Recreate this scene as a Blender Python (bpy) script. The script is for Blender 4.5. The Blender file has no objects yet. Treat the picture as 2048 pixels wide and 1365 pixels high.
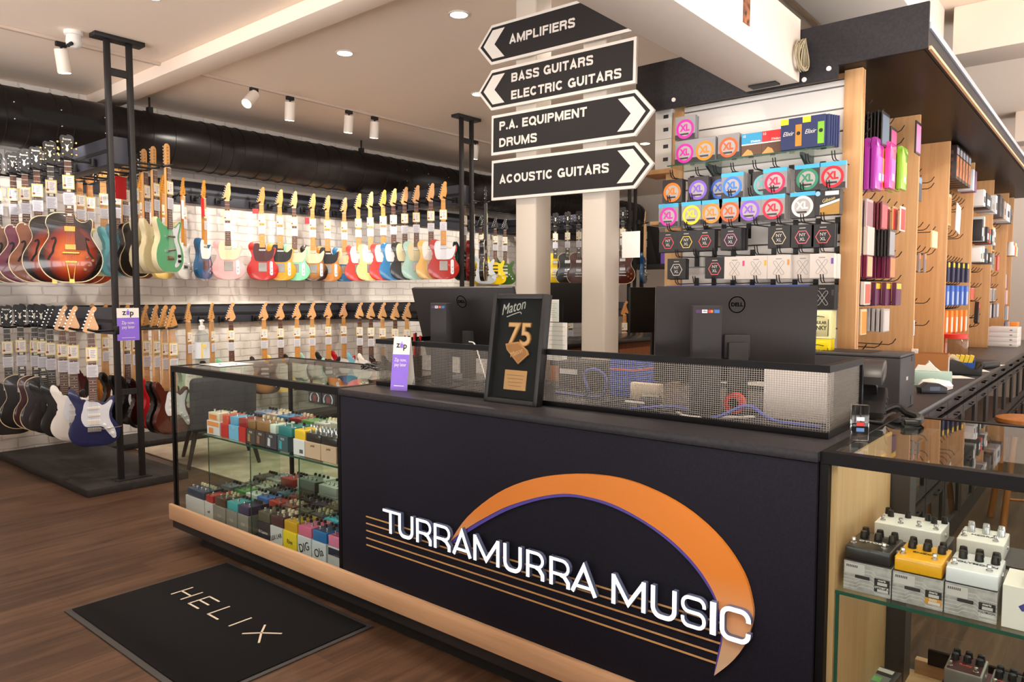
import bpy, bmesh, math, random
from mathutils import Vector, Matrix
R = math.radians
sc = bpy.context.scene
COL = sc.collection
rnd = random.Random(7)

# ---------------------------------------------------------------- camera
cam_data = bpy.data.cameras.new('camera')
cam_data.sensor_width = 36.0
cam_data.lens = 36.0 * 1466.0 / 2048.0
cam_data.clip_start = 0.02
cam_data.clip_end = 60
camera = bpy.data.objects.new('camera', cam_data)
camera.location = (0, 0, 1.4)
camera.rotation_euler = (R(90 - 3.6), 0, R(39.8))
COL.objects.link(camera)
sc.camera = camera

# ---------------------------------------------------------------- world, exposure
world = bpy.data.worlds.new('daylight_and_ceiling_fill')
sc.world = world
world.use_nodes = True
bg = world.node_tree.nodes['Background']
# dim street daylight above; bright lower half added below the horizon to light the ceiling
_nt = world.node_tree
_tc = _nt.nodes.new('ShaderNodeTexCoord')
_sp = _nt.nodes.new('ShaderNodeSeparateXYZ')
_mr = _nt.nodes.new('ShaderNodeMapRange')
_mr.inputs[1].default_value = -0.03
_mr.inputs[2].default_value = 0.03
_mr.inputs[3].default_value = 7.0
_mr.inputs[4].default_value = 0.2
_nt.links.new(_tc.outputs['Generated'], _sp.inputs[0])
_nt.links.new(_sp.outputs[2], _mr.inputs[0])
_nt.links.new(_mr.outputs[0], bg.inputs[1])
bg.inputs[0].default_value = (1.0, 0.95, 0.92, 1)
sc.view_settings.view_transform = 'Standard'
sc.view_settings.look = 'None'
sc.view_settings.gamma = 1
sc.view_settings.exposure = 0.0
sc.view_settings.use_curve_mapping = False

WARM = (1.0, 0.88, 0.74)
NEUT = (1.0, 0.92, 0.82)


def lamp_spot(name, loc, target, watts, angle, color=WARM, blend=0.6, r=0.04):
    d = bpy.data.lights.new(name, 'SPOT')
    d.energy = watts
    d.color = color
    d.spot_size = R(angle)
    d.spot_blend = blend
    d.shadow_soft_size = r
    o = bpy.data.objects.new(name, d)
    COL.objects.link(o)
    o.location = loc
    v = Vector(target) - Vector(loc)
    o.rotation_euler = v.to_track_quat('-Z', 'Y').to_euler()
    return o


ZC = 3.22
DOWNLIGHTS = [(-4.62, 2.12), (-3.39, 3.53), (-4.58, 3.53), (-4.57, 5.01), (-4.55, 6.45), (-4.5, 7.9),
              (-1.9, 2.05), (-3.3, 2.0), (-0.45, 1.9), (-2.4, 3.9),
              (0.6, 3.0), (0.5, 4.6), (0.5, 6.4), (0.6, 8.4), (-2.4, 5.4), (-2.4, 7.6)]
for i, (x, y) in enumerate(DOWNLIGHTS):
    lamp_spot('downlight_lamp', (x, y, ZC - 0.03), (x, y, 0), 62, 165, WARM, 0.9, 0.05)
# track spots (head position, aim)
TRACK = [(-6.15, 2.05, (-7.1, 2.2, 1.1)), (-5.90, 3.56, (-7.3, 3.35, 1.5)), (-5.89, 3.92, (-7.3, 4.4, 1.4)),
         (-5.87, 4.58, (-7.3, 4.9, 1.3)), (-5.86, 4.90, (-7.2, 5.4, 1.5)), (-5.86, 6.4, (-7.3, 6.7, 1.4)),
         (-5.86, 7.4, (-7.3, 7.9, 1.5)), (-5.86, 8.3, (-7.3, 8.6, 1.4))]
for x, y, t in TRACK:
    lamp_spot('track_or_added_spot', (x, y, ZC - 0.26), t, 66, 88, NEUT, 0.3, 0.02)
for x, y, t in [(-3.5, 0.2, (-3.4, 1.95, 0.4)), (-2.6, 0.1, (-2.7, 1.95, 0.5)), (-0.5, 0.2, (-0.3, 2.0, 0.6))]:  # unseen spots added to brighten the case and counter fronts, no track here
    lamp_spot('track_or_added_spot', (x, y, ZC - 0.26), t, 95, 40, NEUT, 0.8, 0.05)
for x, y, t in [(-1.3, 1.0, (-1.5, 3.7, 1.75)), (-1.75, 0.9, (-1.2, 3.7, 1.5)), (0.35, 3.2, (-1.1, 4.4, 1.5)), (0.35, 5.2, (-1.1, 5.9, 1.5)),
                (0.35, 7.2, (-1.1, 7.8, 1.5)), (-3.5, 1.2, (-5.8, 2.3, 1.2)), (-3.6, 4.2, (-5.8, 5.3, 1.6))]:
    lamp_spot('track_or_added_spot', (x, y, ZC - 0.26), t, 34, 70, NEUT, 0.5, 0.03)


# ---------------------------------------------------------------- materials
def lin(c):
    c = c / 255.0
    return c / 12.92 if c <= 0.04045 else ((c + 0.055) / 1.055) ** 2.4


def rgb(c):
    return (lin(c[0]), lin(c[1]), lin(c[2]), 1)


_M = {}


def M(c, rough=0.5, metal=0.0, coat=0.0, emit=0.0, spec=0.5):
    key = (tuple(c), rough, metal, coat, emit, spec)
    if key in _M:
        return _M[key]
    m = bpy.data.materials.new('paint_%d_%d_%d' % tuple(int(v) for v in c[:3]))
    m.use_nodes = True
    nt = m.node_tree
    p = nt.nodes['Principled BSDF']
    p.inputs['Base Color'].default_value = rgb(c)
    p.inputs['Roughness'].default_value = rough
    p.inputs['Metallic'].default_value = metal
    p.inputs['Coat Weight'].default_value = coat
    p.inputs['Coat Roughness'].default_value = 0.06
    p.inputs['Specular IOR Level'].default_value = spec
    if emit:
        p.inputs['Emission Color'].default_value = rgb(c)
        p.inputs['Emission Strength'].default_value = emit
    _M[key] = m
    return m


def node_mat(name):
    m = bpy.data.materials.new(name)
    m.use_nodes = True
    nt = m.node_tree
    return m, nt, nt.nodes['Principled BSDF']


def N(nt, t, **kw):
    n = nt.nodes.new(t)
    for k, v in kw.items():
        if k in n.inputs:
            n.inputs[k].default_value = v
        else:
            setattr(n, k, v)
    return n


def ramp(nt, stops):
    n = nt.nodes.new('ShaderNodeValToRGB')
    e = n.color_ramp.elements
    while len(e) < len(stops):
        e.new(0.5)
    for i, (p, c) in enumerate(stops):
        e[i].position = p
        e[i].color = rgb(c)
    return n


def wood(name, c1, c2, axis='z', scale=1.0, rough=0.45, dens=14.0):
    """Straight-grained timber: noise stretched along one object axis."""
    m, nt, p = node_mat(name)
    tc = N(nt, 'ShaderNodeTexCoord')
    mp = N(nt, 'ShaderNodeMapping')
    s = {'x': (0.7, dens, dens), 'y': (dens, 0.7, dens), 'z': (dens, dens, 0.7)}[axis]
    mp.inputs['Scale'].default_value = tuple(v * scale for v in s)
    nz = N(nt, 'ShaderNodeTexNoise', Scale=3.0, Detail=6.0, Roughness=0.6)
    cr = ramp(nt, [(0.3, c1), (0.7, c2)])
    nt.links.new(tc.outputs['Object'], mp.inputs[0])
    nt.links.new(mp.outputs[0], nz.inputs['Vector'])
    nt.links.new(nz.outputs[0], cr.inputs[0])
    nt.links.new(cr.outputs[0], p.inputs['Base Color'])
    p.inputs['Roughness'].default_value = rough
    p.inputs['Specular IOR Level'].default_value = 0.3
    return m


def speckle(name, c1, c2, scale=300.0, rough=0.9, bump=0.0, spec=0.22):
    m, nt, p = node_mat(name)
    tc = N(nt, 'ShaderNodeTexCoord')
    nz = N(nt, 'ShaderNodeTexNoise', Scale=scale, Detail=3.0)
    cr = ramp(nt, [(0.35, c1), (0.65, c2)])
    nt.links.new(tc.outputs['Object'], nz.inputs['Vector'])
    nt.links.new(nz.outputs[0], cr.inputs[0])
    nt.links.new(cr.outputs[0], p.inputs['Base Color'])
    p.inputs['Roughness'].default_value = rough
    p.inputs['Specular IOR Level'].default_value = spec
    if bump:
        b = N(nt, 'ShaderNodeBump', Strength=bump)
        nt.links.new(nz.outputs[0], b.inputs['Height'])
        nt.links.new(b.outputs[0], p.inputs['Normal'])
    return m


def glass_mat(name, tint, refl_rough=0.015, ior=1.5):
    m = bpy.data.materials.new(name)
    m.use_nodes = True
    nt = m.node_tree
    nt.nodes.remove(nt.nodes['Principled BSDF'])
    out = nt.nodes['Material Output']
    fr = N(nt, 'ShaderNodeFresnel', IOR=ior)
    tr = N(nt, 'ShaderNodeBsdfTransparent')
    tr.inputs[0].default_value = rgb(tint)
    gl = N(nt, 'ShaderNodeBsdfGlossy', Roughness=refl_rough)
    mx = N(nt, 'ShaderNodeMixShader')
    ge = N(nt, 'ShaderNodeNewGeometry')
    ml = N(nt, 'ShaderNodeMath', operation='MULTIPLY')
    iv = N(nt, 'ShaderNodeMath', operation='SUBTRACT')
    iv.inputs[0].default_value = 1.0
    nt.links.new(ge.outputs['Backfacing'], iv.inputs[1])
    nt.links.new(fr.outputs[0], ml.inputs[0])
    nt.links.new(iv.outputs[0], ml.inputs[1])
    nt.links.new(ml.outputs[0], mx.inputs[0])
    nt.links.new(tr.outputs[0], mx.inputs[1])
    nt.links.new(gl.outputs[0], mx.inputs[2])
    nt.links.new(mx.outputs[0], out.inputs[0])
    return m


def floor_mat():
    m, nt, p = node_mat('oak_vinyl_planks')
    tc = N(nt, 'ShaderNodeTexCoord')
    mp = N(nt, 'ShaderNodeMapping')
    mp.inputs['Rotation'].default_value = (0, 0, R(90))
    br = N(nt, 'ShaderNodeTexBrick')
    br.inputs['Color1'].default_value = (0.2, 0.2, 0.2, 1)
    br.inputs['Color2'].default_value = (0.8, 0.8, 0.8, 1)
    br.inputs['Mortar'].default_value = (0, 0, 0, 1)
    br.inputs['Scale'].default_value = 1.0
    br.inputs['Mortar Size'].default_value = 0.0012
    br.inputs['Brick Width'].default_value = 1.2
    br.inputs['Row Height'].default_value = 0.15
    br.offset = 0.37
    g = N(nt, 'ShaderNodeMapping')
    g.inputs['Scale'].default_value = (16, 1.1, 1)
    nz = N(nt, 'ShaderNodeTexNoise', Scale=1.6, Detail=8.0, Roughness=0.62, Distortion=0.5)
    mx = N(nt, 'ShaderNodeMath', operation='MULTIPLY_ADD')
    mx.inputs[1].default_value = 0.3
    cr = ramp(nt, [(0.26, (50, 34, 25)), (0.55, (82, 59, 44)), (0.88, (110, 83, 64))])
    nt.links.new(tc.outputs['Object'], mp.inputs[0])
    nt.links.new(mp.outputs[0], br.inputs['Vector'])
    nt.links.new(tc.outputs['Object'], g.inputs[0])
    nt.links.new(g.outputs[0], nz.inputs['Vector'])
    nt.links.new(br.outputs['Color'], mx.inputs[0])
    sub = N(nt, 'ShaderNodeMath', operation='MULTIPLY_ADD')
    sub.inputs[1].default_value = 1.05
    sub.inputs[2].default_value = -0.12
    nt.links.new(nz.outputs[0], sub.inputs[0])
    nt.links.new(sub.outputs[0], mx.inputs[2])
    nt.links.new(mx.outputs[0], cr.inputs[0])
    nt.links.new(cr.outputs[0], p.inputs['Base Color'])
    p.inputs['Roughness'].default_value = 0.42
    p.inputs['Specular IOR Level'].default_value = 0.35
    return m


def brick_mat():
    m, nt, p = node_mat('white_painted_brick')
    tc = N(nt, 'ShaderNodeTexCoord')
    sp = N(nt, 'ShaderNodeSeparateXYZ')
    cb = N(nt, 'ShaderNodeCombineXYZ')
    nt.links.new(tc.outputs['Object'], sp.inputs[0])
    nt.links.new(sp.outputs[1], cb.inputs[0])
    nt.links.new(sp.outputs[2], cb.inputs[1])
    wob = N(nt, 'ShaderNodeTexNoise', Scale=7.0, Detail=2.0)
    nt.links.new(cb.outputs[0], wob.inputs['Vector'])
    wv = N(nt, 'ShaderNodeVectorMath', operation='SCALE')
    wv.inputs[3].default_value = 0.03
    nt.links.new(wob.outputs['Color'], wv.inputs[0])
    ad = N(nt, 'ShaderNodeVectorMath', operation='ADD')
    nt.links.new(cb.outputs[0], ad.inputs[0])
    nt.links.new(wv.outputs[0], ad.inputs[1])
    br = N(nt, 'ShaderNodeTexBrick')
    br.inputs['Color1'].default_value = rgb((232, 226, 220))
    br.inputs['Color2'].default_value = rgb((226, 219, 212))
    br.inputs['Mortar'].default_value = rgb((212, 204, 197))
    br.inputs['Scale'].default_value = 1.0
    br.inputs['Brick Width'].default_value = 0.235
    br.inputs['Row Height'].default_value = 0.083
    br.inputs['Mortar Size'].default_value = 0.007
    br.inputs['Mortar Smooth'].default_value = 0.4
    nt.links.new(ad.outputs[0], br.inputs['Vector'])
    nt.links.new(br.outputs['Color'], p.inputs['Base Color'])
    b = N(nt, 'ShaderNodeBump', Strength=0.7, Distance=0.012)
    b.invert = True
    nz = N(nt, 'ShaderNodeTexNoise', Scale=25.0, Detail=4.0)
    nt.links.new(cb.outputs[0], nz.inputs['Vector'])
    mm = N(nt, 'ShaderNodeMath', operation='MULTIPLY_ADD')
    mm.inputs[1].default_value = 0.35
    nt.links.new(nz.outputs[0], mm.inputs[0])
    nt.links.new(br.outputs['Fac'], mm.inputs[2])
    nt.links.new(mm.outputs[0], b.inputs['Height'])
    nt.links.new(b.outputs[0], p.inputs['Normal'])
    p.inputs['Roughness'].default_value = 0.6
    return m


def burst_mat(name, inner, mid, outer):
    """Sunburst lacquer: colour by distance from the middle of the body top."""
    m, nt, p = node_mat(name)
    tc = N(nt, 'ShaderNodeTexCoord')
    mp = N(nt, 'ShaderNodeMapping')
    mp.inputs['Location'].default_value = (-1.0, 0.0, -0.84)
    mp.inputs['Scale'].default_value = (2.0, 0.0, 2.0)
    ln = N(nt, 'ShaderNodeVectorMath', operation='LENGTH')
    cr = ramp(nt, [(0.30, inner), (0.62, mid), (0.86, outer)])
    nt.links.new(tc.outputs['Generated'], mp.inputs[0])
    nt.links.new(mp.outputs[0], ln.inputs[0])
    nt.links.new(ln.outputs['Value'], cr.inputs[0])
    nt.links.new(cr.outputs[0], p.inputs['Base Color'])
    p.inputs['Roughness'].default_value = 0.25
    p.inputs['Coat Weight'].default_value = 0.8
    p.inputs['Coat Roughness'].default_value = 0.05
    return m


BLACK = M((16, 15, 16), 0.45)
BLKM = M((18, 17, 18), 0.6)
STEEL = M((24, 22, 23), 0.55)
CHROME = M((205, 205, 205), 0.22, 1.0)
GOLD = M((214, 170, 90), 0.25, 1.0)
WHITE = M((232, 228, 222), 0.5)
PAPER = M((236, 232, 226), 0.7)
CEIL = M((250, 232, 215), 0.9)
PLASTER = M((226, 214, 202), 0.8)
BEECH = wood('beech_veneer', (196, 148, 100), (214, 168, 120), 'z', 1.0, 0.42)
BEECHX = wood('beech_edging', (202, 160, 122), (220, 180, 142), 'x', 1.0, 0.42)
OAKP = wood('pale_oak_panel', (206, 166, 118), (222, 186, 140), 'z', 1.0, 0.5, 9)
CHARC = M((50, 49, 57), 0.5)
GLASS = glass_mat('clear_glass', (246, 250, 248))
GLASSG = glass_mat('green_edge_glass', (243, 250, 246))
GEDGE = M((28, 84, 70), 0.15, 0, 0.4)
PURPLE = M((138, 106, 220), 0.5)


# ---------------------------------------------------------------- mesh builder
class MB:
    def __init__(self):
        self.bm = bmesh.new()
        self.mi = 0

    def _fin(self, faces):
        for f in faces:
            f.material_index = self.mi

    def box(self, x0, x1, y0, y1, z0, z1, b=0.0, seg=2):
        v = [self.bm.verts.new((x, y, z)) for x in (x0, x1) for y in (y0, y1) for z in (z0, z1)]
        fs = [self.bm.faces.new([v[i] for i in q]) for q in
              ((0, 1, 3, 2), (4, 6, 7, 5), (0, 4, 5, 1), (2, 3, 7, 6), (0, 2, 6, 4), (1, 5, 7, 3))]
        self._fin(fs)
        if b:
            es = list({e for f in fs for e in f.edges})
            r = bmesh.ops.bevel(self.bm, geom=es, offset=b, segments=seg, profile=0.5, affect='EDGES', clamp_overlap=True)
            self._fin(r['faces'])
        return self

    def prism(self, pts, a, d0, d1, b=0.0, seg=2):
        """Closed outline (u,v) extruded along axis a between d0 and d1; b rounds both rims."""
        def P(u, v, d):
            return {'x': (d, u, v), 'y': (u, d, v), 'z': (u, v, d)}[a]
        lo = [self.bm.verts.new(P(u, v, d0)) for u, v in pts]
        hi = [self.bm.verts.new(P(u, v, d1)) for u, v in pts]
        n = len(pts)
        f0 = self.bm.faces.new(lo)
        f1 = self.bm.faces.new(hi[::-1])
        fs = [f0, f1]
        for i in range(n):
            j = (i + 1) % n
            fs.append(self.bm.faces.new((lo[j], lo[i], hi[i], hi[j])))
        self._fin(fs)
        if b:
            es = list(f0.edges) + list(f1.edges)
            r = bmesh.ops.bevel(self.bm, geom=es, offset=b, segments=seg, profile=0.5, affect='EDGES', clamp_overlap=True)
            self._fin(r['faces'])
        return self

    def ring(self, outer, inner, a, d0, d1):
        """Band between two outlines of the same point count."""
        def P(u, v, d):
            return {'x': (d, u, v), 'y': (u, d, v), 'z': (u, v, d)}[a]
        L = [[self.bm.verts.new(P(u, v, d)) for u, v in o] for d in (d0, d1) for o in (outer, inner)]
        n = len(outer)
        fs = []
        for i in range(n):
            j = (i + 1) % n
            for p, q in ((0, 1), (1, 3), (3, 2), (2, 0)):
                fs.append(self.bm.faces.new((L[p][i], L[p][j], L[q][j], L[q][i])))
        self._fin(fs)
        return self

    def tube(self, pts, r, n=8, closed=False, caps=True):
        pts = [Vector(p) for p in pts]
        rs = r if isinstance(r, (list, tuple)) else [r] * len(pts)
        rings = []
        prev = None
        m = len(pts)
        for i, p in enumerate(pts):
            if closed:
                t = pts[(i + 1) % m] - pts[i - 1]
            else:
                t = pts[min(i + 1, m - 1)] - pts[max(i - 1, 0)]
            t.normalize()
            if prev is None:
                u = t.orthogonal().normalized()
            else:
                u = prev - t * prev.dot(t)
                if u.length < 1e-6:
                    u = t.orthogonal()
                u.normalize()
            prev = u
            w = t.cross(u)
            rings.append([self.bm.verts.new(p + (u * math.cos(2 * math.pi * k / n) + w * math.sin(2 * math.pi * k / n)) * rs[i]) for k in range(n)])
        fs = []
        for i in range(m if closed else m - 1):
            A, B = rings[i], rings[(i + 1) % m]
            for k in range(n):
                fs.append(self.bm.faces.new((A[k], A[(k + 1) % n], B[(k + 1) % n], B[k])))
        if caps and not closed:
            fs.append(self.bm.faces.new(rings[0][::-1]))
            fs.append(self.bm.faces.new(rings[-1]))
        self._fin(fs)
        return self

    def cyl(self, p0, p1, r0, r1=None, n=16):
        r1 = r0 if r1 is None else r1
        return self.tube([p0, p1], [r0, r1], n)

    def lathe(self, prof, c=(0, 0, 0), n=24, axis='z'):
        rings = []
        for r, h in prof:
            ring = []
            for k in range(n):
                a = 2 * math.pi * k / n
                u, v = r * math.cos(a), r * math.sin(a)
                q = {'z': (u, v, h), 'y': (u, h, v), 'x': (h, u, v)}[axis]
                ring.append(self.bm.verts.new((q[0] + c[0], q[1] + c[1], q[2] + c[2])))
            rings.append(ring)
        fs = []
        for A, B in zip(rings, rings[1:]):
            for k in range(n):
                fs.append(self.bm.faces.new((A[k], A[(k + 1) % n], B[(k + 1) % n], B[k])))
        fs.append(self.bm.faces.new(rings[0][::-1]))
        fs.append(self.bm.faces.new(rings[-1]))
        self._fin(fs)
        return self

    def xf(self, mat):
        bmesh.ops.transform(self.bm, matrix=mat, verts=self.bm.verts)
        return self

    def mesh(self, name, mats, smooth=35):
        me = bpy.data.meshes.new(name)
        bmesh.ops.recalc_face_normals(self.bm, faces=self.bm.faces)
        self.bm.to_mesh(me)
        self.bm.free()
        for m in (mats if isinstance(mats, (list, tuple)) else [mats]):
            me.materials.append(m)
        if smooth:
            me.shade_smooth()
            me.set_sharp_from_angle(angle=R(smooth))
        return me

    def obj(self, name, mats, parent=None, smooth=35, loc=None, rot=None):
        return link(name, self.mesh(name, mats, smooth), parent, loc, rot)


def link(name, me, parent=None, loc=None, rot=None):
    o = bpy.data.objects.new(name, me)
    COL.objects.link(o)
    if parent:
        o.parent = parent
    if loc:
        o.location = loc
    if rot:
        o.rotation_euler = rot
    return o


def tag(o, label, cat, group=None, kind=None):
    if label:
        o['label'] = label
    if cat:
        o['category'] = cat
    if group:
        o['group'] = group
    if kind:
        o['kind'] = kind
    return o


def thing(name, label, cat, loc=(0, 0, 0), rz=0.0, group=None):
    o = bpy.data.objects.new(name, None)
    o.empty_display_size = 0.05
    COL.objects.link(o)
    o.location = loc
    o.rotation_euler = (0, 0, rz)
    return tag(o, label, cat, group)


def struct(name, mb, mats, smooth=35):
    o = mb.obj(name, mats, None, smooth)
    o['kind'] = 'structure'
    return o




def dup(root, loc, rot, label=None, cat=None, group=None):
    """A copy of a thing with copies of its parts and sub-parts (mesh data shared)."""
    r = root.copy()
    COL.objects.link(r)
    r.location = loc
    r.rotation_euler = rot if isinstance(rot, (tuple, list)) else (0, 0, rot)
    if label:
        r['label'] = label
    if cat:
        r['category'] = cat
    if group:
        r['group'] = group
    for ch in list(root.children):
        c = ch.copy()
        COL.objects.link(c)
        c.parent = r
        for g in list(ch.children):
            d = g.copy()
            COL.objects.link(d)
            d.parent = c
    return r


def recolor(root, table):
    """Give parts of one copy their own material (object-linked slots, mesh shared)."""
    for ch in root.children:
        st = ch.name.split('.')[0]
        if st in table and ch.material_slots:
            ch.material_slots[0].link = 'OBJECT'
            ch.material_slots[0].material = table[st]


_T = {}


def text(s, size, mat, parent, name, loc, rot, ext=0.0004, bold=0.0, sx=1.0, shear=0.0, align='CENTER'):
    key = (s, size, ext, bold, sx, shear, align)
    if key not in _T:
        c = bpy.data.curves.new('lettering', 'FONT')
        c.body = s
        c.size = size
        c.extrude = ext
        c.offset = bold * size
        c.shear = shear
        c.align_x = align
        c.align_y = 'CENTER'
        c.resolution_u = 3
        tmp = bpy.data.objects.new('lettering', c)
        me = bpy.data.meshes.new_from_object(tmp)
        bpy.data.objects.remove(tmp)
        if sx != 1.0:
            me.transform(Matrix.Diagonal((sx, 1, 1, 1)))
        _T[key] = me
    me = _T[key]
    if not me.materials:
        me.materials.append(mat)
    o = link(name, me, parent, loc, rot)
    o.material_slots[0].link = 'OBJECT'
    o.material_slots[0].material = mat
    return o


def FY(rz=0.0):
    """Rotation that stands text up on a face looking along -Y (turned by rz)."""
    return (R(90), 0, rz)


def spline(pts, n=4):
    """Closed Catmull-Rom through the points."""
    out = []
    m = len(pts)
    for i in range(m):
        p0, p1, p2, p3 = (Vector(pts[(i + k - 1) % m]) for k in range(4))
        for k in range(n):
            t = k / n
            q = 0.5 * ((2 * p1) + (-p0 + p2) * t + (2 * p0 - 5 * p1 + 4 * p2 - p3) * t * t + (-p0 + 3 * p1 - 3 * p2 + p3) * t ** 3)
            out.append((q[0], q[1]))
    return out


def ospline(pts, n=6):
    """Open Catmull-Rom through 3-D points."""
    P = [Vector(p) for p in pts]
    P = [P[0] * 2 - P[1]] + P + [P[-1] * 2 - P[-2]]
    out = []
    for i in range(1, len(P) - 2):
        p0, p1, p2, p3 = P[i - 1], P[i], P[i + 1], P[i + 2]
        for k in range(n):
            t = k / n
            out.append(0.5 * ((2 * p1) + (-p0 + p2) * t + (2 * p0 - 5 * p1 + 4 * p2 - p3) * t * t + (-p0 + 3 * p1 - 3 * p2 + p3) * t ** 3))
    out.append(P[-2])
    return out


def circ(r, n=32, c=(0, 0), a0=0.0):
    return [(c[0] + r * math.cos(a0 + 2 * math.pi * k / n), c[1] + r * math.sin(a0 + 2 * math.pi * k / n)) for k in range(n)]


def ribbon(pts, w, closed=False):
    """Mitred outline of a stroke of width w (number or per-segment list) along a 2-D polyline."""
    P = [Vector(p) for p in pts]
    m = len(P)
    L, Rr = [], []
    for i in range(m):
        d1 = (P[i] - P[i - 1]).normalized() if i > 0 else None
        d2 = (P[i + 1] - P[i]).normalized() if i < m - 1 else None
        if d1 is None:
            d1 = d2
        if d2 is None:
            d2 = d1
        n1, n2 = Vector((-d1.y, d1.x)), Vector((-d2.y, d2.x))
        nn = (n1 + n2)
        nn = nn.normalized() if nn.length > 1e-6 else n1
        k = min(1.0 / max(nn.dot(n1), 0.35), 2.2) * w / 2
        L.append(tuple(P[i] + nn * k))
        Rr.append(tuple(P[i] - nn * k))
    return L + Rr[::-1]

# ================================================================ THE SETTING
b = MB(); b.box(-7.5, 3.2, -3, 12.2, -0.1, 0)
struct('floor', b, floor_mat())
BRICK = brick_mat()
b = MB(); b.box(-7.5, -7.35, -3, 12.2, 0, ZC)
struct('wall_left', b, BRICK)
b = MB(); b.box(-7.5, 3.2, 12.0, 12.2, 0, ZC)
struct('wall_back', b, PLASTER)
b = MB(); b.box(-7.5, 3.2, -3.15, -3.0, 0, 0.12); b.box(-7.5, 3.2, -3.15, -3.0, 2.95, ZC)
for xx in (-7.5, -4.6, -1.6, 1.4, 3.0):
    b.box(xx, xx + 0.2, -3.15, -3.0, 0.12, 2.95)
struct('wall_front', b, PLASTER)
b = MB(); b.box(3.05, 3.2, -3, 12.0, 0, 0.3); b.box(3.05, 3.2, -3, 12.0, 3.0, ZC)
for yy in (-3, 0.6, 4.2, 7.8, 11.7):
    b.box(3.05, 3.2, yy, yy + 0.3, 0.3, 3.0)
struct('wall_right', b, PLASTER)
b = MB(); b.box(-7.5, 3.2, -3, 12.2, ZC, ZC + 0.12)
struct('ceiling', b, CEIL)
b = MB(); b.box(-7.35, -1.25, 2.75, 2.95, 3.12, ZC, 0.008)
struct('trim_1', b, CEIL)
b = MB(); b.box(-1.475, -1.215, -2.9, 3.575, 2.40, 2.69, 0.004)
struct('trim_2', b, PLASTER)
b = MB(); b.box(-0.9, 3.05, 5.45, 5.8, 2.92, ZC, 0.006)
struct('trim_3', b, CEIL)
b = MB(); b.box(-1.40, -0.95, -2.9, 5.45, 2.95, ZC, 0.006)
struct('trim_4', b, PLASTER)
b = MB(); b.box(-0.9, 3.05, 8.9, 9.2, 2.92, ZC, 0.006)
struct('trim_5', b, CEIL)
for x0 in (-2.725, -2.262):
    b = MB(); b.box(x0, x0 + 0.15, 3.3, 3.45, 0, ZC, 0.012, 3)
    o = struct('column', b, M((190, 180, 168), 0.45))
    o['label'] = 'square white column, %s of the pair behind the arrow signs' % ('left' if x0 < -2.5 else 'right')

# conduit above the bulkhead
o = MB().tube([(-1.5, -2.5, 3.02), (-1.5, 5.4, 3.02)], 0.018, 10).obj('conduit_pipe', M((226, 214, 196), 0.5))
tag(o, 'thin white conduit pipe running along the high beam above the bulkhead', 'pipe')
b = MB()
for k in range(9):
    a0 = k * 0.7
    pts = [(-1.205 + 0.004 * k + 0.006 * math.sin(t * 0.8 + k), 3.52 + (0.045 + 0.004 * (k % 4)) * math.cos(t * math.pi / 8 + a0), 2.505 + (0.058 + 0.007 * (k % 3)) * math.sin(t * math.pi / 8 + a0)) for t in range(16)]
    b.tube(pts, 0.0028, 6, closed=True)
tag(b.obj('cable_coil', M((170, 158, 130), 0.6)), 'coil of cream cable hung beside the black fascia end', 'cable')
b = MB(); b.box(-1.214, -1.212, 2.90, 2.965, 2.49, 2.60)
o = b.obj('sticker_poster', speckle('dark_print', (40, 30, 34), (190, 120, 80), 22, 0.5))
tag(o, 'small dark picture stuck high on the white bulkhead side', 'poster')
b = MB(); b.box(-1.42, -1.29, 3.47, 3.53, 2.392, 2.3995)
tag(b.obj('slot_vent', BLKM), 'small black slot vent under the end of the white bulkhead', 'vent')

# ---------------------------------------------------------------- ventilation duct
DX, DZ, DR = -6.98, 2.84, 0.238
duct_m = speckle('black_duct_metal', (26, 23, 22), (31, 27, 26), 20, 0.3)
t = thing('ventilation_duct', 'long black round air duct running along the brick wall', 'duct', (DX, 0, DZ))
MB().lathe([(DR, -2.9), (DR, 11.9)], n=48, axis='y').obj('pipe', duct_m, t, 40)
y = -2.6
while y < 11.8:
    b = MB()
    b.lathe([(DR, y - 0.006), (DR + 0.006, y - 0.003), (DR + 0.006, y + 0.003), (DR, y + 0.006)], n=48, axis='y')
    b.obj('seam', duct_m, t)
    y += rnd.choice([0.12, 0.2, 0.33, 0.16])
for g0, g1 in ((2.05, 2.62), (6.16, 6.78)):
    b = MB()
    n = 6
    for k in range(n):
        a, a2 = R(-8 + 20 * k / n), R(-8 + 20 * (k + 1) / n)
        P = lambda r, an: (r * math.cos(an), r * math.sin(an))
        p, q, p2, q2 = P(DR, a), P(DR, a2), P(DR + 0.006, a), P(DR + 0.006, a2)
        b.prism([p, p2, q2, q], 'y', g0, g1) if False else b.bm.faces.new([b.bm.verts.new(v) for v in ((p2[0], g0, p2[1]), (p2[0], g1, p2[1]), (q2[0], g1, q2[1]), (q2[0], g0, q2[1]))])
    b.obj('grille', M((6, 6, 6), 0.8), t)
    for yy in (g0 - 0.05, (g0 + g1) / 2, g1 + 0.05):
        for an in (-14, 18):
            MB().lathe([(0.001, 0.004), (0.006, 0.002), (0.006, 0)], (DR * math.cos(R(an)), yy, DR * math.sin(R(an))), 8, 'x').obj('rivet', CHROME, t)
for yy in (3.15, 5.6, 8.2):
    b = MB(); b.box(-0.03, 0.03, yy - 0.02, yy + 0.02, DR - 0.01, DR + 0.05); b.box(-0.008, 0.008, yy - 0.006, yy + 0.006, DR + 0.05, ZC - DZ - 0.001)
    b.obj('hanger_bracket', STEEL, t)

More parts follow.
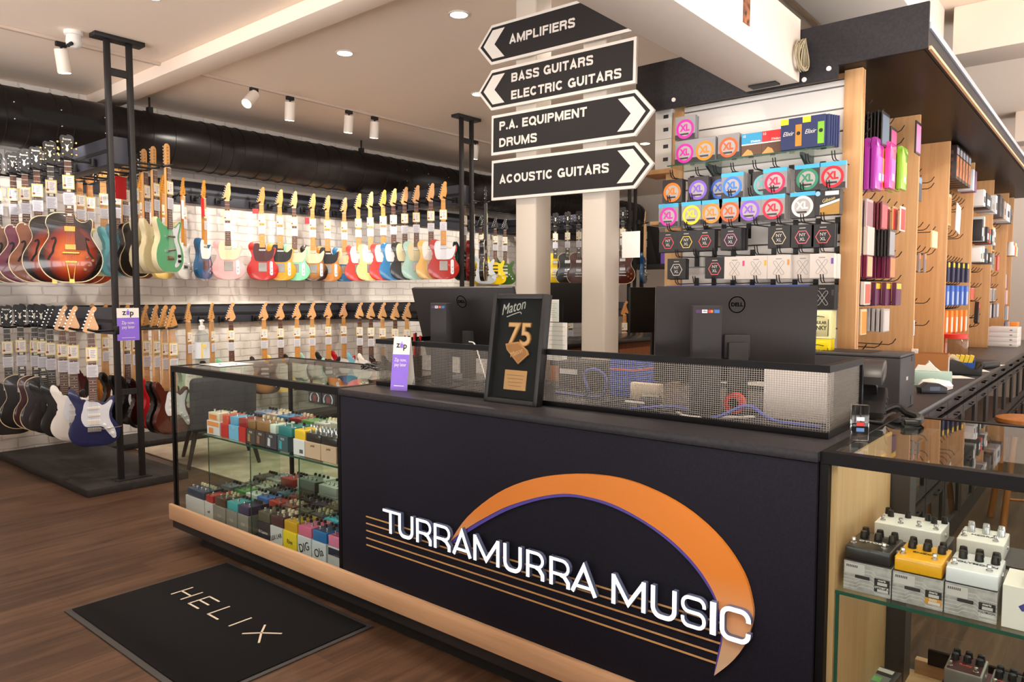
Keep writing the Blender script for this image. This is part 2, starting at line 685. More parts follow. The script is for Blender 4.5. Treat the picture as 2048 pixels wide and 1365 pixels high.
# ---------------------------------------------------------------- ceiling fittings
HOT = M((255, 238, 214), 0.4, 0, 0, 22)
dl = thing('downlight', 'x', 'ceiling light', (0, 0, ZC))
MB().ring(circ(0.07, 32), circ(0.056, 32), 'z', -0.006, -0.0005).obj('trim_ring', WHITE, dl)
MB().lathe([(0.056, -0.0008), (0.056, -0.004)], n=24).obj('lens', HOT, dl)
DLL = {0: 'glowing round downlight at the very top left of the ceiling', 1: 'glowing round downlight nearest the arrow signs, at the top edge',
       2: 'glowing round downlight right of the track lights', 3: 'glowing round downlight half hidden by the tip of the second arrow sign',
       5: 'small glowing downlight far back, right of the arrow signs'}
for i, (x, y) in enumerate(DOWNLIGHTS):
    dup(dl, (x, y, ZC), 0, DLL.get(i, 'glowing round ceiling downlight'), None, None if i in DLL else 'downlights out of the picture')
for c in list(dl.children):
    bpy.data.objects.remove(c)
bpy.data.objects.remove(dl)
for y0, y1, lab in ((1.2, 2.75, 'thin white lighting track on the ceiling before the cross beam, far left'), (2.99, 8.8, 'long thin white lighting track on the ceiling after the cross beam')):
    tag(MB().box(-5.905, -5.875, y0, y1, ZC - 0.022, ZC - 0.001).obj('lighting_track', M((208, 190, 174), 0.6)), lab, 'light track')
TL = ['white cylinder spotlight left of the tall black rack post', 'white cylinder spotlight with its glowing face showing', 'white cylinder spotlight second from the left on the long track',
      'white cylinder spotlight third from the left on the long track', 'white cylinder spotlight fourth from the left on the long track', 'white spotlight behind the arrow signs',
      'white spotlight further back on the long track', 'white spotlight seen past the bottom arrow sign tip']
for (x, y, tg), lab in zip(TRACK, TL):
    t = thing('track_spotlight', lab, 'spotlight', (-5.89, y, ZC - 0.022))
    MB().box(-0.016, 0.016, -0.035, 0.035, -0.03, 0).obj('adapter', BLACK, t)
    MB().cyl((0, 0, -0.03), (0, 0, -0.07), 0.008).obj('stem', BLACK, t)
    v = (Vector(tg) - Vector((-5.89, y, ZC - 0.13))).normalized()
    if lab.endswith('glowing face showing'):
        v = Vector((0.25, -0.55, -0.55)).normalized()
    elif 'post' in lab:
        v = Vector((-0.1, 0.15, -1)).normalized()
    else:
        v = (v * 0.35 + Vector((0, 0, -1))).normalized()
    p0 = Vector((0, 0, -0.06)) - v * 0.01
    h = MB().cyl(p0, p0 + v * 0.16, 0.045, n=28).obj('head', M((236, 226, 214), 0.5), t)
    MB().cyl(p0 + v * 0.158, p0 + v * 0.162, 0.038, n=24).obj('lens', HOT, t)
t = thing('security_camera', 'white dome security camera on the ceiling beside the rack post', 'security camera', (-5.66, 2.05, ZC))
MB().lathe([(0.06, 0), (0.06, -0.025), (0.05, -0.03)], n=28).obj('base', WHITE, t)
v = Vector((0.45, -0.5, -0.75)).normalized()
MB().lathe([(0.01, -0.115), (0.03, -0.112), (0.046, -0.095), (0.05, -0.07), (0.045, -0.03)], n=28).obj('dome', WHITE, t)
b = MB()
for s in (-1, 1):
    c = Vector((s * 0.017 + 0.02, -0.026, -0.093))
    b.cyl(c, c + Vector((0.008, -0.014, -0.012)), 0.013, n=14)
b.obj('lens', BLACK, t)

# ---------------------------------------------------------------- display platforms, rug, mat
dark_carpet = wood('dark_grey_boards', (38, 35, 35), (56, 52, 51), 'x', 1.2, 0.55, 9)
b = MB(); b.box(-7.345, -5.43, 1.95, 2.66, 0, 0.055, 0.003)
tag(b.obj('display_platform', dark_carpet), 'low dark grey platform under the front guitar rack', 'platform')
b = MB(); b.box(-7.345, -6.85, 2.662, 9.5, 0, 0.055, 0.003)
tag(b.obj('display_platform', dark_carpet), 'low dark platform strip running along the foot of the brick wall', 'platform')
b = MB(); b.box(-7.345, -5.43, 5.2, 5.9, 0.0555, 0.09, 0.003) if False else b.box(-6.849, -5.3, 5.15, 5.95, 0, 0.055, 0.003)
tag(b.obj('display_platform', dark_carpet), 'low dark platform under the second guitar rack', 'platform')
b = MB(); b.box(-6.8, -4.5, 2.85, 5.1, 0.0, 0.012, 0.004)
tag(b.obj('floor_rug', speckle('beige_rug', (176, 158, 136), (204, 188, 168), 5.5, 0.95)), 'beige rug on the floor behind the left glass case', 'rug')
t = thing('entrance_mat', 'black entrance mat with cream lettering before the counter', 'mat', (-2.96, 1.54, 0))
MB().box(-0.585, 0.585, -0.38, 0.40, 0, 0.006, 0.002).obj('rubber_edge', M((58, 56, 56), 0.7), t)
MB().box(-0.565, 0.565, -0.355, 0.375, 0.006, 0.011, 0.002).obj('pile', speckle('black_mat_pile', (8, 7, 9), (20, 19, 21), 260, 1.0, 0.3), t)
b = MB()
MW = 0.0085
x = -0.384
def bar2(p, q):
    b.prism(ribbon([p, q], MW), 'z', 0.011, 0.0122)
y0, y1 = 0.0, 0.105
for sx in (0, 0.092):
    bar2((x + sx, y0), (x + sx, y1))
bar2((x, 0.05), (x + 0.092, 0.05))
x = -0.222
bar2((x, y0), (x, y1))
for yy in (0.004, 0.052, 0.101):
    bar2((x, yy), (x + 0.088, yy))
x = -0.05
bar2((x, y0), (x, y1)); bar2((x, 0.004), (x + 0.085, 0.004))
bar2((0.13, y0), (0.13, y1))
bar2((0.235, y1), (0.29, 0.054)); bar2((0.29, 0.054), (0.36, y1)); bar2((0.29, 0.054), (0.36, y0)); bar2((0.235, y0), (0.29, 0.054))
b.obj('lettering', M((206, 192, 172), 0.9), t)

# ================================================================ GUITAR RACKS AND RAILS
RAILM = M((52, 53, 63), 0.5)
ALU = M((150, 150, 156), 0.4, 0.6)
holders = {}


def wall_rail(lab, z0, z1, y0, y1):
    t = thing('guitar_wall_rail', lab, 'guitar rail', (-7.35, y0, z0))
    MB().box(0.002, 0.05, 0, y1 - y0, 0, z1 - z0, 0.002).obj('board', RAILM, t)
    MB().box(0.05, 0.056, 0, y1 - y0, (z1 - z0) * 0.5 - 0.012, (z1 - z0) * 0.5 + 0.012).obj('slot_channel', BLKM, t)
    MB().box(0.002, 0.07, 0, y1 - y0, z1 - z0, z1 - z0 + 0.028).obj('ledge', M((240, 236, 230), 0.5), t)
    return t


holders['WU'] = wall_rail('long upper guitar rail on the brick wall with a white ledge', 2.33, 2.545, 2.4, 10.5)
holders['WL'] = wall_rail('long lower dark guitar rail along the brick wall', 1.11, 1.305, 2.4, 10.5)
holders['WL'].children[-1].hide_render = False


def rack(lab, xe, yb, key, xw=-7.345):
    """Two beams standing out from the wall, carried by a ladder post."""
    t = thing('guitar_rack', lab, 'guitar rack', (xe, yb, 0.055))
    for y in (-0.075, 0.075):
        MB().box(-0.018, 0.018, y - 0.018, y + 0.018, 0, ZC - 0.055 - 0.03, 0.002).obj('post', STEEL, t)
    MB().box(-0.05, 0.05, -0.17, 0.17, ZC - 0.055 - 0.03, ZC - 0.056, 0.002).obj('top_plate', STEEL, t)
    MB().box(-0.012, 0.012, -0.06, 0.06, ZC - 0.055 - 0.27, ZC - 0.055 - 0.22).obj('cross_bar', STEEL, t)
    MB().box(-0.012, 0.012, -0.06, 0.06, 0.62, 0.66).obj('cross_bar', STEEL, t)
    MB().box(-0.06, 0.06, -0.12, 0.12, 0, 0.006).obj('foot_plate', STEEL, t)
    for z0, z1 in ((2.34, 2.53), (1.11, 1.305)):
        b = MB(); b.box(xw - xe, -0.02, -0.055, 0.055, z0 - 0.055, z1 - 0.055, 0.002)
        b.obj('beam', RAILM, t)
        zc = (z0 + z1) / 2 - 0.055
        b = MB(); b.box(xw - xe, -0.02, -0.061, -0.055, zc - 0.012, zc + 0.012); b.box(xw - xe, -0.02, 0.055, 0.061, zc - 0.012, zc + 0.012)
        b.obj('slot_channel', BLKM, t)
    holders[key] = t
    return t


rack('black guitar rack with ladder post nearest the left edge', -5.56, 2.30, 'R1')
rack('black guitar rack with ladder post behind the counter monitors', -5.24, 5.56, 'R2')
rack('distant black guitar rack with ladder post right of the white columns', -5.09, 8.62, 'R3')

_H = {}


def hanger(holder, d, pos, rz):
    if d not in _H:
        b = MB()
        b.box(-0.028, 0.028, d - 0.03, d, -0.03, 0.03, 0.004)
        b.cyl((0, d - 0.03, 0), (0, 0.035, 0), 0.008)
        b.tube([(-0.036, -0.035, 0.012), (-0.036, 0.005, 0), (-0.02, 0.03, 0), (0.02, 0.03, 0), (0.036, 0.005, 0), (0.036, -0.035, 0.012)], 0.0085, 8)
        _H[d] = b.mesh('hanger', BLACK)
    o = link('hanger', _H[d], holder)
    o.location = Vector(pos) - holder.location
    o.rotation_euler = (0, 0, rz)
    return o


# ================================================================ GUITARS
OUT = {
    'tele': [(0, 0), (-80, 4), (-135, 35), (-160, 95), (-152, 150), (-122, 200), (-108, 238), (-116, 285), (-138, 330), (-140, 370), (-112, 400), (-65, 400), (-30, 385), (0, 378), (26, 378), (30, 330),
             (50, 302), (78, 303), (100, 330), (120, 350), (137, 338), (133, 295), (113, 250), (110, 222), (125, 190), (152, 150), (160, 95), (135, 35), (80, 4)],
    'strat': [(0, 0), (-85, 6), (-140, 45), (-160, 105), (-142, 165), (-112, 215), (-107, 260), (-126, 310), (-150, 360), (-152, 398), (-134, 415), (-108, 398), (-88, 355), (-62, 328), (-32, 322), (0, 330),
              (32, 318), (55, 298), (80, 312), (103, 342), (122, 352), (135, 336), (127, 295), (110, 252), (107, 215), (124, 180), (150, 140), (160, 95), (145, 40), (90, 5)],
    'archtop': [(0, 0), (-90, 8), (-160, 55), (-198, 130), (-196, 205), (-164, 270), (-136, 322), (-134, 370), (-150, 420), (-136, 468), (-92, 497), (-30, 500), (0, 500), (28, 496), (38, 462), (66, 438),
                (100, 440), (126, 462), (142, 448), (140, 400), (132, 340), (164, 270), (196, 205), (198, 130), (160, 55), (90, 8)],
    'semi': [(0, 0), (-90, 6), (-165, 50), (-203, 125), (-196, 200), (-155, 262), (-130, 310), (-138, 365), (-150, 415), (-128, 455), (-92, 458), (-58, 432), (-30, 415), (0, 412), (30, 415), (58, 432),
             (92, 458), (128, 455), (150, 415), (138, 365), (130, 310), (155, 262), (196, 200), (203, 125), (165, 50), (90, 6)],
    'lp': [(0, 0), (-80, 6), (-140, 45), (-165, 105), (-156, 170), (-122, 225), (-110, 265), (-118, 320), (-130, 372), (-112, 415), (-65, 438), (-28, 440), (0, 440), (26, 438), (32, 395), (50, 360), (78, 346),
           (105, 362), (128, 378), (138, 358), (128, 312), (112, 265), (122, 225), (156, 170), (165, 105), (140, 45), (80, 6)],
    'dano': [(0, 0), (-85, 5), (-145, 50), (-165, 115), (-150, 185), (-118, 240), (-116, 290), (-138, 345), (-150, 390), (-136, 412), (-106, 392), (-72, 362), (-32, 352), (0, 352), (32, 352), (72, 362),
             (105, 388), (135, 404), (146, 382), (134, 338), (115, 285), (118, 240), (150, 185), (165, 115), (145, 50), (85, 5)],
}
PG = {
    'tele': [(-30, 384), (-72, 386), (-94, 332), (-88, 262), (-72, 208), (-40, 200), (40, 200), (75, 212), (104, 245), (124, 325), (113, 342), (86, 316), (70, 306), (47, 310), (34, 330), (30, 384)],
    'strat': [(-30, 330), (-50, 322), (-60, 300), (-66, 265), (-76, 235), (-78, 195), (-62, 154), (-40, 142), (42, 142), (72, 110), (112, 52), (134, 60), (128, 112), (102, 172), (93, 222), (100, 262),
              (118, 315), (106, 326), (80, 304), (52, 290), (30, 310)],
    'archtop': [(36, 425), (48, 380), (92, 330), (98, 255), (88, 235), (30, 235), (30, 425)],
    'lp': [(32, 350), (50, 330), (98, 260), (90, 235), (50, 200), (32, 200)],
    'dano': [(30, 345), (66, 340), (102, 372), (120, 380), (108, 335), (88, 285), (92, 240), (118, 190), (128, 115), (100, 58), (60, 40), (52, 60), (80, 110), (78, 170), (52, 235), (40, 300)],
}
# body length, nut height, total length, body thickness
DIM = {'tele': (0.40, 0.80, 0.985, 0.044), 'strat': (0.415, 0.805, 0.99, 0.044), 'archtop': (0.50, 0.865, 1.055, 0.075), 'semi': (0.46, 0.86, 1.05, 0.05), 'lp': (0.44, 0.82, 1.0, 0.05), 'dano': (0.41, 0.79, 0.975, 0.042)}
HEADS = {
    'tele': [(-21, 0), (-28, 8), (-38, 16), (-34, 38), (-20, 90), (-7, 140), (3, 170), (16, 184), (30, 182), (37, 168), (33, 150), (36, 120), (37, 80), (28, 40), (22, 15), (21, 0)],
    'strat': [(-21, 0), (-30, 4), (-50, 10), (-47, 26), (-28, 80), (-10, 130), (4, 166), (18, 184), (33, 183), (40, 168), (34, 152), (22, 140), (22, 118), (34, 78), (46, 44), (47, 26), (34, 12), (21, 0)],
    'three': [(-22, 0), (-24, 20), (-38, 45), (-34, 100), (-46, 160), (-30, 185), (0, 178), (0, 190), (30, 185), (46, 160), (34, 100), (38, 45), (24, 20), (22, 0)],
    'dano': [(-20, 0), (-26, 18), (-30, 40), (-26, 150), (-20, 172), (0, 183), (22, 172), (26, 150), (22, 40), (24, 18), (20, 0)],
}
mm = lambda pts: [(u / 1000.0, v / 1000.0) for u, v in pts]


def build_guitar(kind):
    Lb, nut, L, th = DIM[kind]
    t = thing('electric_guitar', 'x', 'guitar')
    f = -th / 2
    out = mm(spline(OUT[kind], 3))
    MB().prism(out, 'y', f, th / 2, 0.006, 3).obj('body', WHITE, t, 50)
    hollow = kind in ('archtop', 'semi')
    if kind in ('archtop', 'semi', 'lp'):
        b = MB()
        inn = [(u * 0.975, (v - Lb / 2) * 0.98 + Lb / 2) for u, v in out]
        b.ring([(u * 1.004, (v - Lb / 2) * 1.004 + Lb / 2) for u, v in out], inn, 'y', f - 0.0012, f + 0.004)
        b.obj('binding', M((232, 214, 176), 0.4), t)
    if kind == 'dano':
        inn = [(u * 0.965, (v - Lb / 2) * 0.97 + Lb / 2) for u, v in out]
        MB().prism(inn, 'y', f - 0.002, f + 0.002).obj('top_panel', WHITE, t)
    if kind in PG:
        MB().prism(mm(spline(PG[kind], 2)) if kind != 'archtop' else mm(PG[kind]), 'y', f - (0.012 if kind == 'archtop' else 0.0035), f - (0.009 if kind == 'archtop' else 0.0), 0.0006, 1).obj('pickguard', WHITE, t)
    # neck, fretboard with frets and dots
    join = Lb - 0.06 if not hollow else Lb - 0.03
    end = {'tele': 0.345, 'strat': 0.325, 'archtop': 0.425, 'semi': 0.36, 'lp': 0.375, 'dano': 0.33}[kind]
    b = MB()
    b.prism([(-0.028, join), (-0.021, nut), (0.021, nut), (0.028, join)], 'y', f - 0.003, f + 0.02, 0.006, 2)
    b.obj('neck', WHITE, t)
    b = MB()
    b.prism([(-0.0285, end), (-0.0215, nut), (0.0215, nut), (0.0285, end)], 'y', f - 0.010, f - 0.003)
    b.mi = 1
    for k in range(1, 21):
        z = nut - (nut - end + 0.18) * (1 - 2 ** (-k / 12.0)) * 1.08
        if z > end:
            b.box(-0.022, 0.022, f - 0.0108, f - 0.0099, z - 0.0012, z + 0.0012)
    b.mi = 2
    for k in (3, 5, 7, 9, 12, 15):
        z = nut - (nut - end + 0.18) * (1 - 2 ** (-(k - 0.5) / 12.0)) * 1.08
        if kind in ('archtop', 'lp'):
            b.box(-0.013, 0.013, f - 0.0106, f - 0.0099, z - 0.008, z + 0.008)
        else:
            b.lathe([(0.003, f - 0.0106), (0.003, f - 0.0099)], (0, 0, z), 8, 'y')
    b.obj('fretboard', [WHITE, M((190, 184, 170), 0.3, 0.8), M((226, 220, 206), 0.4)], t, 0)
    hk = {'tele': 'tele', 'strat': 'strat', 'dano': 'dano'}.get(kind, 'three')
    hs = mm(spline(HEADS[hk], 2)) if hk != 'three' else mm(spline(HEADS[hk], 2))
    MB().prism([(u, v + nut) for u, v in hs], 'y', f - 0.004, f + 0.010, 0.002, 1).obj('headstock', WHITE, t)
    MB().box(-0.0215, 0.0215, f - 0.0125, f - 0.003, nut - 0.002, nut + 0.003).obj('nut', M((236, 230, 214), 0.4), t)
    gold = kind == 'archtop'
    met = GOLD if gold else CHROME
    if hk == 'three':
        spots = [(s * 0.045, 0.05 + 0.042 * k, s) for k in range(3) for s in (-1, 1)]
    else:
        sl = {'tele': (-0.033, 0.0068), 'strat': (-0.038, 0.0085), 'dano': (-0.027, 0.0002)}[hk]
        spots = [(sl[0] + sl[1] * k, 0.034 + 0.0235 * k, -1) for k in range(6)]
    for x, z, s in spots:
        b = MB()
        b.box(x - 0.006 + s * 0.012, x + 0.006 + s * 0.012, f + 0.001, f + 0.009, nut + z - 0.006, nut + z + 0.006, 0.002, 1)
        b.cyl((x, f + 0.005, nut + z), (x + s * 0.01, f + 0.005, nut + z), 0.003, n=8)
        b.cyl((x - s * 0.018, f - 0.013, nut + z), (x - s * 0.018, f - 0.003, nut + z), 0.004, n=8)
        b.obj('tuner', met, t)
    if hk == 'three':
        b = MB()
        b.prism([(u, v + nut + 0.10) for u, v in mm([(-10, -20), (0, -34), (10, -20), (5, 0), (14, 22), (0, 12), (-14, 22), (-5, 0)])], 'y', f - 0.0052, f - 0.0042)
        b.obj('inlay', M((222, 218, 208), 0.4), t)
        if kind in ('archtop', 'semi'):
            text('Ibanez', 0.021, M((222, 218, 208), 0.4), t, 'lettering', (0, f - 0.0048, nut + 0.155), FY(), 0.0003, 0.01)
    # hardware
    def pickup(z, w, h, mat, dz=0.008):
        MB().box(-w / 2, w / 2, f - dz, f, z - h / 2, z + h / 2, 0.002, 1).obj('pickup', mat, t)

    def knob(x, z, mat, r=0.010, hh=0.018):
        MB().lathe([(r, 0), (r * 0.85, -hh), (r * 0.4, -hh - 0.001)], (x, f - 0.001, z), 14, 'y').obj('knob', mat, t)
    if kind == 'tele':
        pickup(0.318, 0.070, 0.018, CHROME)
        MB().box(-0.042, 0.042, f - 0.004, f, 0.088, 0.185, 0.001, 1).obj('bridge', M((150, 145, 138), 0.25, 1.0), t)
        MB().prism([(u + 0.088, v + 0.125) for u, v in ribbonround(0.016, 0.075)], 'y', f - 0.003, f).obj('control_plate', CHROME, t)
        knob(0.088, 0.085, CHROME); knob(0.088, 0.125, CHROME)
    elif kind == 'strat':
        for z in (0.272, 0.222):
            pickup(z, 0.078, 0.018, WHITE)
        pickup(0.172, 0.078, 0.036, WHITE)
        MB().box(-0.042, 0.042, f - 0.010, f, 0.105, 0.135, 0.001, 1).obj('bridge', CHROME, t)
        MB().tube([(0.03, f - 0.01, 0.125), (0.07, f - 0.022, 0.12), (0.17, f - 0.03, 0.135)], 0.0025, 6).obj('tremolo_arm', CHROME, t)
        for x, z in ((0.062, 0.148), (0.09, 0.118), (0.112, 0.085)):
            knob(x, z, WHITE, 0.011)
    elif hollow:
        pickup(0.385, 0.072, 0.040, GOLD if gold else CHROME, 0.012); pickup(0.255, 0.072, 0.040, GOLD if gold else CHROME, 0.012)
        b = MB(); b.box(-0.055, 0.055, f - 0.016, f, 0.205, 0.222, 0.003, 1)
        b.obj('bridge', GOLD if gold else CHROME, t)
        b = MB()
        if gold:
            b.tube([(-0.028, f - 0.008, 0.145), (-0.012, f - 0.004, 0.02)], 0.003, 6)
            b.tube([(0.028, f - 0.008, 0.145), (0.012, f - 0.004, 0.02)], 0.003, 6)
            b.box(-0.038, 0.038, f - 0.012, f - 0.002, 0.14, 0.158, 0.002, 1)
            b.box(-0.016, 0.016, f - 0.006, f + 0.02, -0.004, 0.024)
        else:
            b.box(-0.045, 0.045, f - 0.012, f, 0.165, 0.18, 0.002, 1)
        b.obj('tailpiece', GOLD if gold else CHROME, t)
        for s in (-1, 1):
            pts = [(s * (u), v) for u, v in ((-0.118, 0.305), (-0.098, 0.318), (-0.092, 0.295), (-0.106, 0.25), (-0.112, 0.215), (-0.128, 0.19), (-0.142, 0.16))]
            b = MB(); b.prism(ribbon([(p[0], p[1]) for p in ospl2(pts)], 0.014), 'y', f - 0.0016, f - 0.0002)
            b.obj('f_hole', M((12, 8, 6), 0.6), t)
        for x, z in ((0.10, 0.185), (0.135, 0.16), (0.112, 0.125), (0.085, 0.095)):
            knob(x, z, M((150, 100, 50), 0.3), 0.012, 0.014)
    elif kind == 'lp':
        pickup(0.315, 0.072, 0.040, CHROME, 0.010); pickup(0.195, 0.072, 0.040, CHROME, 0.010)
        MB().box(-0.045, 0.045, f - 0.012, f, 0.145, 0.158, 0.002, 1).obj('bridge', CHROME, t)
        MB().box(-0.05, 0.05, f - 0.010, f, 0.105, 0.118, 0.002, 1).obj('tailpiece', CHROME, t)
        for x, z in ((0.08, 0.155), (0.115, 0.13), (0.075, 0.095), (0.11, 0.07)):
            knob(x, z, M((120, 80, 40), 0.3), 0.012, 0.014)
    elif kind == 'dano':
        for z in (0.275, 0.165):
            MB().cyl((-0.045, f - 0.008, z), (0.045, f - 0.008, z + 0.012 * (z < 0.2)), 0.010).obj('pickup', CHROME, t)
        MB().box(-0.04, 0.04, f - 0.008, f, 0.095, 0.125, 0.002, 1).obj('bridge', M((150, 130, 100), 0.3, 0.8), t)
        for z in (0.13, 0.09):
            knob(0.098, z, BLACK, 0.013)
    MB().tube([(0.0, f - 0.012, end + 0.02), (0.0, f - 0.012, end + 0.021)], 0.001, 4)
    b = MB()
    zb = {'tele': 0.13, 'strat': 0.12, 'archtop': 0.15, 'semi': 0.17, 'lp': 0.11, 'dano': 0.11}[kind]
    for k in range(6):
        xb, xn = -0.0262 + 0.0105 * k, -0.0175 + 0.007 * k
        b.tube([(xb, f - 0.014, zb), (xn, f - 0.0135, nut)], 0.0005, 3, caps=False)
    b.obj('strings', M((190, 186, 178), 0.3, 1.0), t, 0)
    # hanging cards
    b = MB()
    zt = nut - 0.10
    b.box(-0.037, 0.037, f - 0.0165, f - 0.0155, zt - 0.10, zt)
    b.mi = 1
    b.box(-0.031, 0.031, f - 0.017, f - 0.0164, zt - 0.093, zt - 0.008)
    b.mi = 2
    b.box(-0.024, -0.021, f - 0.0174, f - 0.0169, zt - 0.062, zt - 0.015)
    b.lathe([(0.009, f - 0.0174), (0.009, f - 0.0169)], (-0.022, 0, zt - 0.074), 10, 'y')
    b.mi = 3
    for k in range(5):
        b.box(-0.008, 0.022 - 0.004 * (k % 3), f - 0.0174, f - 0.0169, zt - 0.026 - 0.012 * k, zt - 0.022 - 0.012 * k)
    b.obj('price_tag', [M((226, 206, 120), 0.6), PAPER, M((150, 60, 50), 0.6), M((150, 146, 150), 0.7)], t, 0)
    b = MB()
    zt = nut - 0.225
    b.box(-0.035, 0.035, f - 0.0165, f - 0.0155, zt - 0.085, zt)
    b.mi = 1
    for k in range(7):
        b.box(-0.027, 0.027 - 0.005 * (k % 3), f - 0.0171, f - 0.0164, zt - 0.017 - 0.010 * k, zt - 0.013 - 0.010 * k)
    b.obj('spec_card', [M((214, 214, 222), 0.5), M((160, 158, 168), 0.7)], t, 0)
    return t


def ribbonround(r, h, n=8):
    out = []
    for k in range(n + 1):
        a = math.pi * k / n
        out.append((r * math.cos(a), h - r + r * math.sin(a)))
    for k in range(n + 1):
        a = math.pi + math.pi * k / n
        out.append((r * math.cos(a), -h + r + r * math.sin(a)))
    return out


def ospl2(pts):
    return [(p[0], p[1]) for p in ospline([(u, v, 0) for u, v in pts], 4)]


GC = {'white': (238, 234, 228), 'pink': (236, 168, 168), 'red': (176, 36, 30), 'tomato': (214, 52, 40), 'amber': (222, 150, 30), 'mint': (136, 222, 176), 'blue': (24, 118, 176), 'lake': (26, 82, 124), 'cream': (246, 214, 132),
      'black': (18, 17, 19), 'surf': (176, 218, 206), 'butter': (232, 184, 96), 'silver': (196, 202, 208), 'yellow': (246, 210, 10), 'green': (60, 98, 36), 'navy': (26, 34, 84), 'aqua': (120, 196, 206), 'sky': (118, 178, 200),
      'ivory': (224, 214, 172), 'sea': (92, 168, 122), 'pear': (226, 220, 160), 'oxblood': (66, 20, 26), 'charcoal': (52, 48, 52), 'magenta': (96, 24, 52), 'walnut': (106, 62, 34), 'brown': (122, 66, 34), 'forest': (28, 92, 44), 'natural': (206, 132, 56),
      'seafoam': (178, 200, 170), 'cherry': (126, 18, 16), 'teal': (24, 74, 74), 'peach': (214, 196, 160), 'redbrown': (134, 52, 26), 'fire': (204, 22, 34), 'tort': (66, 22, 24), 'pearl': (222, 226, 236), 'rust': (78, 28, 18)}
BURSTS = {'sunburst': burst_mat('sunburst_lacquer', (214, 98, 22), (150, 44, 14), (18, 12, 10)), 'tobacco': burst_mat('tobacco_burst_lacquer', (196, 136, 60), (160, 104, 46), (44, 22, 12)),
          'darkburst': burst_mat('dark_burst_lacquer', (168, 80, 26), (60, 22, 14), (14, 12, 12))}


def lac(c):
    return BURSTS[c] if c in BURSTS else M(GC[c], 0.3, 0, 0.6)


MAPLE, AMBER, ROSE, EBONY = M((216, 160, 96), 0.35, 0, 0.4), M((214, 144, 54), 0.35, 0, 0.5), M((92, 52, 38), 0.5), M((34, 28, 28), 0.4)
NECKS = {'m': (MAPLE, MAPLE, MAPLE), 'a': (AMBER, AMBER, AMBER), 'r': (MAPLE, ROSE, MAPLE), 'ar': (AMBER, ROSE, AMBER), 'k': (ROSE, ROSE, BLACK), 'kk': (EBONY, EBONY, BLACK), 'o': (lac('natural'), lac('natural'), lac('natural'))}
PROTO = {}


def guitar(kind, x, y, zt, rz, body, pg, neck, holder, label, group):
    if kind not in PROTO:
        PROTO[kind] = build_guitar(kind)
    g = dup(PROTO[kind], (x, y, zt - DIM[kind][2]), R(rz), label, 'guitar', group)
    nk = NECKS[neck]
    tb = {'body': lac(body), 'neck': nk[0], 'fretboard': nk[1], 'headstock': nk[2]}
    if kind == 'dano':
        tb['body'] = M((222, 208, 168), 0.4); tb['top_panel'] = lac(body)
    if pg:
        tb['pickguard'] = M(GC[pg], 0.35, 0, 0.3) if pg in GC else WHITE
    if kind == 'strat' and body == 'yellow':
        tb['pickup'] = BLACK
    recolor(g, tb)
    if 'pickguard' in [c.name.split('.')[0] for c in g.children] and not pg:
        for c in list(g.children):
            if c.name.split('.')[0] == 'pickguard':
                bpy.data.objects.remove(c)
    zn = zt - DIM[kind][2] + DIM[kind][1] + 0.012
    th = DIM[kind][3]
    if holder in ('WU', 'WL'):
        d, hr = round(x + 7.30, 2), R(90)
    else:
        yb = holders[holder].location.y
        if y < yb:
            d, hr = round(yb - 0.055 - y, 2), 0
        else:
            d, hr = round(y - yb - 0.055, 2), R(180)
    off = Vector((math.sin(R(rz)), -math.cos(R(rz)), 0)) * (th / 2 - 0.005)
    hanger(holders[holder], d, (x + off.x * 0.6, y + off.y * 0.6, zn), hr)
    return g


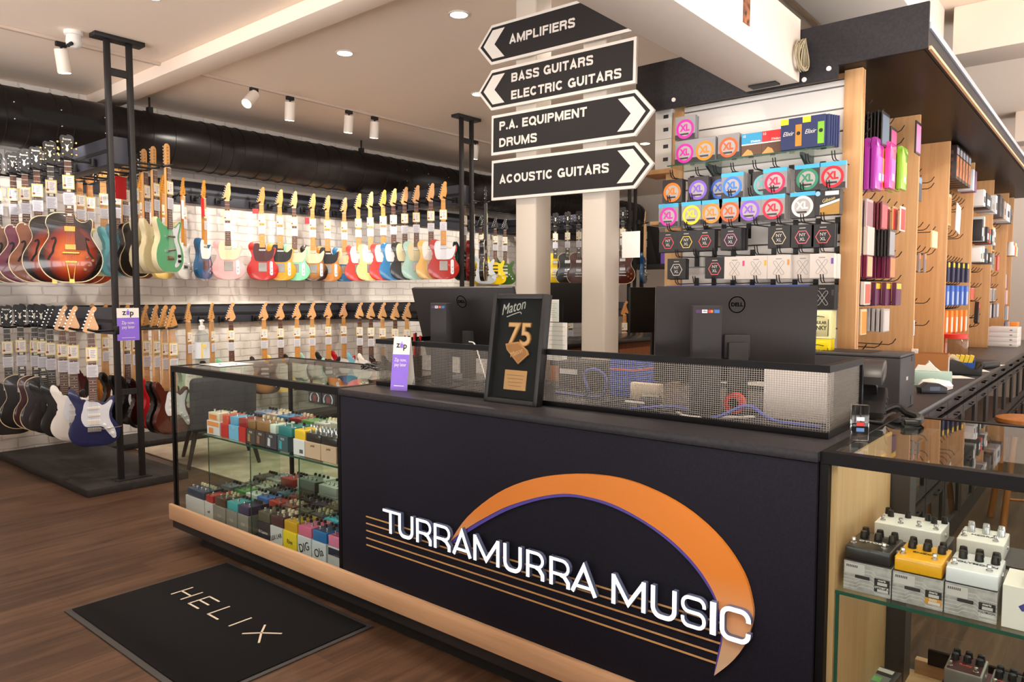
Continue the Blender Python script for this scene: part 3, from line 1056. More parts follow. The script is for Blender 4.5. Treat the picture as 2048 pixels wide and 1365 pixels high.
GUITARS = [
    ('archtop', -5.88, 2.06, 2.545, 71, 'sunburst', 'rust', 'k', 'R1', 'large sunburst hollow-body guitar with gold hardware, foremost on the front rack', 'guitars on the upper front rack'),
    ('archtop', -6.22, 2.06, 2.545, 72, 'sunburst', 'rust', 'kk', 'R1', 'sunburst hollow-body guitar half hidden behind the foremost one', 'guitars on the upper front rack'),
    ('semi', -6.51, 2.06, 2.545, 72, 'brown', None, 'k', 'R1', 'brown semi-hollow guitar just left of the two sunburst ones', 'guitars on the upper front rack'),
    ('semi', -6.78, 2.06, 2.545, 73, 'magenta', None, 'k', 'R1', 'dark magenta semi-hollow guitar on the front rack', 'guitars on the upper front rack'),
    ('semi', -6.92, 2.02, 2.545, 74, 'walnut', None, 'k', 'R1', 'walnut semi-hollow guitar left of the dark magenta one', 'guitars on the upper front rack'),
    ('semi', -7.01, 1.93, 2.545, 75, 'forest', None, 'kk', 'R1', 'green semi-hollow guitar cut by the left edge of the photo', 'guitars on the upper front rack'),
    ('semi', -7.03, 2.62, 2.545, 95, 'redbrown', None, 'o', 'R1', 'red-brown guitar with orange headstock seen behind the foremost sunburst guitar', 'guitars behind the upper front rack'),
    ('semi', -6.92, 2.50, 2.545, 95, 'redbrown', None, 'o', 'R1', 'orange-necked guitar mostly hidden behind the foremost sunburst guitar', 'guitars behind the upper front rack'),
    ('tele', -6.73, 2.62, 2.545, 84, 'pear', 'white', 'm', 'R1', 'pale yellow guitar with white pickguard left of the rack post', 'guitars behind the upper front rack'),
    ('strat', -6.59, 2.66, 2.545, 103, 'aqua', 'white', 'r', 'R1', 'aqua guitar directly behind the left upright of the rack post', 'guitars behind the upper front rack'),
    ('strat', -6.33, 2.62, 2.545, 106, 'sky', 'white', 'r', 'R1', 'sky blue guitar between the two uprights of the rack post', 'guitars behind the upper front rack'),
    ('lp', -6.21, 2.64, 2.545, 112, 'black', 'black', 'k', 'R1', 'dark guitar behind the right upright of the rack post', 'guitars behind the upper front rack'),
    ('dano', -5.96, 2.62, 2.545, 121, 'ivory', 'white', 'r', 'R1', 'ivory double-cutaway guitar just right of the rack post', 'guitars behind the upper front rack'),
    ('dano', -5.80, 2.62, 2.545, 121, 'ivory', 'white', 'r', 'R1', 'ivory double-cutaway guitar tucked behind the green one', 'guitars behind the upper front rack'),
    ('dano', -5.62, 2.64, 2.545, 119, 'sea', 'pearl', 'r', 'R1', 'sea green double-cutaway guitar with silver-white pickguard and cream sides', 'guitars behind the upper front rack'),
    ('strat', -7.10, 3.08, 2.545, 117, 'brown', 'white', 'a', 'WU', 'brown guitar on the wall rail behind the ivory ones', 'guitars on the upper wall rail'),
    ('strat', -7.10, 3.28, 2.545, 120, 'cream', 'white', 'a', 'WU', 'cream guitar on the wall rail behind the sea green one', 'guitars on the upper wall rail'),
    ('strat', -7.10, 3.48, 2.545, 130, 'white', 'white', 'a', 'WU', 'white guitar turned sideways on the upper wall rail', 'guitars on the upper wall rail'),
    ('tele', -7.10, 3.69, 2.545, 125, 'lake', 'white', 'a', 'WU', 'metallic blue guitar turned sideways with a red card above it', 'guitars on the upper wall rail'),
    ('tele', -7.10, 3.96, 2.545, 61, 'pink', 'ivory', 'r', 'WU', 'pale pink guitar alone on the upper wall rail', 'guitars on the upper wall rail'),
    ('tele', -7.10, 4.35, 2.545, 58, 'red', 'tort', 'a', 'WU', 'red guitar with dark pickguard right of the pale pink one', 'guitars on the upper wall rail'),
    ('tele', -7.10, 4.57, 2.545, 57, 'amber', 'black', 'a', 'WU', 'amber guitar with black pickguard just right of the red one with dark pickguard', 'guitars on the upper wall rail'),
    ('tele', -7.10, 4.75, 2.545, 56, 'mint', 'ivory', 'r', 'WU', 'mint green guitar on the upper wall rail', 'guitars on the upper wall rail'),
    ('tele', -7.10, 4.99, 2.545, 55, 'tobacco', 'ivory', 'a', 'WU', 'tobacco burst guitar with cream pickguard right of the mint one', 'guitars on the upper wall rail'),
    ('tele', -7.10, 5.19, 2.545, 54, 'natural', 'black', 'a', 'WU', 'amber brown guitar with black pickguard right of the tobacco burst one', 'guitars on the upper wall rail'),
    ('tele', -7.10, 5.43, 2.545, 53, 'blue', 'ivory', 'a', 'WU', 'blue guitar with cream pickguard mostly hidden at the end of the wall row', 'guitars on the upper wall rail'),
    ('tele', -6.70, 5.32, 2.545, 52, 'tomato', 'white', 'a', 'R2', 'bright red guitar at the inner end of the second rack, against the wall', 'guitars on the upper second rack'),
    ('tele', -6.49, 5.32, 2.545, 51, 'cream', 'white', 'm', 'R2', 'pale yellow guitar between the two inner bright red ones on the second rack', 'guitars on the upper second rack'),
    ('tele', -6.27, 5.32, 2.545, 50, 'tomato', 'white', 'a', 'R2', 'bright red guitar between the pale yellow and the bright blue one', 'guitars on the upper second rack'),
    ('tele', -6.10, 5.32, 2.545, 49, 'blue', 'white', 'r', 'R2', 'bright blue guitar with white pickguard on the second rack', 'guitars on the upper second rack'),
    ('tele', -5.92, 5.32, 2.545, 48, 'black', 'ivory', 'r', 'R2', 'black guitar with cream pickguard on the second rack', 'guitars on the upper second rack'),
    ('tele', -5.74, 5.32, 2.545, 47, 'surf', 'ivory', 'r', 'R2', 'pale surf green guitar right of the black one', 'guitars on the upper second rack'),
    ('tele', -5.52, 5.32, 2.545, 46, 'butter', 'white', 'r', 'R2', 'butterscotch guitar behind the outermost red one', 'guitars on the upper second rack'),
    ('tele', -5.34, 5.32, 2.545, 45, 'red', 'pearl', 'a', 'R2', 'red guitar with pearly pickguard, outermost on the second rack', 'guitars on the upper second rack'),
    ('strat', -5.55, 5.82, 2.545, 99, 'teal', 'black', 'k', 'R2', 'dark teal guitar seen through the second rack post', 'guitars on the upper second rack'),
    ('lp', -5.43, 5.82, 2.545, 123, 'cherry', 'black', 'o', 'R2', 'cherry red guitar seen edge-on right of the second rack post', 'guitars on the upper second rack'),
    ('lp', -5.26, 5.84, 2.545, 124, 'black', 'black', 'kk', 'R2', 'black guitar seen edge-on before the silver one', 'guitars on the upper second rack'),
    ('strat', -7.15, 7.87, 2.545, 52, 'yellow', 'yellow', 'k', 'WU', 'yellow guitar mostly hidden behind the black edge-on guitar', 'guitars on the upper wall rail'),
    ('strat', -6.98, 7.78, 2.545, 42, 'silver', 'silver', 'k', 'WU', 'silver white guitar behind the black edge-on guitar', 'guitars on the upper wall rail'),
    ('strat', -7.10, 8.14, 2.545, 41, 'yellow', 'yellow', 'k', 'WU', 'bright yellow guitar left of the white columns', 'guitars on the upper wall rail'),
    ('strat', -7.10, 8.36, 2.545, 40, 'green', 'green', 'k', 'WU', 'moss green guitar right beside the left white column', 'guitars on the upper wall rail'),
    ('lp', -6.20, 8.40, 2.545, 36, 'yellow', 'black', 'kk', 'R3', 'yellow guitar with black pickguard between the white columns', 'guitars on the distant rack'),
    ('lp', -5.99, 8.40, 2.545, 35, 'black', 'black', 'kk', 'R3', 'black single-cut guitar between the white columns', 'guitars on the distant rack'),
    ('lp', -5.80, 8.40, 2.545, 35, 'rust', 'rust', 'kk', 'R3', 'dark red-brown guitar half behind the right white column', 'guitars on the distant rack'),
    ('lp', -5.10, 8.40, 2.545, 31, 'rust', 'rust', 'kk', 'R3', 'dark brown guitar behind the paper sheet on the right column', 'guitars on the distant rack'),
    ('strat', -5.05, 8.86, 2.545, 108, 'lake', 'black', 'm', 'R3', 'blue guitar seen edge-on right of the distant rack', 'guitars on the distant rack'),
    ('strat', -5.57, 2.06, 1.32, 70, 'navy', 'pearl', 'r', 'R1', 'navy blue guitar with pearl white pickguard, foremost on the lower front rack', 'guitars on the lower front rack'),
    ('strat', -5.91, 2.06, 1.32, 71, 'white', 'pearl', 'r', 'R1', 'white guitar half behind the navy blue one', 'guitars on the lower front rack'),
    ('strat', -6.11, 2.06, 1.32, 71, 'black', 'black', 'r', 'R1', 'black guitar with light headstock left of the white one', 'guitars on the lower front rack'),
    ('strat', -6.36, 2.06, 1.32, 72, 'black', 'black', 'kk', 'R1', 'black guitar with dark headstock and dark hardware on the lower front rack', 'guitars on the lower front rack'),
    ('lp', -6.54, 2.06, 1.32, 73, 'charcoal', None, 'kk', 'R1', 'charcoal guitar with cream edge line on the lower front rack', 'guitars on the lower front rack'),
    ('lp', -6.70, 2.06, 1.32, 73, 'oxblood', None, 'kk', 'R1', 'dark oxblood guitar with cream edge line on the lower front rack', 'guitars on the lower front rack'),
    ('lp', -6.83, 2.00, 1.32, 74, 'black', None, 'kk', 'R1', 'black single-cut guitar left of the dark oxblood one', 'guitars on the lower front rack'),
    ('semi', -6.88, 1.92, 1.32, 74, 'black', None, 'kk', 'R1', 'black guitar cut by the left edge on the lower rack', 'guitars on the lower front rack'),
    ('strat', -7.23, 2.66, 1.32, 100, 'oxblood', 'black', 'm', 'R1', 'oxblood guitar peeking out behind the navy blue one', 'guitars behind the lower front rack'),
    ('strat', -6.83, 2.62, 1.32, 107, 'natural', 'natural', 'm', 'R1', 'orange-brown guitar with white knobs right of the navy blue one', 'guitars behind the lower front rack'),
    ('strat', -6.68, 2.66, 1.32, 106, 'darkburst', 'white', 'r', 'R1', 'dark sunburst guitar just left of the lower rack post', 'guitars behind the lower front rack'),
    ('strat', -6.39, 2.62, 1.32, 106, 'black', 'white', 'r', 'R1', 'black guitar between the post uprights below the purple flyer', 'guitars behind the lower front rack'),
    ('strat', -6.28, 2.64, 1.32, 107, 'black', 'pearl', 'm', 'R1', 'black guitar with white pickguard behind the right post upright', 'guitars behind the lower front rack'),
    ('strat', -6.04, 2.62, 1.32, 107, 'darkburst', 'white', 'm', 'R1', 'dark sunburst guitar right of the lower rack post', 'guitars behind the lower front rack'),
    ('strat', -5.95, 2.66, 1.32, 111, 'fire', 'white', 'm', 'R1', 'bright red guitar on the far side of the lower front rack', 'guitars behind the lower front rack'),
    ('strat', -5.71, 2.62, 1.32, 107, 'black', 'black', 'm', 'R1', 'black guitar between the bright red one and the glass case', 'guitars behind the lower front rack'),
    ('strat', -5.62, 2.64, 1.32, 101, 'rust', 'pearl', 'm', 'R1', 'dark brown guitar with white pickguard beside the glass case corner', 'guitars behind the lower front rack'),
    ('strat', -7.10, 3.50, 1.32, 116, 'seafoam', 'white', 'm', 'WL', 'pale sage guitar turned sideways, seen through the glass case corner', 'guitars on the lower wall rail'),
    ('strat', -7.10, 3.74, 1.32, 118, 'black', 'black', 'm', 'WL', 'dark guitar turned sideways behind the hand sanitiser bottle', 'guitars on the lower wall rail'),
    ('strat', -7.10, 3.97, 1.32, 61, 'mint', 'white', 'ar', 'WL', 'mint guitar on the lower wall rail right of the sanitiser bottle', 'guitars on the lower wall rail'),
    ('strat', -7.10, 4.35, 1.32, 58, 'tobacco', 'black', 'a', 'WL', 'tobacco burst guitar seen through the glass case top', 'guitars on the lower wall rail'),
    ('strat', -7.10, 4.55, 1.32, 57, 'cream', 'white', 'ar', 'WL', 'cream guitar on the lower wall rail', 'guitars on the lower wall rail'),
    ('strat', -7.10, 4.76, 1.32, 56, 'black', 'white', 'a', 'WL', 'black guitar right of the cream one on the lower wall rail', 'guitars on the lower wall rail'),
    ('strat', -7.10, 4.96, 1.32, 55, 'surf', 'white', 'a', 'WL', 'pale green guitar on the lower wall rail', 'guitars on the lower wall rail'),
    ('strat', -7.10, 5.18, 1.32, 54, 'black', 'black', 'a', 'WL', 'black guitar right of the pale green one on the lower wall rail', 'guitars on the lower wall rail'),
    ('strat', -7.10, 5.40, 1.32, 53, 'fire', 'white', 'a', 'WL', 'bright red guitar on the lower wall rail', 'guitars on the lower wall rail'),
    ('strat', -6.70, 5.32, 1.32, 52, 'sky', 'white', 'r', 'R2', 'sky blue guitar on the lower second rack, innermost', 'guitars on the lower second rack'),
    ('strat', -6.50, 5.32, 1.32, 51, 'white', 'white', 'r', 'R2', 'white guitar on the lower second rack', 'guitars on the lower second rack'),
    ('strat', -6.30, 5.32, 1.32, 50, 'tobacco', 'white', 'm', 'R2', 'tobacco burst guitar on the lower second rack', 'guitars on the lower second rack'),
    ('strat', -6.09, 5.32, 1.32, 49, 'black', 'white', 'r', 'R2', 'black guitar on the lower second rack', 'guitars on the lower second rack'),
    ('strat', -5.90, 5.32, 1.32, 48, 'cream', 'white', 'm', 'R2', 'cream guitar on the lower second rack beside the left monitor', 'guitars on the lower second rack'),
    ('lp', -6.12, 8.40, 1.32, 36, 'black', 'black', 'kk', 'R3', 'black guitar on the lower distant rack between the columns', 'guitars on the distant rack'),
    ('strat', -5.93, 8.40, 1.32, 35, 'walnut', 'white', 'kk', 'R3', 'walnut guitar on the lower distant rack between the columns', 'guitars on the distant rack'),
    ('strat', -5.06, 8.40, 1.32, 31, 'natural', 'white', 'o', 'R3', 'orange guitar on the lower distant rack beyond the desk phone', 'guitars on the distant rack'),
    ('strat', -5.09, 8.86, 1.32, 100, 'black', 'white', 'm', 'R3', 'dark guitar edge-on on the lower distant rack', 'guitars on the distant rack'),
]
for row in GUITARS:
    guitar(*row)

RED = M((206, 30, 36), 0.5)
for o in [o for o in COL.objects if o.get('category') == 'guitar']:
    lb = o['label']
    for key, xx, zz, w, h, m in (('with a red card', -0.062, 0.62, 0.06, 0.175, RED), ('sky blue guitar between', -0.05, 0.62, 0.10, 0.18, RED), ('right of the pale pink', -0.06, 0.70, 0.06, 0.05, RED), ('right of the mint one', -0.06, 0.64, 0.05, 0.07, RED), ('white guitar turned', -0.06, 0.58, 0.055, 0.18, PAPER)):
        if key in lb:
            b = MB(); b.box(xx - w / 2, xx + w / 2, -0.042, -0.041, zz, zz + h)
            b.tube([(xx, -0.041, zz + h), (-0.02, -0.03, 0.81)], 0.0008, 4)
            c = b.obj('swing_tag', m, o)
for t in PROTO.values():
    for c in list(t.children):
        bpy.data.objects.remove(c)
    bpy.data.objects.remove(t)

# ================================================================ SERVICE COUNTER
FR = M((13, 12, 13), 0.45, 0, 0, 0, 0.15)            # black case framing
t = thing('counter_base', 'long low black base carrying the counter and both glass cases', 'counter base', (-1.6, 2.3, 0))
o = MB().box(-4.13, 0.95, 1.903, 1.9215, 0.127, 0.213, 0.002).obj('timber_band', BEECHX)
tag(o, 'long pale timber band along the foot of the counter and both glass cases', 'timber band')
b = MB(); b.box(-2.53, 2.55, -0.375, -0.355, 0.074, 0.127); b.box(-2.53, -2.51, -0.355, 0.4, 0.074, 0.1495); b.box(-2.51, 2.55, -0.355, 0.42, 0.074, 0.1495)
b.obj('plinth', M((34, 32, 33), 0.5), t)
b = MB(); b.box(-2.3, 2.4, -0.32, 0.36, 0, 0.074)
b.obj('kick_board', M((20, 19, 20), 0.7), t)

t = thing('service_counter', 'dark charcoal counter with the lit shop sign on its front', 'counter', (-1.58, 1.92, 0.15))
NAVY = speckle('charcoal_laminate', (18, 18, 30), (24, 24, 37), 180, 0.75)
MB().box(-0.978, 0.995, 0.002, 0.03, 0.0, 0.82, 0.001).obj('front_panel', NAVY, t)
b = MB(); b.box(-0.97, 0.985, 0.031, 0.80, 0.0, 0.80)
b.obj('carcass', M((40, 38, 42), 0.6), t)
MB().box(-0.985, 0.998, -0.004, 0.83, 0.822, 0.85, 0.002).obj('worktop', speckle('grey_worktop', (38, 37, 41), (48, 46, 50), 120, 0.38), t)

# ---- shop sign on the counter front
t = thing('shop_sign', 'shop sign with lit white letters, orange arc and gold lines on the counter front', 'sign', (-1.6, 1.92, 0.15))
OX, OZ = -1.6, 0.15
rel = lambda pts: [(u - OX, v - OZ) for u, v in pts]
OUTER = [(-1.894, 0.479), (-1.8, 0.595), (-1.655, 0.708), (-1.502, 0.782), (-1.327, 0.827), (-1.167, 0.84), (-1.034, 0.82), (-0.924, 0.78), (-0.832, 0.718), (-0.769, 0.642), (-0.743, 0.571), (-0.739, 0.518), (-0.759, 0.446), (-0.794, 0.385), (-0.847, 0.324)]
INNER = [(-0.847, 0.324), (-0.832, 0.391), (-0.824, 0.45), (-0.838, 0.532), (-0.868, 0.587), (-0.921, 0.642), (-0.997, 0.692), (-1.091, 0.731), (-1.189, 0.756), (-1.285, 0.762), (-1.369, 0.756), (-1.474, 0.726), (-1.606, 0.671), (-1.716, 0.608), (-1.821, 0.539), (-1.894, 0.479)]
PURP = [(-0.849, 0.326), (-0.839, 0.389), (-0.83, 0.448), (-0.845, 0.529), (-0.877, 0.581), (-0.93, 0.634), (-1.005, 0.683), (-1.094, 0.721), (-1.193, 0.745), (-1.285, 0.752), (-1.369, 0.745), (-1.474, 0.715), (-1.6, 0.66), (-1.709, 0.597), (-1.812, 0.529), (-1.889, 0.472)]
ARC, _nt, _p = node_mat('orange_to_tan_print')
_tc = N(_nt, 'ShaderNodeTexCoord'); _sp = N(_nt, 'ShaderNodeSeparateXYZ'); _cr = ramp(_nt, [(0.36, (204, 176, 144)), (0.62, (222, 132, 42))])
_mr = N(_nt, 'ShaderNodeMath', operation='ADD')
_nt.links.new(_tc.outputs['Object'], _sp.inputs[0]); _nt.links.new(_sp.outputs[2], _mr.inputs[0]); _mr.inputs[1].default_value = 0.15
_nt.links.new(_mr.outputs[0], _cr.inputs[0]); _nt.links.new(_cr.outputs[0], _p.inputs['Base Color'])
oo, ii, pp = ospl2(rel(OUTER)), ospl2(rel(INNER)), ospl2(rel(PURP))
MB().prism(oo + ii[1:-1], 'y', -0.012, -0.0005, 0.0008, 1).obj('arc', ARC, t)
MB().prism(ii + pp[::-1], 'y', -0.008, -0.0005).obj('arc_edge', M((86, 72, 170), 0.5), t)
for (xr, z) in ((-0.831, 0.478), (-0.83, 0.449), (-0.83, 0.4185), (-0.835, 0.387), (-0.841, 0.3575)):
    MB().box(-2.391 - OX, xr - OX, -0.0018, -0.0002, z - OZ - 0.0028, z - OZ + 0.0028).obj('line', M((206, 160, 104), 0.45), t)
LH, SW, SV = 0.093, 0.0132, 0.0098     # cap height, vertical stroke, horizontal stroke
LIT = M((246, 248, 255), 0.4, 0, 0, 1.05)
RET = M((96, 108, 140), 0.4)


def arcpts(cx, cz, rx, rz, a0, a1, n=7):
    return [(cx + rx * math.cos(R(a0 + (a1 - a0) * k / n)), cz + rz * math.sin(R(a0 + (a1 - a0) * k / n))) for k in range(n + 1)]


def letter(ch, w):
    """Strokes of one wide square-shouldered capital, as 2-D polylines with their widths."""
    h, s, e = LH, SW, SV
    c = 0.026
    if ch == 'T':
        return [([(0, h - e / 2), (w, h - e / 2)], e), ([(w / 2, 0), (w / 2, h - e + 0.001)], s)]
    if ch == 'I':
        return [([(w / 2, 0), (w / 2, h)], w)]
    if ch == 'U':
        return [([(s / 2, h), (s / 2, c + e / 2)] + arcpts(s / 2 + c, e / 2 + c, c, c, 180, 270)[1:] + [(w - s / 2 - c, e / 2)] + arcpts(w - s / 2 - c, e / 2 + c, c, c, 270, 360)[1:] + [(w - s / 2, h)], s)]
    if ch == 'R':
        m = h * 0.44
        r = (h - m) / 2 - e * 0.25
        top = h - e / 2
        return [([(s / 2, 0), (s / 2, h)], s),
                ([(s * 0.6, top), (w - r - s / 2, top)] + arcpts(w - r - s / 2, (top + m) / 2, r, (top - m) / 2, 90, -90)[1:] + [(s * 0.6, m)], e),
                ([(w * 0.55, m), (w * 0.72, m - 0.004), (w - s / 2, m - 0.022), (w - s / 2, 0)], s)]
    if ch == 'A':
        return [([(s * 0.55, 0), (w / 2, h - 0.004), (w - s * 0.55, 0)], s), ([(w * 0.24, h * 0.24), (w * 0.76, h * 0.24)], e)]
    if ch == 'M':
        return [([(s / 2, 0), (s / 2, h)], s), ([(w - s / 2, 0), (w - s / 2, h)], s), ([(s * 0.6, h - 0.006), (w / 2, 0.012), (w - s * 0.6, h - 0.006)], s * 0.95)]
    if ch == 'S':
        r = 0.019
        t_, m_, b_ = h - e / 2, h / 2, e / 2
        return [([(w - s / 2, h * 0.70), (w - s / 2, t_ - r)] + arcpts(w - s / 2 - r, t_ - r, r, r, 0, 90)[1:] + arcpts(s / 2 + r, t_ - r, r, t_ - r - m_ if False else r, 90, 180) + arcpts(s / 2 + r, m_ + r, r, r, 180, 270)
                 + arcpts(w - s / 2 - r, m_ - r, r, r, 90, 0) + arcpts(w - s / 2 - r, b_ + r, r, r, 0, -90) + arcpts(s / 2 + r, b_ + r, r, r, 270, 180) + [(s / 2, h * 0.32)], e)]
    if ch == 'C':
        r = 0.0225
        return [([(w - s / 2, h * 0.66), (w - s / 2, h - e / 2 - r)] + arcpts(w - s / 2 - r, h - e / 2 - r, r, r, 0, 90)[1:] + arcpts(s / 2 + r, h - e / 2 - r, r, r, 90, 180)
                 + arcpts(s / 2 + r, e / 2 + r, r, r, 180, 270) + arcpts(w - s / 2 - r, e / 2 + r, r, r, 270, 360) + [(w - s / 2, h * 0.34)], s * 0.95)]


for ch, x0, w in (('T', -2.25, .091), ('U', -2.157, .085), ('R', -2.055, .084), ('R', -1.958, .087), ('A', -1.862, .098), ('M', -1.755, .122), ('U', -1.614, .081), ('R', -1.513, .076), ('R', -1.415, .082), ('A', -1.331, .102),
                  ('M', -1.176, .118), ('U', -1.04, .083), ('S', -.944, .079), ('I', -.854, .0175), ('C', -.825, .088)):
    lt = link('letter', None, t)
    b = MB(); f = MB()
    for i, (pl, wd) in enumerate(letter(ch, w)):
        o2 = ribbon([(u + x0 - OX, v + 0.451 - OZ) for u, v in pl], wd)
        b.prism(o2, 'y', -0.028 - i * 0.0002, -0.0125)
        f.prism(o2, 'y', -0.030 - i * 0.0002, -0.0283)
    bpy.data.objects.remove(lt)
    lt = b.obj('letter', RET, t, 0)
    f.obj('letter_face', LIT, lt, 0)

# ---- woven wire screen on the counter
t = thing('wire_mesh_screen', 'black framed silver wire mesh screen standing on the counter', 'screen', (-1.57, 2.1, 1.0))
x0, x1, yb, h = -0.965, 0.958, 0.345, 0.205
for nm, z0, z1, w in (('top_rail', h - 0.02, h, 0.022), ('bottom_rail', 0.0005, 0.018, 0.016)):
    b = MB(); b.box(x0, x1, 0, w, z0, z1); b.box(x1 - w, x1, w, yb, z0, z1); b.box(x0, x0 + w, w, yb, z0, z1)
    b.obj(nm, FR, t)
b = MB(); b.box(x1 - 0.016, x1, yb - 0.016, yb, 0.018, h - 0.02)
b.obj('end_post', FR, t)
wire = M((126, 119, 110), 0.35, 0.85)
b = MB()
r = 0.00055
n = int((x1 - x0) / 0.0074)
for k in range(n + 1):
    x = x0 + (x1 - x0) * k / n
    b.box(x - r, x + r, 0.008 - r, 0.008 + r, 0.018, h - 0.02)
m = 26
for k in range(1, m):
    z = 0.018 + (h - 0.038) * k / m
    b.box(x0, x1, 0.008 - r * 1.2, 0.008 + r * 1.2, z - r, z + r)
    for xx in (x0 + 0.008, x1 - 0.008):
        b.box(xx - r * 1.2, xx + r * 1.2, 0.008, yb, z - r, z + r)
n = int(yb / 0.0074)
for k in range(1, n):
    y = yb * k / n
    for xx in (x0 + 0.008, x1 - 0.008):
        b.box(xx - r, xx + r, y - r, y + r, 0.018, h - 0.02)
b.obj('wire_mesh', wire, t, 0)

# ---- commemorative shadow-box frame
t = thing('framed_plaque', 'black shadow-box frame with a bronze 75 badge leaning on the mesh screen', 'plaque', (-1.715, 2.042, 1.0005), R(-1))
t.rotation_euler = (R(-8.5), 0, R(1))
W2, HH = 0.125, 0.408
b = MB()
b.box(-W2, -W2 + 0.018, 0, 0.036, 0, HH, 0.002); b.box(W2 - 0.018, W2, 0, 0.036, 0, HH, 0.002)
b.box(-W2 + 0.018, W2 - 0.018, 0, 0.036, 0, 0.018, 0.002); b.box(-W2 + 0.018, W2 - 0.018, 0, 0.036, HH - 0.018, HH, 0.002)
b.obj('frame', M((26, 25, 27), 0.45), t)
MB().box(-W2 + 0.018, W2 - 0.018, 0.026, 0.034, 0.018, HH - 0.018).obj('backing', speckle('black_satin', (22, 20, 21), (28, 25, 25), 9, 0.75), t)
MB().box(-W2 + 0.018, W2 - 0.018, 0.006, 0.008, 0.018, HH - 0.018).obj('glass', GLASS, t)
BRZ = M((196, 136, 84), 0.35, 0.35)
SILV = M((200, 196, 190), 0.4)
text('Maton', 0.056, SILV, t, 'script', (-0.045, 0.0255, 0.36), FY(), 0.0006, 0.0, 0.8, 0.45).rotation_euler = (R(90), R(-14), 0)
b = MB(); b.prism(ribbon(ospl2([(-0.07, 0.324), (-0.035, 0.336), (-0.008, 0.343), (-0.002, 0.336)]), 0.003), 'y', 0.0245, 0.0258)
b.obj('script_flourish', SILV, t)
bad = text('75', 0.118, BRZ, t, 'badge', (0.004, 0.022, 0.255), FY(), 0.004, 0.026, 0.98)
text('75', 0.118, M((224, 172, 118), 0.4), bad, 'badge_outline', (0, 0, 0.0046), (0, 0, 0), 0.0006, 0.0, 0.98)
MB().prism([(-0.056, 0.222), (-0.048, 0.200), (0.012, 0.148), (0.058, 0.186), (0.05, 0.202), (0.004, 0.232)], 'y', 0.0135, 0.0205, 0.001, 1).obj('diamond', BRZ, t)
MB().prism([(-0.048, 0.217), (-0.042, 0.202), (0.012, 0.156), (0.050, 0.187), (0.043, 0.2), (0.003, 0.225)], 'y', 0.0125, 0.0136).obj('diamond_face', M((176, 116, 68), 0.45, 0.3), t)
text('Maton', 0.026, M((226, 176, 124), 0.4), t, 'script', (0.0, 0.012, 0.19), FY(), 0.0006, 0.0, 0.9, 0.4).rotation_euler = (R(90), R(-22), 0)
MB().box(-0.052, 0.052, 0.021, 0.0258, 0.052, 0.126, 0.001, 1).obj('name_plate', M((204, 150, 98), 0.4, 0.3), t)
for k in range(4):
    MB().box(-0.04 + 0.004 * k, 0.04 - 0.003 * k, 0.0204, 0.0211, 0.106 - 0.013 * k, 0.108 - 0.013 * k).obj('engraved_line', M((150, 100, 60), 0.5), t)


def zip_print(t, w, z0, z1, zs, y, s=1.0, par=None):
    """White and purple payment leaflet front: the three-letter word, strapline and rule."""
    MB().box(-w / 2, w / 2, y - 0.0006, y, z0, zs).obj('purple_print', PURPLE, t)
    zc = (zs + z1) / 2
    K = M((28, 22, 46), 0.5)
    text('z', 0.046 * s, K, t, 'lettering', (-0.021 * s, y - 0.001, zc + 0.003), FY(), 0.0003, 0.02)
    text('p', 0.046 * s, K, t, 'lettering', (0.021 * s, y - 0.001, zc - 0.001), FY(), 0.0003, 0.02)
    b = MB(); b.box(-0.008 * s, 0.008 * s, y - 0.0014, y - 0.0004, zc - 0.012 * s, zc + 0.012 * s); b.box(-0.003 * s, 0.003 * s, y - 0.0014, y - 0.0004, zc + 0.015 * s, zc + 0.020 * s)
    b.obj('lettering', PURPLE, t)
    text('Zip now,\npay later', 0.0255 * s, WHITE, t, 'lettering', (0, y - 0.001, zs - 0.042 * s), FY(), 0.0003, 0.0, 0.8)
    MB().box(-w * 0.3, w * 0.3, y - 0.0012, y - 0.0005, z0 + 0.018, z0 + 0.021).obj('lettering', WHITE, t)


t = thing('tent_card', 'purple and white tent card standing on the counter before the mesh', 'tent card', (-2.312, 2.035, 1.0005), R(18))
fcard = MB().box(-0.04, 0.04, -0.0008, 0.0008, 0, 0.226).obj('front_leaf', PAPER, t)
fcard.rotation_euler = (R(-9), 0, 0)
zip_print(fcard, 0.08, 0.0005, 0.226, 0.152, -0.0009, 0.8)
o = MB().box(-0.04, 0.04, -0.0008, 0.0008, 0, 0.226).obj('back_leaf', PAPER, t, 35, (0, 0.072, 0))
o.rotation_euler = (R(9), 0, 0)
t = thing('payment_flyer', 'purple and white payment flyer fixed across the front rack post', 'flyer', (-5.5385, 2.3, 1.07), R(90))
MB().box(-0.077, 0.077, 0, 0.001, 0, 0.235).obj('sheet', PAPER, t)
zip_print(t, 0.154, 0.0005, 0.235, 0.165, -0.0002, 1.25)


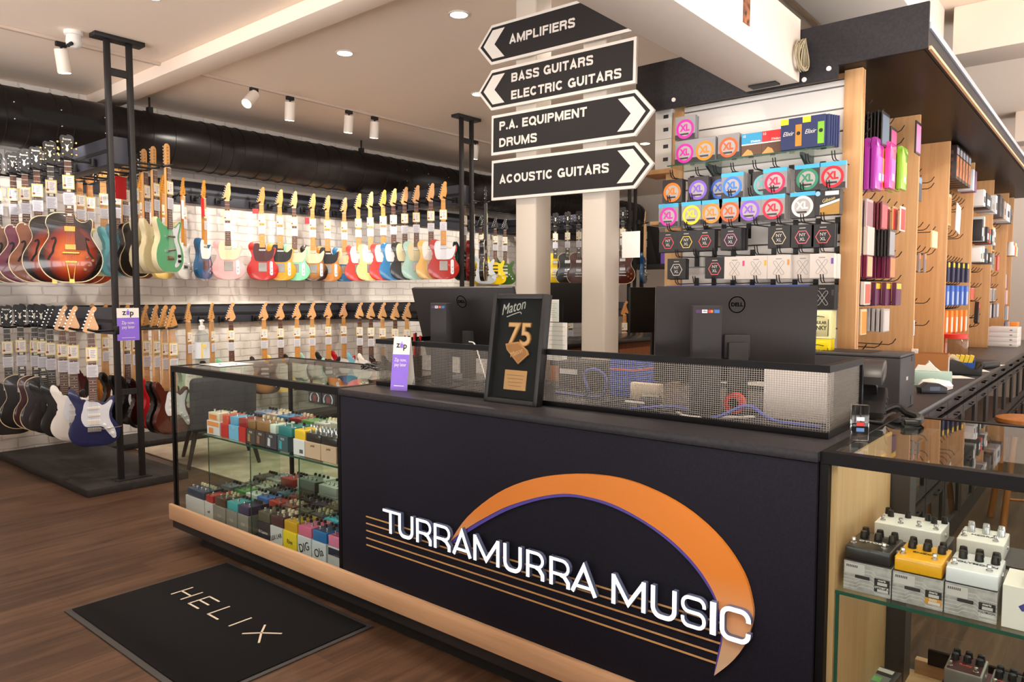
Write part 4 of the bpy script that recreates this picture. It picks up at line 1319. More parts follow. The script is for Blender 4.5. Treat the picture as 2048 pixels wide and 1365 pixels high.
# ---- monitors seen from behind
def monitor(label, loc, rz, w, h, tilt, zb):
    t = thing('computer_monitor', label, 'monitor', loc, R(rz))
    g = speckle('monitor_shell', (40, 37, 38), (47, 44, 45), 400, 0.42)
    p = MB().box(-w / 2, w / 2, -0.012, 0.012, 0, h, 0.004).obj('panel', g, t, 35, (0, 0, zb))
    p.rotation_euler = (R(tilt), 0, 0)
    MB().box(-w / 2 + 0.008, w / 2 - 0.008, 0.0118, 0.013, 0.012, h - 0.008).obj('screen', M((8, 8, 10), 0.2), p)
    lg = M((4, 4, 5), 0.6, 0, 0, 0, 0.0)
    zc = h * 0.81
    ring = MB().ring(circ(0.029, 40, (0, zc)), circ(0.0258, 40, (0, zc)), 'y', -0.0132, -0.0118).obj('logo', lg, p)
    text('DELL', 0.0185, lg, p, 'logo', (0, -0.0126, zc), FY(), 0.0004, 0.025, 1.0)
    b = MB(); b.box(-0.035, 0.035, -0.052, -0.03, 0.01, zb + h * 0.42, 0.004)
    b.box(-0.045, 0.045, -0.035, -0.018, zb + h * 0.25, zb + h * 0.5, 0.004)
    b.obj('stand_neck', M((34, 33, 35), 0.5), t)
    MB().box(-0.11, 0.11, -0.12, 0.07, 0, 0.012, 0.005).obj('stand_base', M((34, 33, 35), 0.5), t)
    return t


monitor('dark grey computer monitor at the right, seen from behind', (-1.045, 2.475, 1.0005), 39.8, 0.562, 0.335, 2, 0.095)
monitor('dark grey computer monitor at the left, tilted, seen from behind', (-2.325, 2.52, 1.0005), 2, 0.612, 0.345, 17, 0.105)


def terminal(label, loc, rz):
    t = thing('payment_display', label, 'payment terminal', loc, R(rz))
    MB().box(-0.047, 0.047, 0, 0.042, 0, 0.364, 0.0025).obj('housing', speckle('terminal_shell', (46, 45, 48), (54, 53, 56), 400, 0.5), t)
    z = 0.346
    x = -0.037
    for k, (c, nm) in enumerate((((66, 20, 80), ''), ((232, 232, 236), 'VISA'), ((150, 30, 24), ''), ((44, 106, 176), ''))):
        MB().box(x, x + 0.017, -0.001, 0.0002, z - 0.0055, z + 0.0055).obj('sticker', M(c, 0.4), t)
        if nm:
            text(nm, 0.0065, M((26, 34, 100), 0.5), t, 'sticker_lettering', (x + 0.0085, -0.0013, z), FY(), 0.0002, 0.03)
        if k == 2:
            for dx, cc in ((0.006, (214, 40, 30)), (0.011, (240, 150, 40))):
                MB().lathe([(0.0042, -0.0016), (0.0042, -0.0008)], (x + dx, 0, z), 14, 'y').obj('sticker_mark', M(cc, 0.4), t)
        x += 0.0195
    return t


terminal('grey payment display with card stickers before the right monitor', (-1.04, 2.243, 1.0005), 36)
terminal('grey payment display with card stickers before the left monitor', (-2.33, 2.285, 1.0005), 4)
o = MB().tube(ospline([(-2.25, 2.40, 1.19), (-2.18, 2.36, 1.185), (-2.12, 2.33, 1.12), (-2.07, 2.3, 1.07), (-2.04, 2.3, 1.0035)]), 0.003, 6).obj('white_cable', WHITE)
tag(o, 'thin white cable looping down beside the left monitor', 'cable')

# ---- clutter behind the mesh
cabs = [((62, 70, 140), 'blue', [(-1.60, 2.36, 1.006), (-1.56, 2.33, 1.03), (-1.575, 2.32, 1.10), (-1.53, 2.33, 1.118), (-1.49, 2.34, 1.09), (-1.50, 2.35, 1.03), (-1.55, 2.36, 1.006), (-1.75, 2.38, 1.006)], 'blue looped cable in front of the right white column'),
        ((70, 84, 170), 'blue', [(-1.3, 2.2, 1.006), (-1.15, 2.25, 1.02), (-1.0, 2.2, 1.006), (-0.9, 2.24, 1.05), (-0.8, 2.2, 1.02), (-0.68, 2.25, 1.006)], 'blue cable winding along the right end behind the mesh'),
        ((24, 24, 26), 'black', [(-1.45, 2.25, 1.006), (-1.35, 2.3, 1.02), (-1.22, 2.22, 1.006), (-1.1, 2.2, 1.02), (-0.95, 2.17, 1.006), (-0.75, 2.18, 1.006)], 'black cable lying along the right end behind the mesh'),
        ((200, 196, 190), 'white', [(-1.38, 2.3, 1.006), (-1.3, 2.2, 1.03), (-1.2, 2.3, 1.006), (-1.06, 2.17, 1.006), (-0.9, 2.3, 1.006)], 'pale cable lying behind the mesh below the right monitor'),
        ((26, 26, 28), 'black', [(-2.48, 2.3, 1.006), (-2.4, 2.22, 1.03), (-2.2, 2.2, 1.006), (-2.05, 2.24, 1.04), (-1.95, 2.2, 1.006), (-1.86, 2.3, 1.006)], 'black cable behind the mesh below the left monitor')]
for c, nm, pts, lab in cabs:
    tag(MB().tube(ospline(pts), 0.0055, 8).obj('%s_cable' % nm, M(c, 0.45)), lab, 'cable')
t = thing('document_box', 'stack of blue folders with an elastic band behind the mesh', 'folders', (-1.50, 2.56, 1.0005))
for k in range(7):
    MB().box(-0.06, 0.06, -0.08, 0.08, k * 0.021, k * 0.021 + 0.0195, 0.002, 1).obj('folder', M((32 + 6 * (k % 2), 62, 150), 0.5), t)
b = MB(); b.box(-0.0612, 0.0612, -0.0812, 0.0812, 0.104, 0.111)
b.obj('elastic_band', M((190, 90, 70), 0.6), t)
tag(MB().box(-0.895, -0.695, 2.36, 2.43, 1.0005, 1.172, 0.003).obj('paper_carton', M((206, 200, 196), 0.6)), 'pale grey carton seen through the right end of the mesh', 'carton')
t = thing('tape_dispenser', 'small red and grey round roll behind the mesh', 'tape roll', (-0.99, 2.36, 1.0005))
MB().lathe([(0.035, -0.014), (0.035, 0.014), (0.018, 0.014), (0.018, -0.014)], (0, 0, 0.036), 24, 'y').obj('roll', M((200, 44, 34), 0.4), t)
MB().box(-0.05, 0.05, -0.02, 0.02, 0, 0.004).obj('foot', BLKM, t)
t = thing('card_reader', 'small black card reader lying behind the mesh under the right monitor', 'card reader', (-1.28, 2.3, 1.0005), R(25))
MB().box(-0.04, 0.04, -0.07, 0.07, 0, 0.035, 0.008).obj('case', BLACK, t)
MB().box(-0.03, 0.03, 0.01, 0.06, 0.035, 0.037).obj('screen', M((120, 130, 128), 0.3), t)
tag(MB().box(-1.42, -1.30, 2.40, 2.44, 1.0005, 1.07, 0.003).obj('paper_pack', M((214, 196, 172), 0.7)), 'cream carton with brown print below the right monitor', 'carton')
t = thing('pen_cup', 'black pen cup with pens just behind the left end of the mesh', 'pen cup', (-2.50, 2.30, 1.0005))
MB().lathe([(0.033, 0), (0.036, 0.12), (0.033, 0.12), (0.03, 0.01)], n=20).obj('cup', BLACK, t)
for k in range(6):
    a = k * 1.1
    MB().cyl((0.012 * math.cos(a), 0.012 * math.sin(a), 0.02), (0.028 * math.cos(a), 0.028 * math.sin(a), 0.20 + 0.012 * (k % 3)), 0.0055, n=8).obj('pen', M(((18, 18, 20), (200, 40, 30), (18, 18, 20), (40, 40, 44))[k % 4], 0.4), t)
t = thing('cable_tangle', 'tangle of thin black cables on the glass case near the mesh corner', 'cables', (-2.85, 2.45, 1.006))
for k in range(7):
    pts = [(0.16 * math.cos(a * 0.9 + k) * (0.5 + 0.08 * k), 0.14 * math.sin(a * 0.9 + k * 1.7) * (0.5 + 0.06 * k), 0.012 + 0.035 * abs(math.sin(a * 1.3 + k))) for a in range(9)]
    MB().tube(ospline(pts, 5), 0.0028, 6).obj('strand', BLACK, t)
for dz, (w, h0, h1), lab in ((0, (0.065, 0.275, 0.378), 'small white notice sheet clipped above a longer one beside the left column'), (1, (0.115, 0.095, 0.272), 'long white price list sheet standing beside the left column')):
    t = thing('notice_sheet', lab, 'paper', (-2.07, 2.745 - 0.004 * dz, 1.0005))
    MB().box(0, w, 0, 0.0015, h0, h1).obj('sheet', PAPER, t)
    for k in range(7):
        MB().box(0.012, w - 0.012 - 0.01 * (k % 2), -0.0004, 0.0001, h1 - 0.02 - k * (h1 - h0 - 0.03) / 7, h1 - 0.0185 - k * (h1 - h0 - 0.03) / 7).obj('print_line', M((150, 150, 154), 0.6), t)
    if dz:
        MB().box(0.03, 0.09, 0.0, 0.004, 0.0, h1 + 0.1).obj('holder', GLASS, t)
t = thing('desktop_computer', 'black desktop computer tower behind the mesh beside the plaque', 'computer', (-1.83, 2.62, 1.0005))
MB().box(-0.05, 0.16, -0.05, 0.1, 0, 0.115, 0.004).obj('case', BLKM, t)
MB().box(-0.04, 0.05, -0.0525, -0.05, 0.06, 0.08).obj('bay', M((190, 188, 186), 0.5), t)

# ================================================================ ARROW SIGNS ON THE COLUMNS
SB = M((34, 31, 32), 0.5, 0, 0, 0, 0.2)
SWH = M((208, 201, 194), 0.5)


def glyph(ch, w, h, s):
    """One plain bold sans capital as strokes: (polyline, stroke width)."""
    e = s * 0.92
    m = h * 0.52
    if ch == 'I':
        return [([(w / 2, 0), (w / 2, h)], s)]
    if ch in 'TLFE':
        out = [([((w / 2 if ch == 'T' else s / 2), 0), ((w / 2 if ch == 'T' else s / 2), h)], s)]
        if ch in 'TFE':
            out.append(([(0, h - e / 2), (w, h - e / 2)], e))
        if ch in 'LE':
            out.append(([(0, e / 2), (w, e / 2)], e))
        if ch in 'FE':
            out.append(([(0, m), (w * 0.92, m)], e))
        return out
    if ch in 'PRB':
        top, r = h - e / 2, (h - e / 2 - m) / 2
        out = [([(s / 2, 0), (s / 2, h)], s), ([(s * .3, top), (w - r - s / 2, top)] + arcpts(w - r - s / 2, (top + m) / 2, r, r, 90, -90)[1:] + [(s * .3, m)], e)]
        if ch == 'R':
            out.append(([(w * .5, m), (w * .70, m - .012 * h), (w - s * .8, h * .36), (w - s * .5, 0)], s))
        if ch == 'B':
            r2 = (m - e / 2) / 2
            out.append(([(s * .3, m), (w - r2 - s / 2, m)] + arcpts(w - r2 - s / 2, (m + e / 2) / 2, r2, r2, 90, -90)[1:] + [(s * .3, e / 2)], e))
        return out
    if ch == 'D':
        r = w * 0.55
        return [([(s / 2, 0), (s / 2, h)], s), ([(s * .3, h - e / 2), (w - r, h - e / 2)] + arcpts(w - r, h / 2, r - s / 2, h / 2 - e / 2, 90, -90, 12)[1:] + [(s * .3, e / 2)], s)]
    if ch in 'OQ':
        out = [(arcpts(w / 2, h / 2, w / 2 - s / 2, h / 2 - e / 2, 90, 450, 24), s)]
        if ch == 'Q':
            out.append(([(w * .58, h * .26), (w * 1.0, -h * .04)], s * .85))
        return out
    if ch in 'CG':
        a = arcpts(w / 2, h / 2, w / 2 - s / 2, h / 2 - e / 2, 42, 322 if ch == 'C' else 330, 20)
        out = [(a, s)]
        if ch == 'G':
            out.append(([(w * .52, h * .45), (w - s * .5, h * .45), (w - s * .5, 0.02 * h)], s * .9))
        return out
    if ch == 'S':
        q = [(w - s * .5, h * .72), (w * .80, h * .88), (w / 2, h - e / 2), (w * .2, h * .89), (s * .55, h * .73), (w * .22, h * .58), (w * .55, h * .50), (w * .82, h * .41), (w - s * .52, h * .27), (w * .80, h * .11), (w / 2, e / 2), (w * .18, h * .11), (s * .45, h * .29)]
        return [(ospl2(q), e)]
    if ch == 'U':
        r = w / 2 - s / 2
        return [([(s / 2, h), (s / 2, r + e / 2)] + arcpts(w / 2, r + e / 2, r, r, 180, 360, 12)[1:] + [(w - s / 2, h)], s)]
    if ch == 'A':
        return [([(s * .5, 0), (w / 2, h - s * .45), (w - s * .5, 0)], s), ([(w * .25, h * .27), (w * .75, h * .27)], e)]
    if ch == 'M':
        return [([(s / 2, 0), (s / 2, h)], s), ([(w - s / 2, 0), (w - s / 2, h)], s), ([(s * .55, h - s * .2), (w / 2, s * .4), (w - s * .55, h - s * .2)], s * .85)]
    if ch == 'N':
        return [([(s / 2, 0), (s / 2, h)], s), ([(w - s / 2, 0), (w - s / 2, h)], s), ([(s * .6, h - s * .2), (w - s * .6, s * .2)], s * .9)]
    if ch == '.':
        return [([(w / 2, 0), (w / 2, s)], s)]
    return []


GW = {'I': .22, 'T': .66, 'L': .58, 'F': .60, 'E': .64, 'P': .68, 'R': .72, 'B': .72, 'D': .74, 'O': .80, 'Q': .80, 'C': .76, 'G': .80, 'S': .70, 'U': .72, 'A': .76, 'M': .88, 'N': .74, '.': .20, ' ': .30}


def sign_words(s, x0, z0, total, h, parent, y, name='lettering', mat=None):
    """Bold capitals set from x0 to x0+total, cap height h: one part per word."""
    gap = 0.10
    full = sum(GW[c] + gap for c in s) - gap
    k = total / full
    x = x0
    b, n = MB(), 0
    for c in s + ' ':
        if c == ' ':
            if n:
                b.obj(name, mat or SWH, parent, 0)
            b, n = MB(), 0
        else:
            for i, (pl, wd) in enumerate(glyph(c, GW[c] * k, h, 0.235 * h)):
                b.prism([(u + x, v + z0) for u, v in ribbon(pl, wd)], 'y', y - 0.0008 - 0.00012 * i, y)
            n += 1
        x += (GW[c] + gap) * k


def arrow_sign(lab, zc, hgt, right, lines, tip=0.105, x0=-2.878, x1=-1.916):
    t = thing('direction_sign', lab, 'sign', ((x0 + x1) / 2, 3.27, zc))
    t.rotation_euler = (0, R(1.0), 0)
    hw, h = (x1 - x0) / 2, hgt / 2

    def outline(ins, tp):
        k = ins * 1.0
        if right:
            return [(-hw + k, -h + k), (hw - k * 0.42, -h + k), (hw + tp - k * 1.35, 0), (hw - k * 0.42, h - k), (-hw + k, h - k)]
        return [(hw - k, h - k), (-hw + k * 0.42, h - k), (-hw - tp + k * 1.35, 0), (-hw + k * 0.42, -h + k), (hw - k, -h + k)]
    MB().prism(outline(0, tip), 'y', -0.004, 0.014, 0.001, 1).obj('board', SWH, t)
    MB().prism(outline(0.016, tip), 'y', -0.0052, -0.0038).obj('dark_face', SB, t)
    s = 1 if right else -1
    hh = h * 0.72
    ch = [(-0.095, hh), (-0.005, hh), (0.066, 0), (-0.005, -hh), (-0.095, -hh), (-0.018, 0)]
    MB().prism([(s * (u + hw - 0.008), v) for u, v in ch], 'y', -0.0064, -0.005).obj('arrow_head', SWH, t)
    xc = (x0 + x1) / 2
    for tx, xa, xb, oz in lines:
        sign_words(tx, xa - xc, oz - 0.0245, xb - xa, 0.049, t, -0.0052)
    for xx in (-2.65 - xc, -2.187 - xc):
        MB().box(xx - 0.02, xx + 0.02, 0.014, 0.03, -0.03, 0.03).obj('bracket', ALU, t)
    return t


arrow_sign('top arrow sign on the columns, pointing left, for amplifiers', 2.838, 0.224, False, [('AMPLIFIERS', -2.74, -2.286, 0.004)])
arrow_sign('second arrow sign from the top, pointing left, two lines of words', 2.58, 0.228, False, [('BASS GUITARS', -2.725, -2.171, 0.047), ('ELECTRIC GUITARS', -2.725, -1.998, -0.05)])
arrow_sign('third arrow sign from the top, pointing right, two lines of words', 2.32, 0.228, True, [('P.A. EQUIPMENT', -2.815, -2.209, 0.047), ('DRUMS', -2.815, -2.539, -0.048)])
arrow_sign('bottom arrow sign, pointing right, for acoustic guitars', 2.06, 0.230, True, [('ACOUSTIC GUITARS', -2.815, -2.069, 0.002)])
t = thing('paper_sheet', 'blank white sheet taped to the side of the right column', 'paper', (-2.11, 3.33, 1.575))
MB().box(0.001, 0.003, 0, 0.10, 0, 0.15).obj('sheet', PAPER, t)
bpy.data.objects.remove(t.children[0]); bpy.data.objects.remove(t)
o = MB().box(-2.10, -1.99, 3.452, 3.454, 1.60, 1.74).obj('paper_sheet', PAPER)
tag(o, 'white paper sheet sticking out behind the right white column', 'paper')

# ================================================================ GLASS CASES
def glass_case(label, x0, x1, solid_left):
    t = thing('glass_display_case', label, 'display case', (x0, 1.935, 0.15))
    W, Dp, H = x1 - x0, 0.78, 0.85
    b = MB(); f = 0.03
    b.box(0, W, 0, f, H - 0.033, H, 0.001, 1); b.box(0, W, Dp - f, Dp, H - 0.033, H, 0.001, 1); b.box(0, f, f, Dp - f, H - 0.033, H, 0.001, 1); b.box(W - f, W, f, Dp - f, H - 0.033, H, 0.001, 1)
    b.obj('top_frame', FR, t)
    for px, py in ((0, 0), (W - f * 0.7, 0), (0, Dp - f * 0.7), (W - f * 0.7, Dp - f * 0.7)):
        MB().box(px, px + f * 0.7, py, py + f * 0.7, 0, H - 0.033).obj('corner_post', FR, t)
    MB().box(f, W - f, f, Dp - f, H - 0.008, H - 0.002).obj('top_glass', GLASS, t)
    MB().box(f * 0.7, W - f * 0.7, 0.006, 0.011, 0.0005, H - 0.033).obj('front_glass', GLASS, t)
    MB().box(f * 0.7, W - f * 0.7, Dp - 0.012, Dp - 0.008, 0.0005, H - 0.033).obj('back_glass', GLASSG, t)
    if solid_left:
        MB().box(0.0215, 0.036, 0.025, 0.60, 0.0005, H - 0.033).obj('side_panel', OAKP, t)
        MB().box(0.0215, 0.09, 0.61, 0.70, 0.0005, H - 0.033).obj('back_post', M((58, 54, 54), 0.5), t)
        MB().box(0.10, W - 0.03, Dp - 0.06, Dp - 0.03, 0.0, 0.05, 0.002).obj('back_rail', BEECHX, t)
        MB().box(0.14, W - 0.2, Dp - 0.075, Dp - 0.062, 0.0505, 0.10).obj('back_stop', FR, t)
        MB().box(0.03, W - 0.03, 0.02, Dp - 0.04, -0.0, 0.004).obj('deck', wood('pale_deck', (206, 168, 124), (222, 186, 142), 'x', 1, 0.5), t)
        s = MB().box(0.038, W - 0.03, 0.028, 0.55, 0.478, 0.487).obj('glass_shelf', GLASSG, t)
        MB().box(0.038, W - 0.03, 0.0255, 0.0278, 0.478, 0.487).obj('front_edge', GEDGE, s)
        MB().box(0.038, 0.047, 0.03, 0.033, 0.005, 0.477).obj('shelf_support', GEDGE, t)
    else:
        MB().box(0.0, f * 0.7, f, Dp - f, 0.3, 0.3005).obj('side_glass', GLASS, t) if False else MB().box(0.006, 0.011, f, Dp - f, 0.0005, H - 0.033).obj('side_glass', GLASS, t)
        MB().box(0.02, W - 0.02, 0.02, Dp - 0.03, -0.0, 0.004).obj('deck', M((60, 56, 54), 0.6), t)
        s = MB().box(0.29, W - 0.025, 0.03, 0.52, 0.484, 0.492).obj('glass_shelf', GLASSG, t)
        MB().box(0.29, W - 0.025, 0.0275, 0.0298, 0.484, 0.492).obj('front_edge', GEDGE, s)
        for px in (0.295, 0.72, 1.15):
            p = MB().box(px, px + 0.005, 0.06, 0.50, 0.005, 0.483).obj('shelf_support', GLASSG, t)
            MB().box(px, px + 0.005, 0.057, 0.0598, 0.005, 0.483).obj('front_edge', GEDGE, p)
    return t


glass_case('left glass display case full of effects pedals', -4.13, -2.578, False)
glass_case('right glass display case with pedals on a green-edged shelf', -0.582, 0.95, True)
t = thing('hand_sanitiser', 'clear pump bottle of hand sanitiser on the left glass case corner', 'bottle', (-4.02, 2.07, 1.0005))
clear = glass_mat('clear_plastic', (236, 240, 242), 0.05, 1.35)
MB().lathe([(0.036, 0), (0.039, 0.006), (0.039, 0.15), (0.034, 0.175), (0.018, 0.195), (0.015, 0.2)], n=28).obj('bottle', clear, t)
MB().lathe([(0.0395, 0.04), (0.0395, 0.13)], n=28).obj('label', M((206, 210, 216), 0.5), t)
b = MB(); b.box(-0.004, 0.004, -0.0405, -0.0385, 0.042, 0.128); b.lathe([(0.009, -0.0412), (0.009, -0.039)], (0.016, 0, 0.11), 14, 'y')
lb = b.obj('label_mark', M((232, 196, 60), 0.5), t); lb.rotation_euler = (0, 0, R(60))
MB().lathe([(0.0165, 0.2), (0.0165, 0.222), (0.008, 0.228), (0.008, 0.246), (0.014, 0.25), (0.014, 0.258), (0.006, 0.26)], n=20).obj('pump', WHITE, t)
MB().tube([(0, 0, 0.254), (0.03, -0.02, 0.252), (0.036, -0.024, 0.244)], 0.0045, 8).obj('nozzle', WHITE, t)
t = thing('paper_notice', 'white paper notice with a blue oval lying under the sanitiser bottle', 'paper', (-4.09, 2.14, 1.0003))
t.location = (-3.99, 2.15, 1.0003)
MB().box(-0.1, 0.14, -0.16, 0.06, 0, 0.0004).obj('sheet', PAPER, t) if False else MB().box(-0.1, 0.14, -0.07, 0.14, 0, 0.0004).obj('sheet', PAPER, t)
MB().ring([(0.07 * math.cos(k * .2618) + 0.03, 0.045 * math.sin(k * .2618) + 0.04) for k in range(24)], [(0.06 * math.cos(k * .2618) + 0.03, 0.036 * math.sin(k * .2618) + 0.04) for k in range(24)], 'z', 0.0004, 0.0007).obj('oval_print', M((90, 120, 190), 0.6), t)
t = thing('lounge_chair', 'dark upholstered chair with splayed legs behind the left glass case', 'chair', (-5.80, 3.12, 0.012), R(-112))
DKB = speckle('blue_grey_fabric', (52, 56, 64), (64, 68, 78), 120, 0.9)
MB().box(-0.28, 0.28, -0.26, 0.28, 0.30, 0.43, 0.05, 3).obj('seat', DKB, t)
bk2 = MB().box(-0.25, 0.25, -0.05, 0.05, 0, 0.44, 0.04, 3).obj('backrest', DKB, t, 35, (0, 0.26, 0.30)); bk2.rotation_euler = (R(-10), 0, 0)
for sx in (-1, 1):
    for sy in (-1, 1):
        MB().cyl((sx * 0.2, sy * 0.2, 0.31), (sx * 0.27, sy * 0.27, 0), 0.022, 0.014, 12).obj('leg', M((40, 30, 26), 0.5), t)

# ================================================================ STRING DISPLAY AND SHELVING ISLAND
YS = 3.70
LAM = speckle('dark_grey_laminate', (36, 35, 39), (44, 42, 46), 90, 0.5)
SLATW = M((232, 226, 220), 0.45)
YF = [3.70, 4.86, 5.82, 6.88, 8.02, 9.14]
XF, XB = -0.95, -1.30
t = thing('shelving_island', 'tall beech shelving island with dark canopy, white slat end and side bays', 'shelving unit', (-1.3, 3.7, 0.911))
TX, TY, TZ = 1.3, -3.7, -0.911       # world -> local
L = lambda b_, name, m, sm=35: b_.xf(Matrix.Translation((TX, TY, TZ))).obj(name, m, t, sm)
L(MB().box(-1.045, -0.965, YS - 0.018, YS + 0.012, 0.912, 2.448, 0.002), 'end_upright', BEECH)
L(MB().box(-1.925, -1.868, YS - 0.018, YS + 0.012, 0.912, 2.39, 0.002), 'end_upright', BEECH)
b = MB()
z = 0.93
zs = []
while z < 2.40:
    b.box(-1.867, -1.046, YS, YS + 0.014, z, min(z + 0.096, 2.41))
    zs.append(z)
    z += 0.104
L(b, 'slat_panel', SLATW)
b = MB(); b.box(-1.867, -1.046, YS + 0.0145, YS + 0.02, 0.912, 2.42)
L(b, 'slat_backing', M((120, 118, 118), 0.35, 0.6))
b = MB(); b.box(-1.985, -1.30, YS + 0.02, YS + 0.04, 0.912, 2.45)
b.box(-1.32, -1.30, YS + 0.04, 9.6, 0.912, 2.45)
L(b, 'spine_panel', OAKP)
b = MB(); b.box(-1.299, -1.285, YS + 0.041, 4.84, 1.0, 2.44)
L(b, 'slat_panel', SLATW)
for y in YF[1:] + [9.6]:
    L(MB().box(-1.2995, XF, y - 0.014, y + 0.014, 0.912, 2.448, 0.001), 'upright_panel', BEECH)
L(MB().box(-1.3, -0.966, YS + 0.021, YS + 0.04, 0.912, 2.448), 'upright_panel', BEECH)
# canopy and fascias
b = MB(); b.box(-2.1, -0.70, YS - 0.10, 9.7, 2.449, 2.475)
L(b, 'canopy', speckle('black_canopy', (13, 11, 11), (19, 16, 15), 30, 0.36, 0.0, 0.08))
b = MB(); b.box(-2.1, -0.682, YS - 0.118, YS - 0.101, 2.45, 2.645); b.box(-2.1, -1.046, YS - 0.118, YS - 0.101, 2.39, 2.4499)
L(b, 'fascia', LAM)
b = MB(); b.box(-0.699, -0.685, YS - 0.10, 9.7, 2.452, 2.56)
L(b, 'side_fascia', LAM)
L(MB().box(-0.6845, -0.672, YS - 0.10, 9.7, 2.448, 2.462), 'timber_lipping', BEECHX)
L(MB().box(-0.6845, -0.676, YS - 0.10, 9.7, 2.535, 2.562), 'metal_trim', M((196, 206, 220), 0.3, 0.5))
for x, z in ((-1.195, 2.41), (-1.085, 2.44), (-1.87, 2.43)):
    L(MB().lathe([(0.011, YS - 0.118), (0.011, YS - 0.124), (0.003, YS - 0.126)], (x, 0, z), 14, 'y'), 'screw_cap', WHITE)
L(MB().box(-2.12, -1.925, YS - 0.02, YS + 0.16, 2.07, 2.095, 0.002), 'side_shelf', BEECH)
L(MB().box(-2.06, -1.925, YS - 0.02, YS + 0.16, 1.79, 1.81, 0.002), 'side_shelf', BEECH)
# white cartons on the side shelf
for k, (z, lab) in enumerate(((2.0955, 'white carton standing on the small shelf left of the string wall'), (2.257, 'white carton stacked on top of the one beside the string wall'))):
    c = thing('white_carton', lab, 'carton', (-1.985, YS + 0.06, z))
    MB().box(-0.05, 0.05, -0.075, 0.075, 0, 0.16, 0.002).obj('box', M((238, 234, 228), 0.6), c)
    for zz in (0.05, 0.12):
        MB().box(0.0, 0.03, -0.0757, -0.075, zz - 0.01, zz + 0.01).obj('label', M((60, 58, 60), 0.5), c)

# hooks on the end wall
HB = MB()
HB.box(-0.012, 0.012, -0.006, 0.0, -0.05, 0.03)
for s in (-1, 1):
    HB.tube([(s * 0.006, -0.004, 0.0), (s * 0.006, -0.215, -0.006), (s * 0.006, -0.232, 0.004), (s * 0.006, -0.242, 0.032)], 0.0024, 6)
HOOK = HB.mesh('display_hook', BLACK)
for row_z, xs in ((2.01, (-1.815, -1.675, -1.58, -1.49, -1.38, -1.285, -1.135, -1.02)), (1.882, (-1.83, -1.705, -1.597, -1.5, -1.4, -1.29, -1.155, -1.04)),
                  (1.74, (-1.83, -1.73, -1.63, -1.495, -1.37, -1.258, -1.15, -1.06)), (1.602, (-1.78, -1.68, -1.575, -1.472, -1.363, -1.255, -1.155, -1.06)),
                  (1.462, (-1.78, -1.68, -1.575, -1.47, -1.363, -1.255, -1.155, -1.055))):
    for x in xs:
        link('display_hook', HOOK, t, (x + TX, YS - 0.001 + TY, row_z + TZ))

# ---- string packs
CLRP = M((150, 148, 150), 0.25, 0, 0.5)
DARKP = M((56, 52, 54), 0.3, 0, 0.4)
CYAN = M((70, 180, 224), 0.4)
_SP = {}


def pouch_mesh(kind):
    if kind not in _SP:
        w, h = {'ring': (0.112, 0.118), 'hex': (0.104, 0.106), 'x': (0.108, 0.112), 'foil': (0.118, 0.128)}[kind]
        b = MB()
        if kind == 'foil':
            b.box(-w / 2, w / 2, -0.0012, 0.0012, -h, 0.0, 0.0006, 1); b.box(-w / 2 + 0.01, w / 2 - 0.01, -0.004, 0.004, -h + 0.01, -0.012, 0.0035, 2)
        else:
            b.box(-w / 2, w / 2, -0.004, 0.004, -h, 0, 0.0012, 1)
        _SP[kind] = b.mesh('string_pack', WHITE)
    return _SP[kind]


def pack_body(kind, name, mat, parent=None, loc=None, rz=0):
    o = link(name, pouch_mesh(kind), parent, loc, (0, 0, rz))
    o.material_slots[0].link = 'OBJECT'
    o.material_slots[0].material = mat
    return o


def capsule(cx, cz, ln, r, ang, n=8):
    pts = []
    for k in range(n + 1):
        a = -math.pi / 2 + math.pi * k / n
        pts.append((ln / 2 + r * math.cos(a), r * math.sin(a)))
    for k in range(n + 1):
        a = math.pi / 2 + math.pi * k / n
        pts.append((-ln / 2 + r * math.cos(a), r * math.sin(a)))
    ca, sa = math.cos(ang), math.sin(ang)
    return [(cx + u * ca - v * sa, cz + u * sa + v * ca) for u, v in pts]


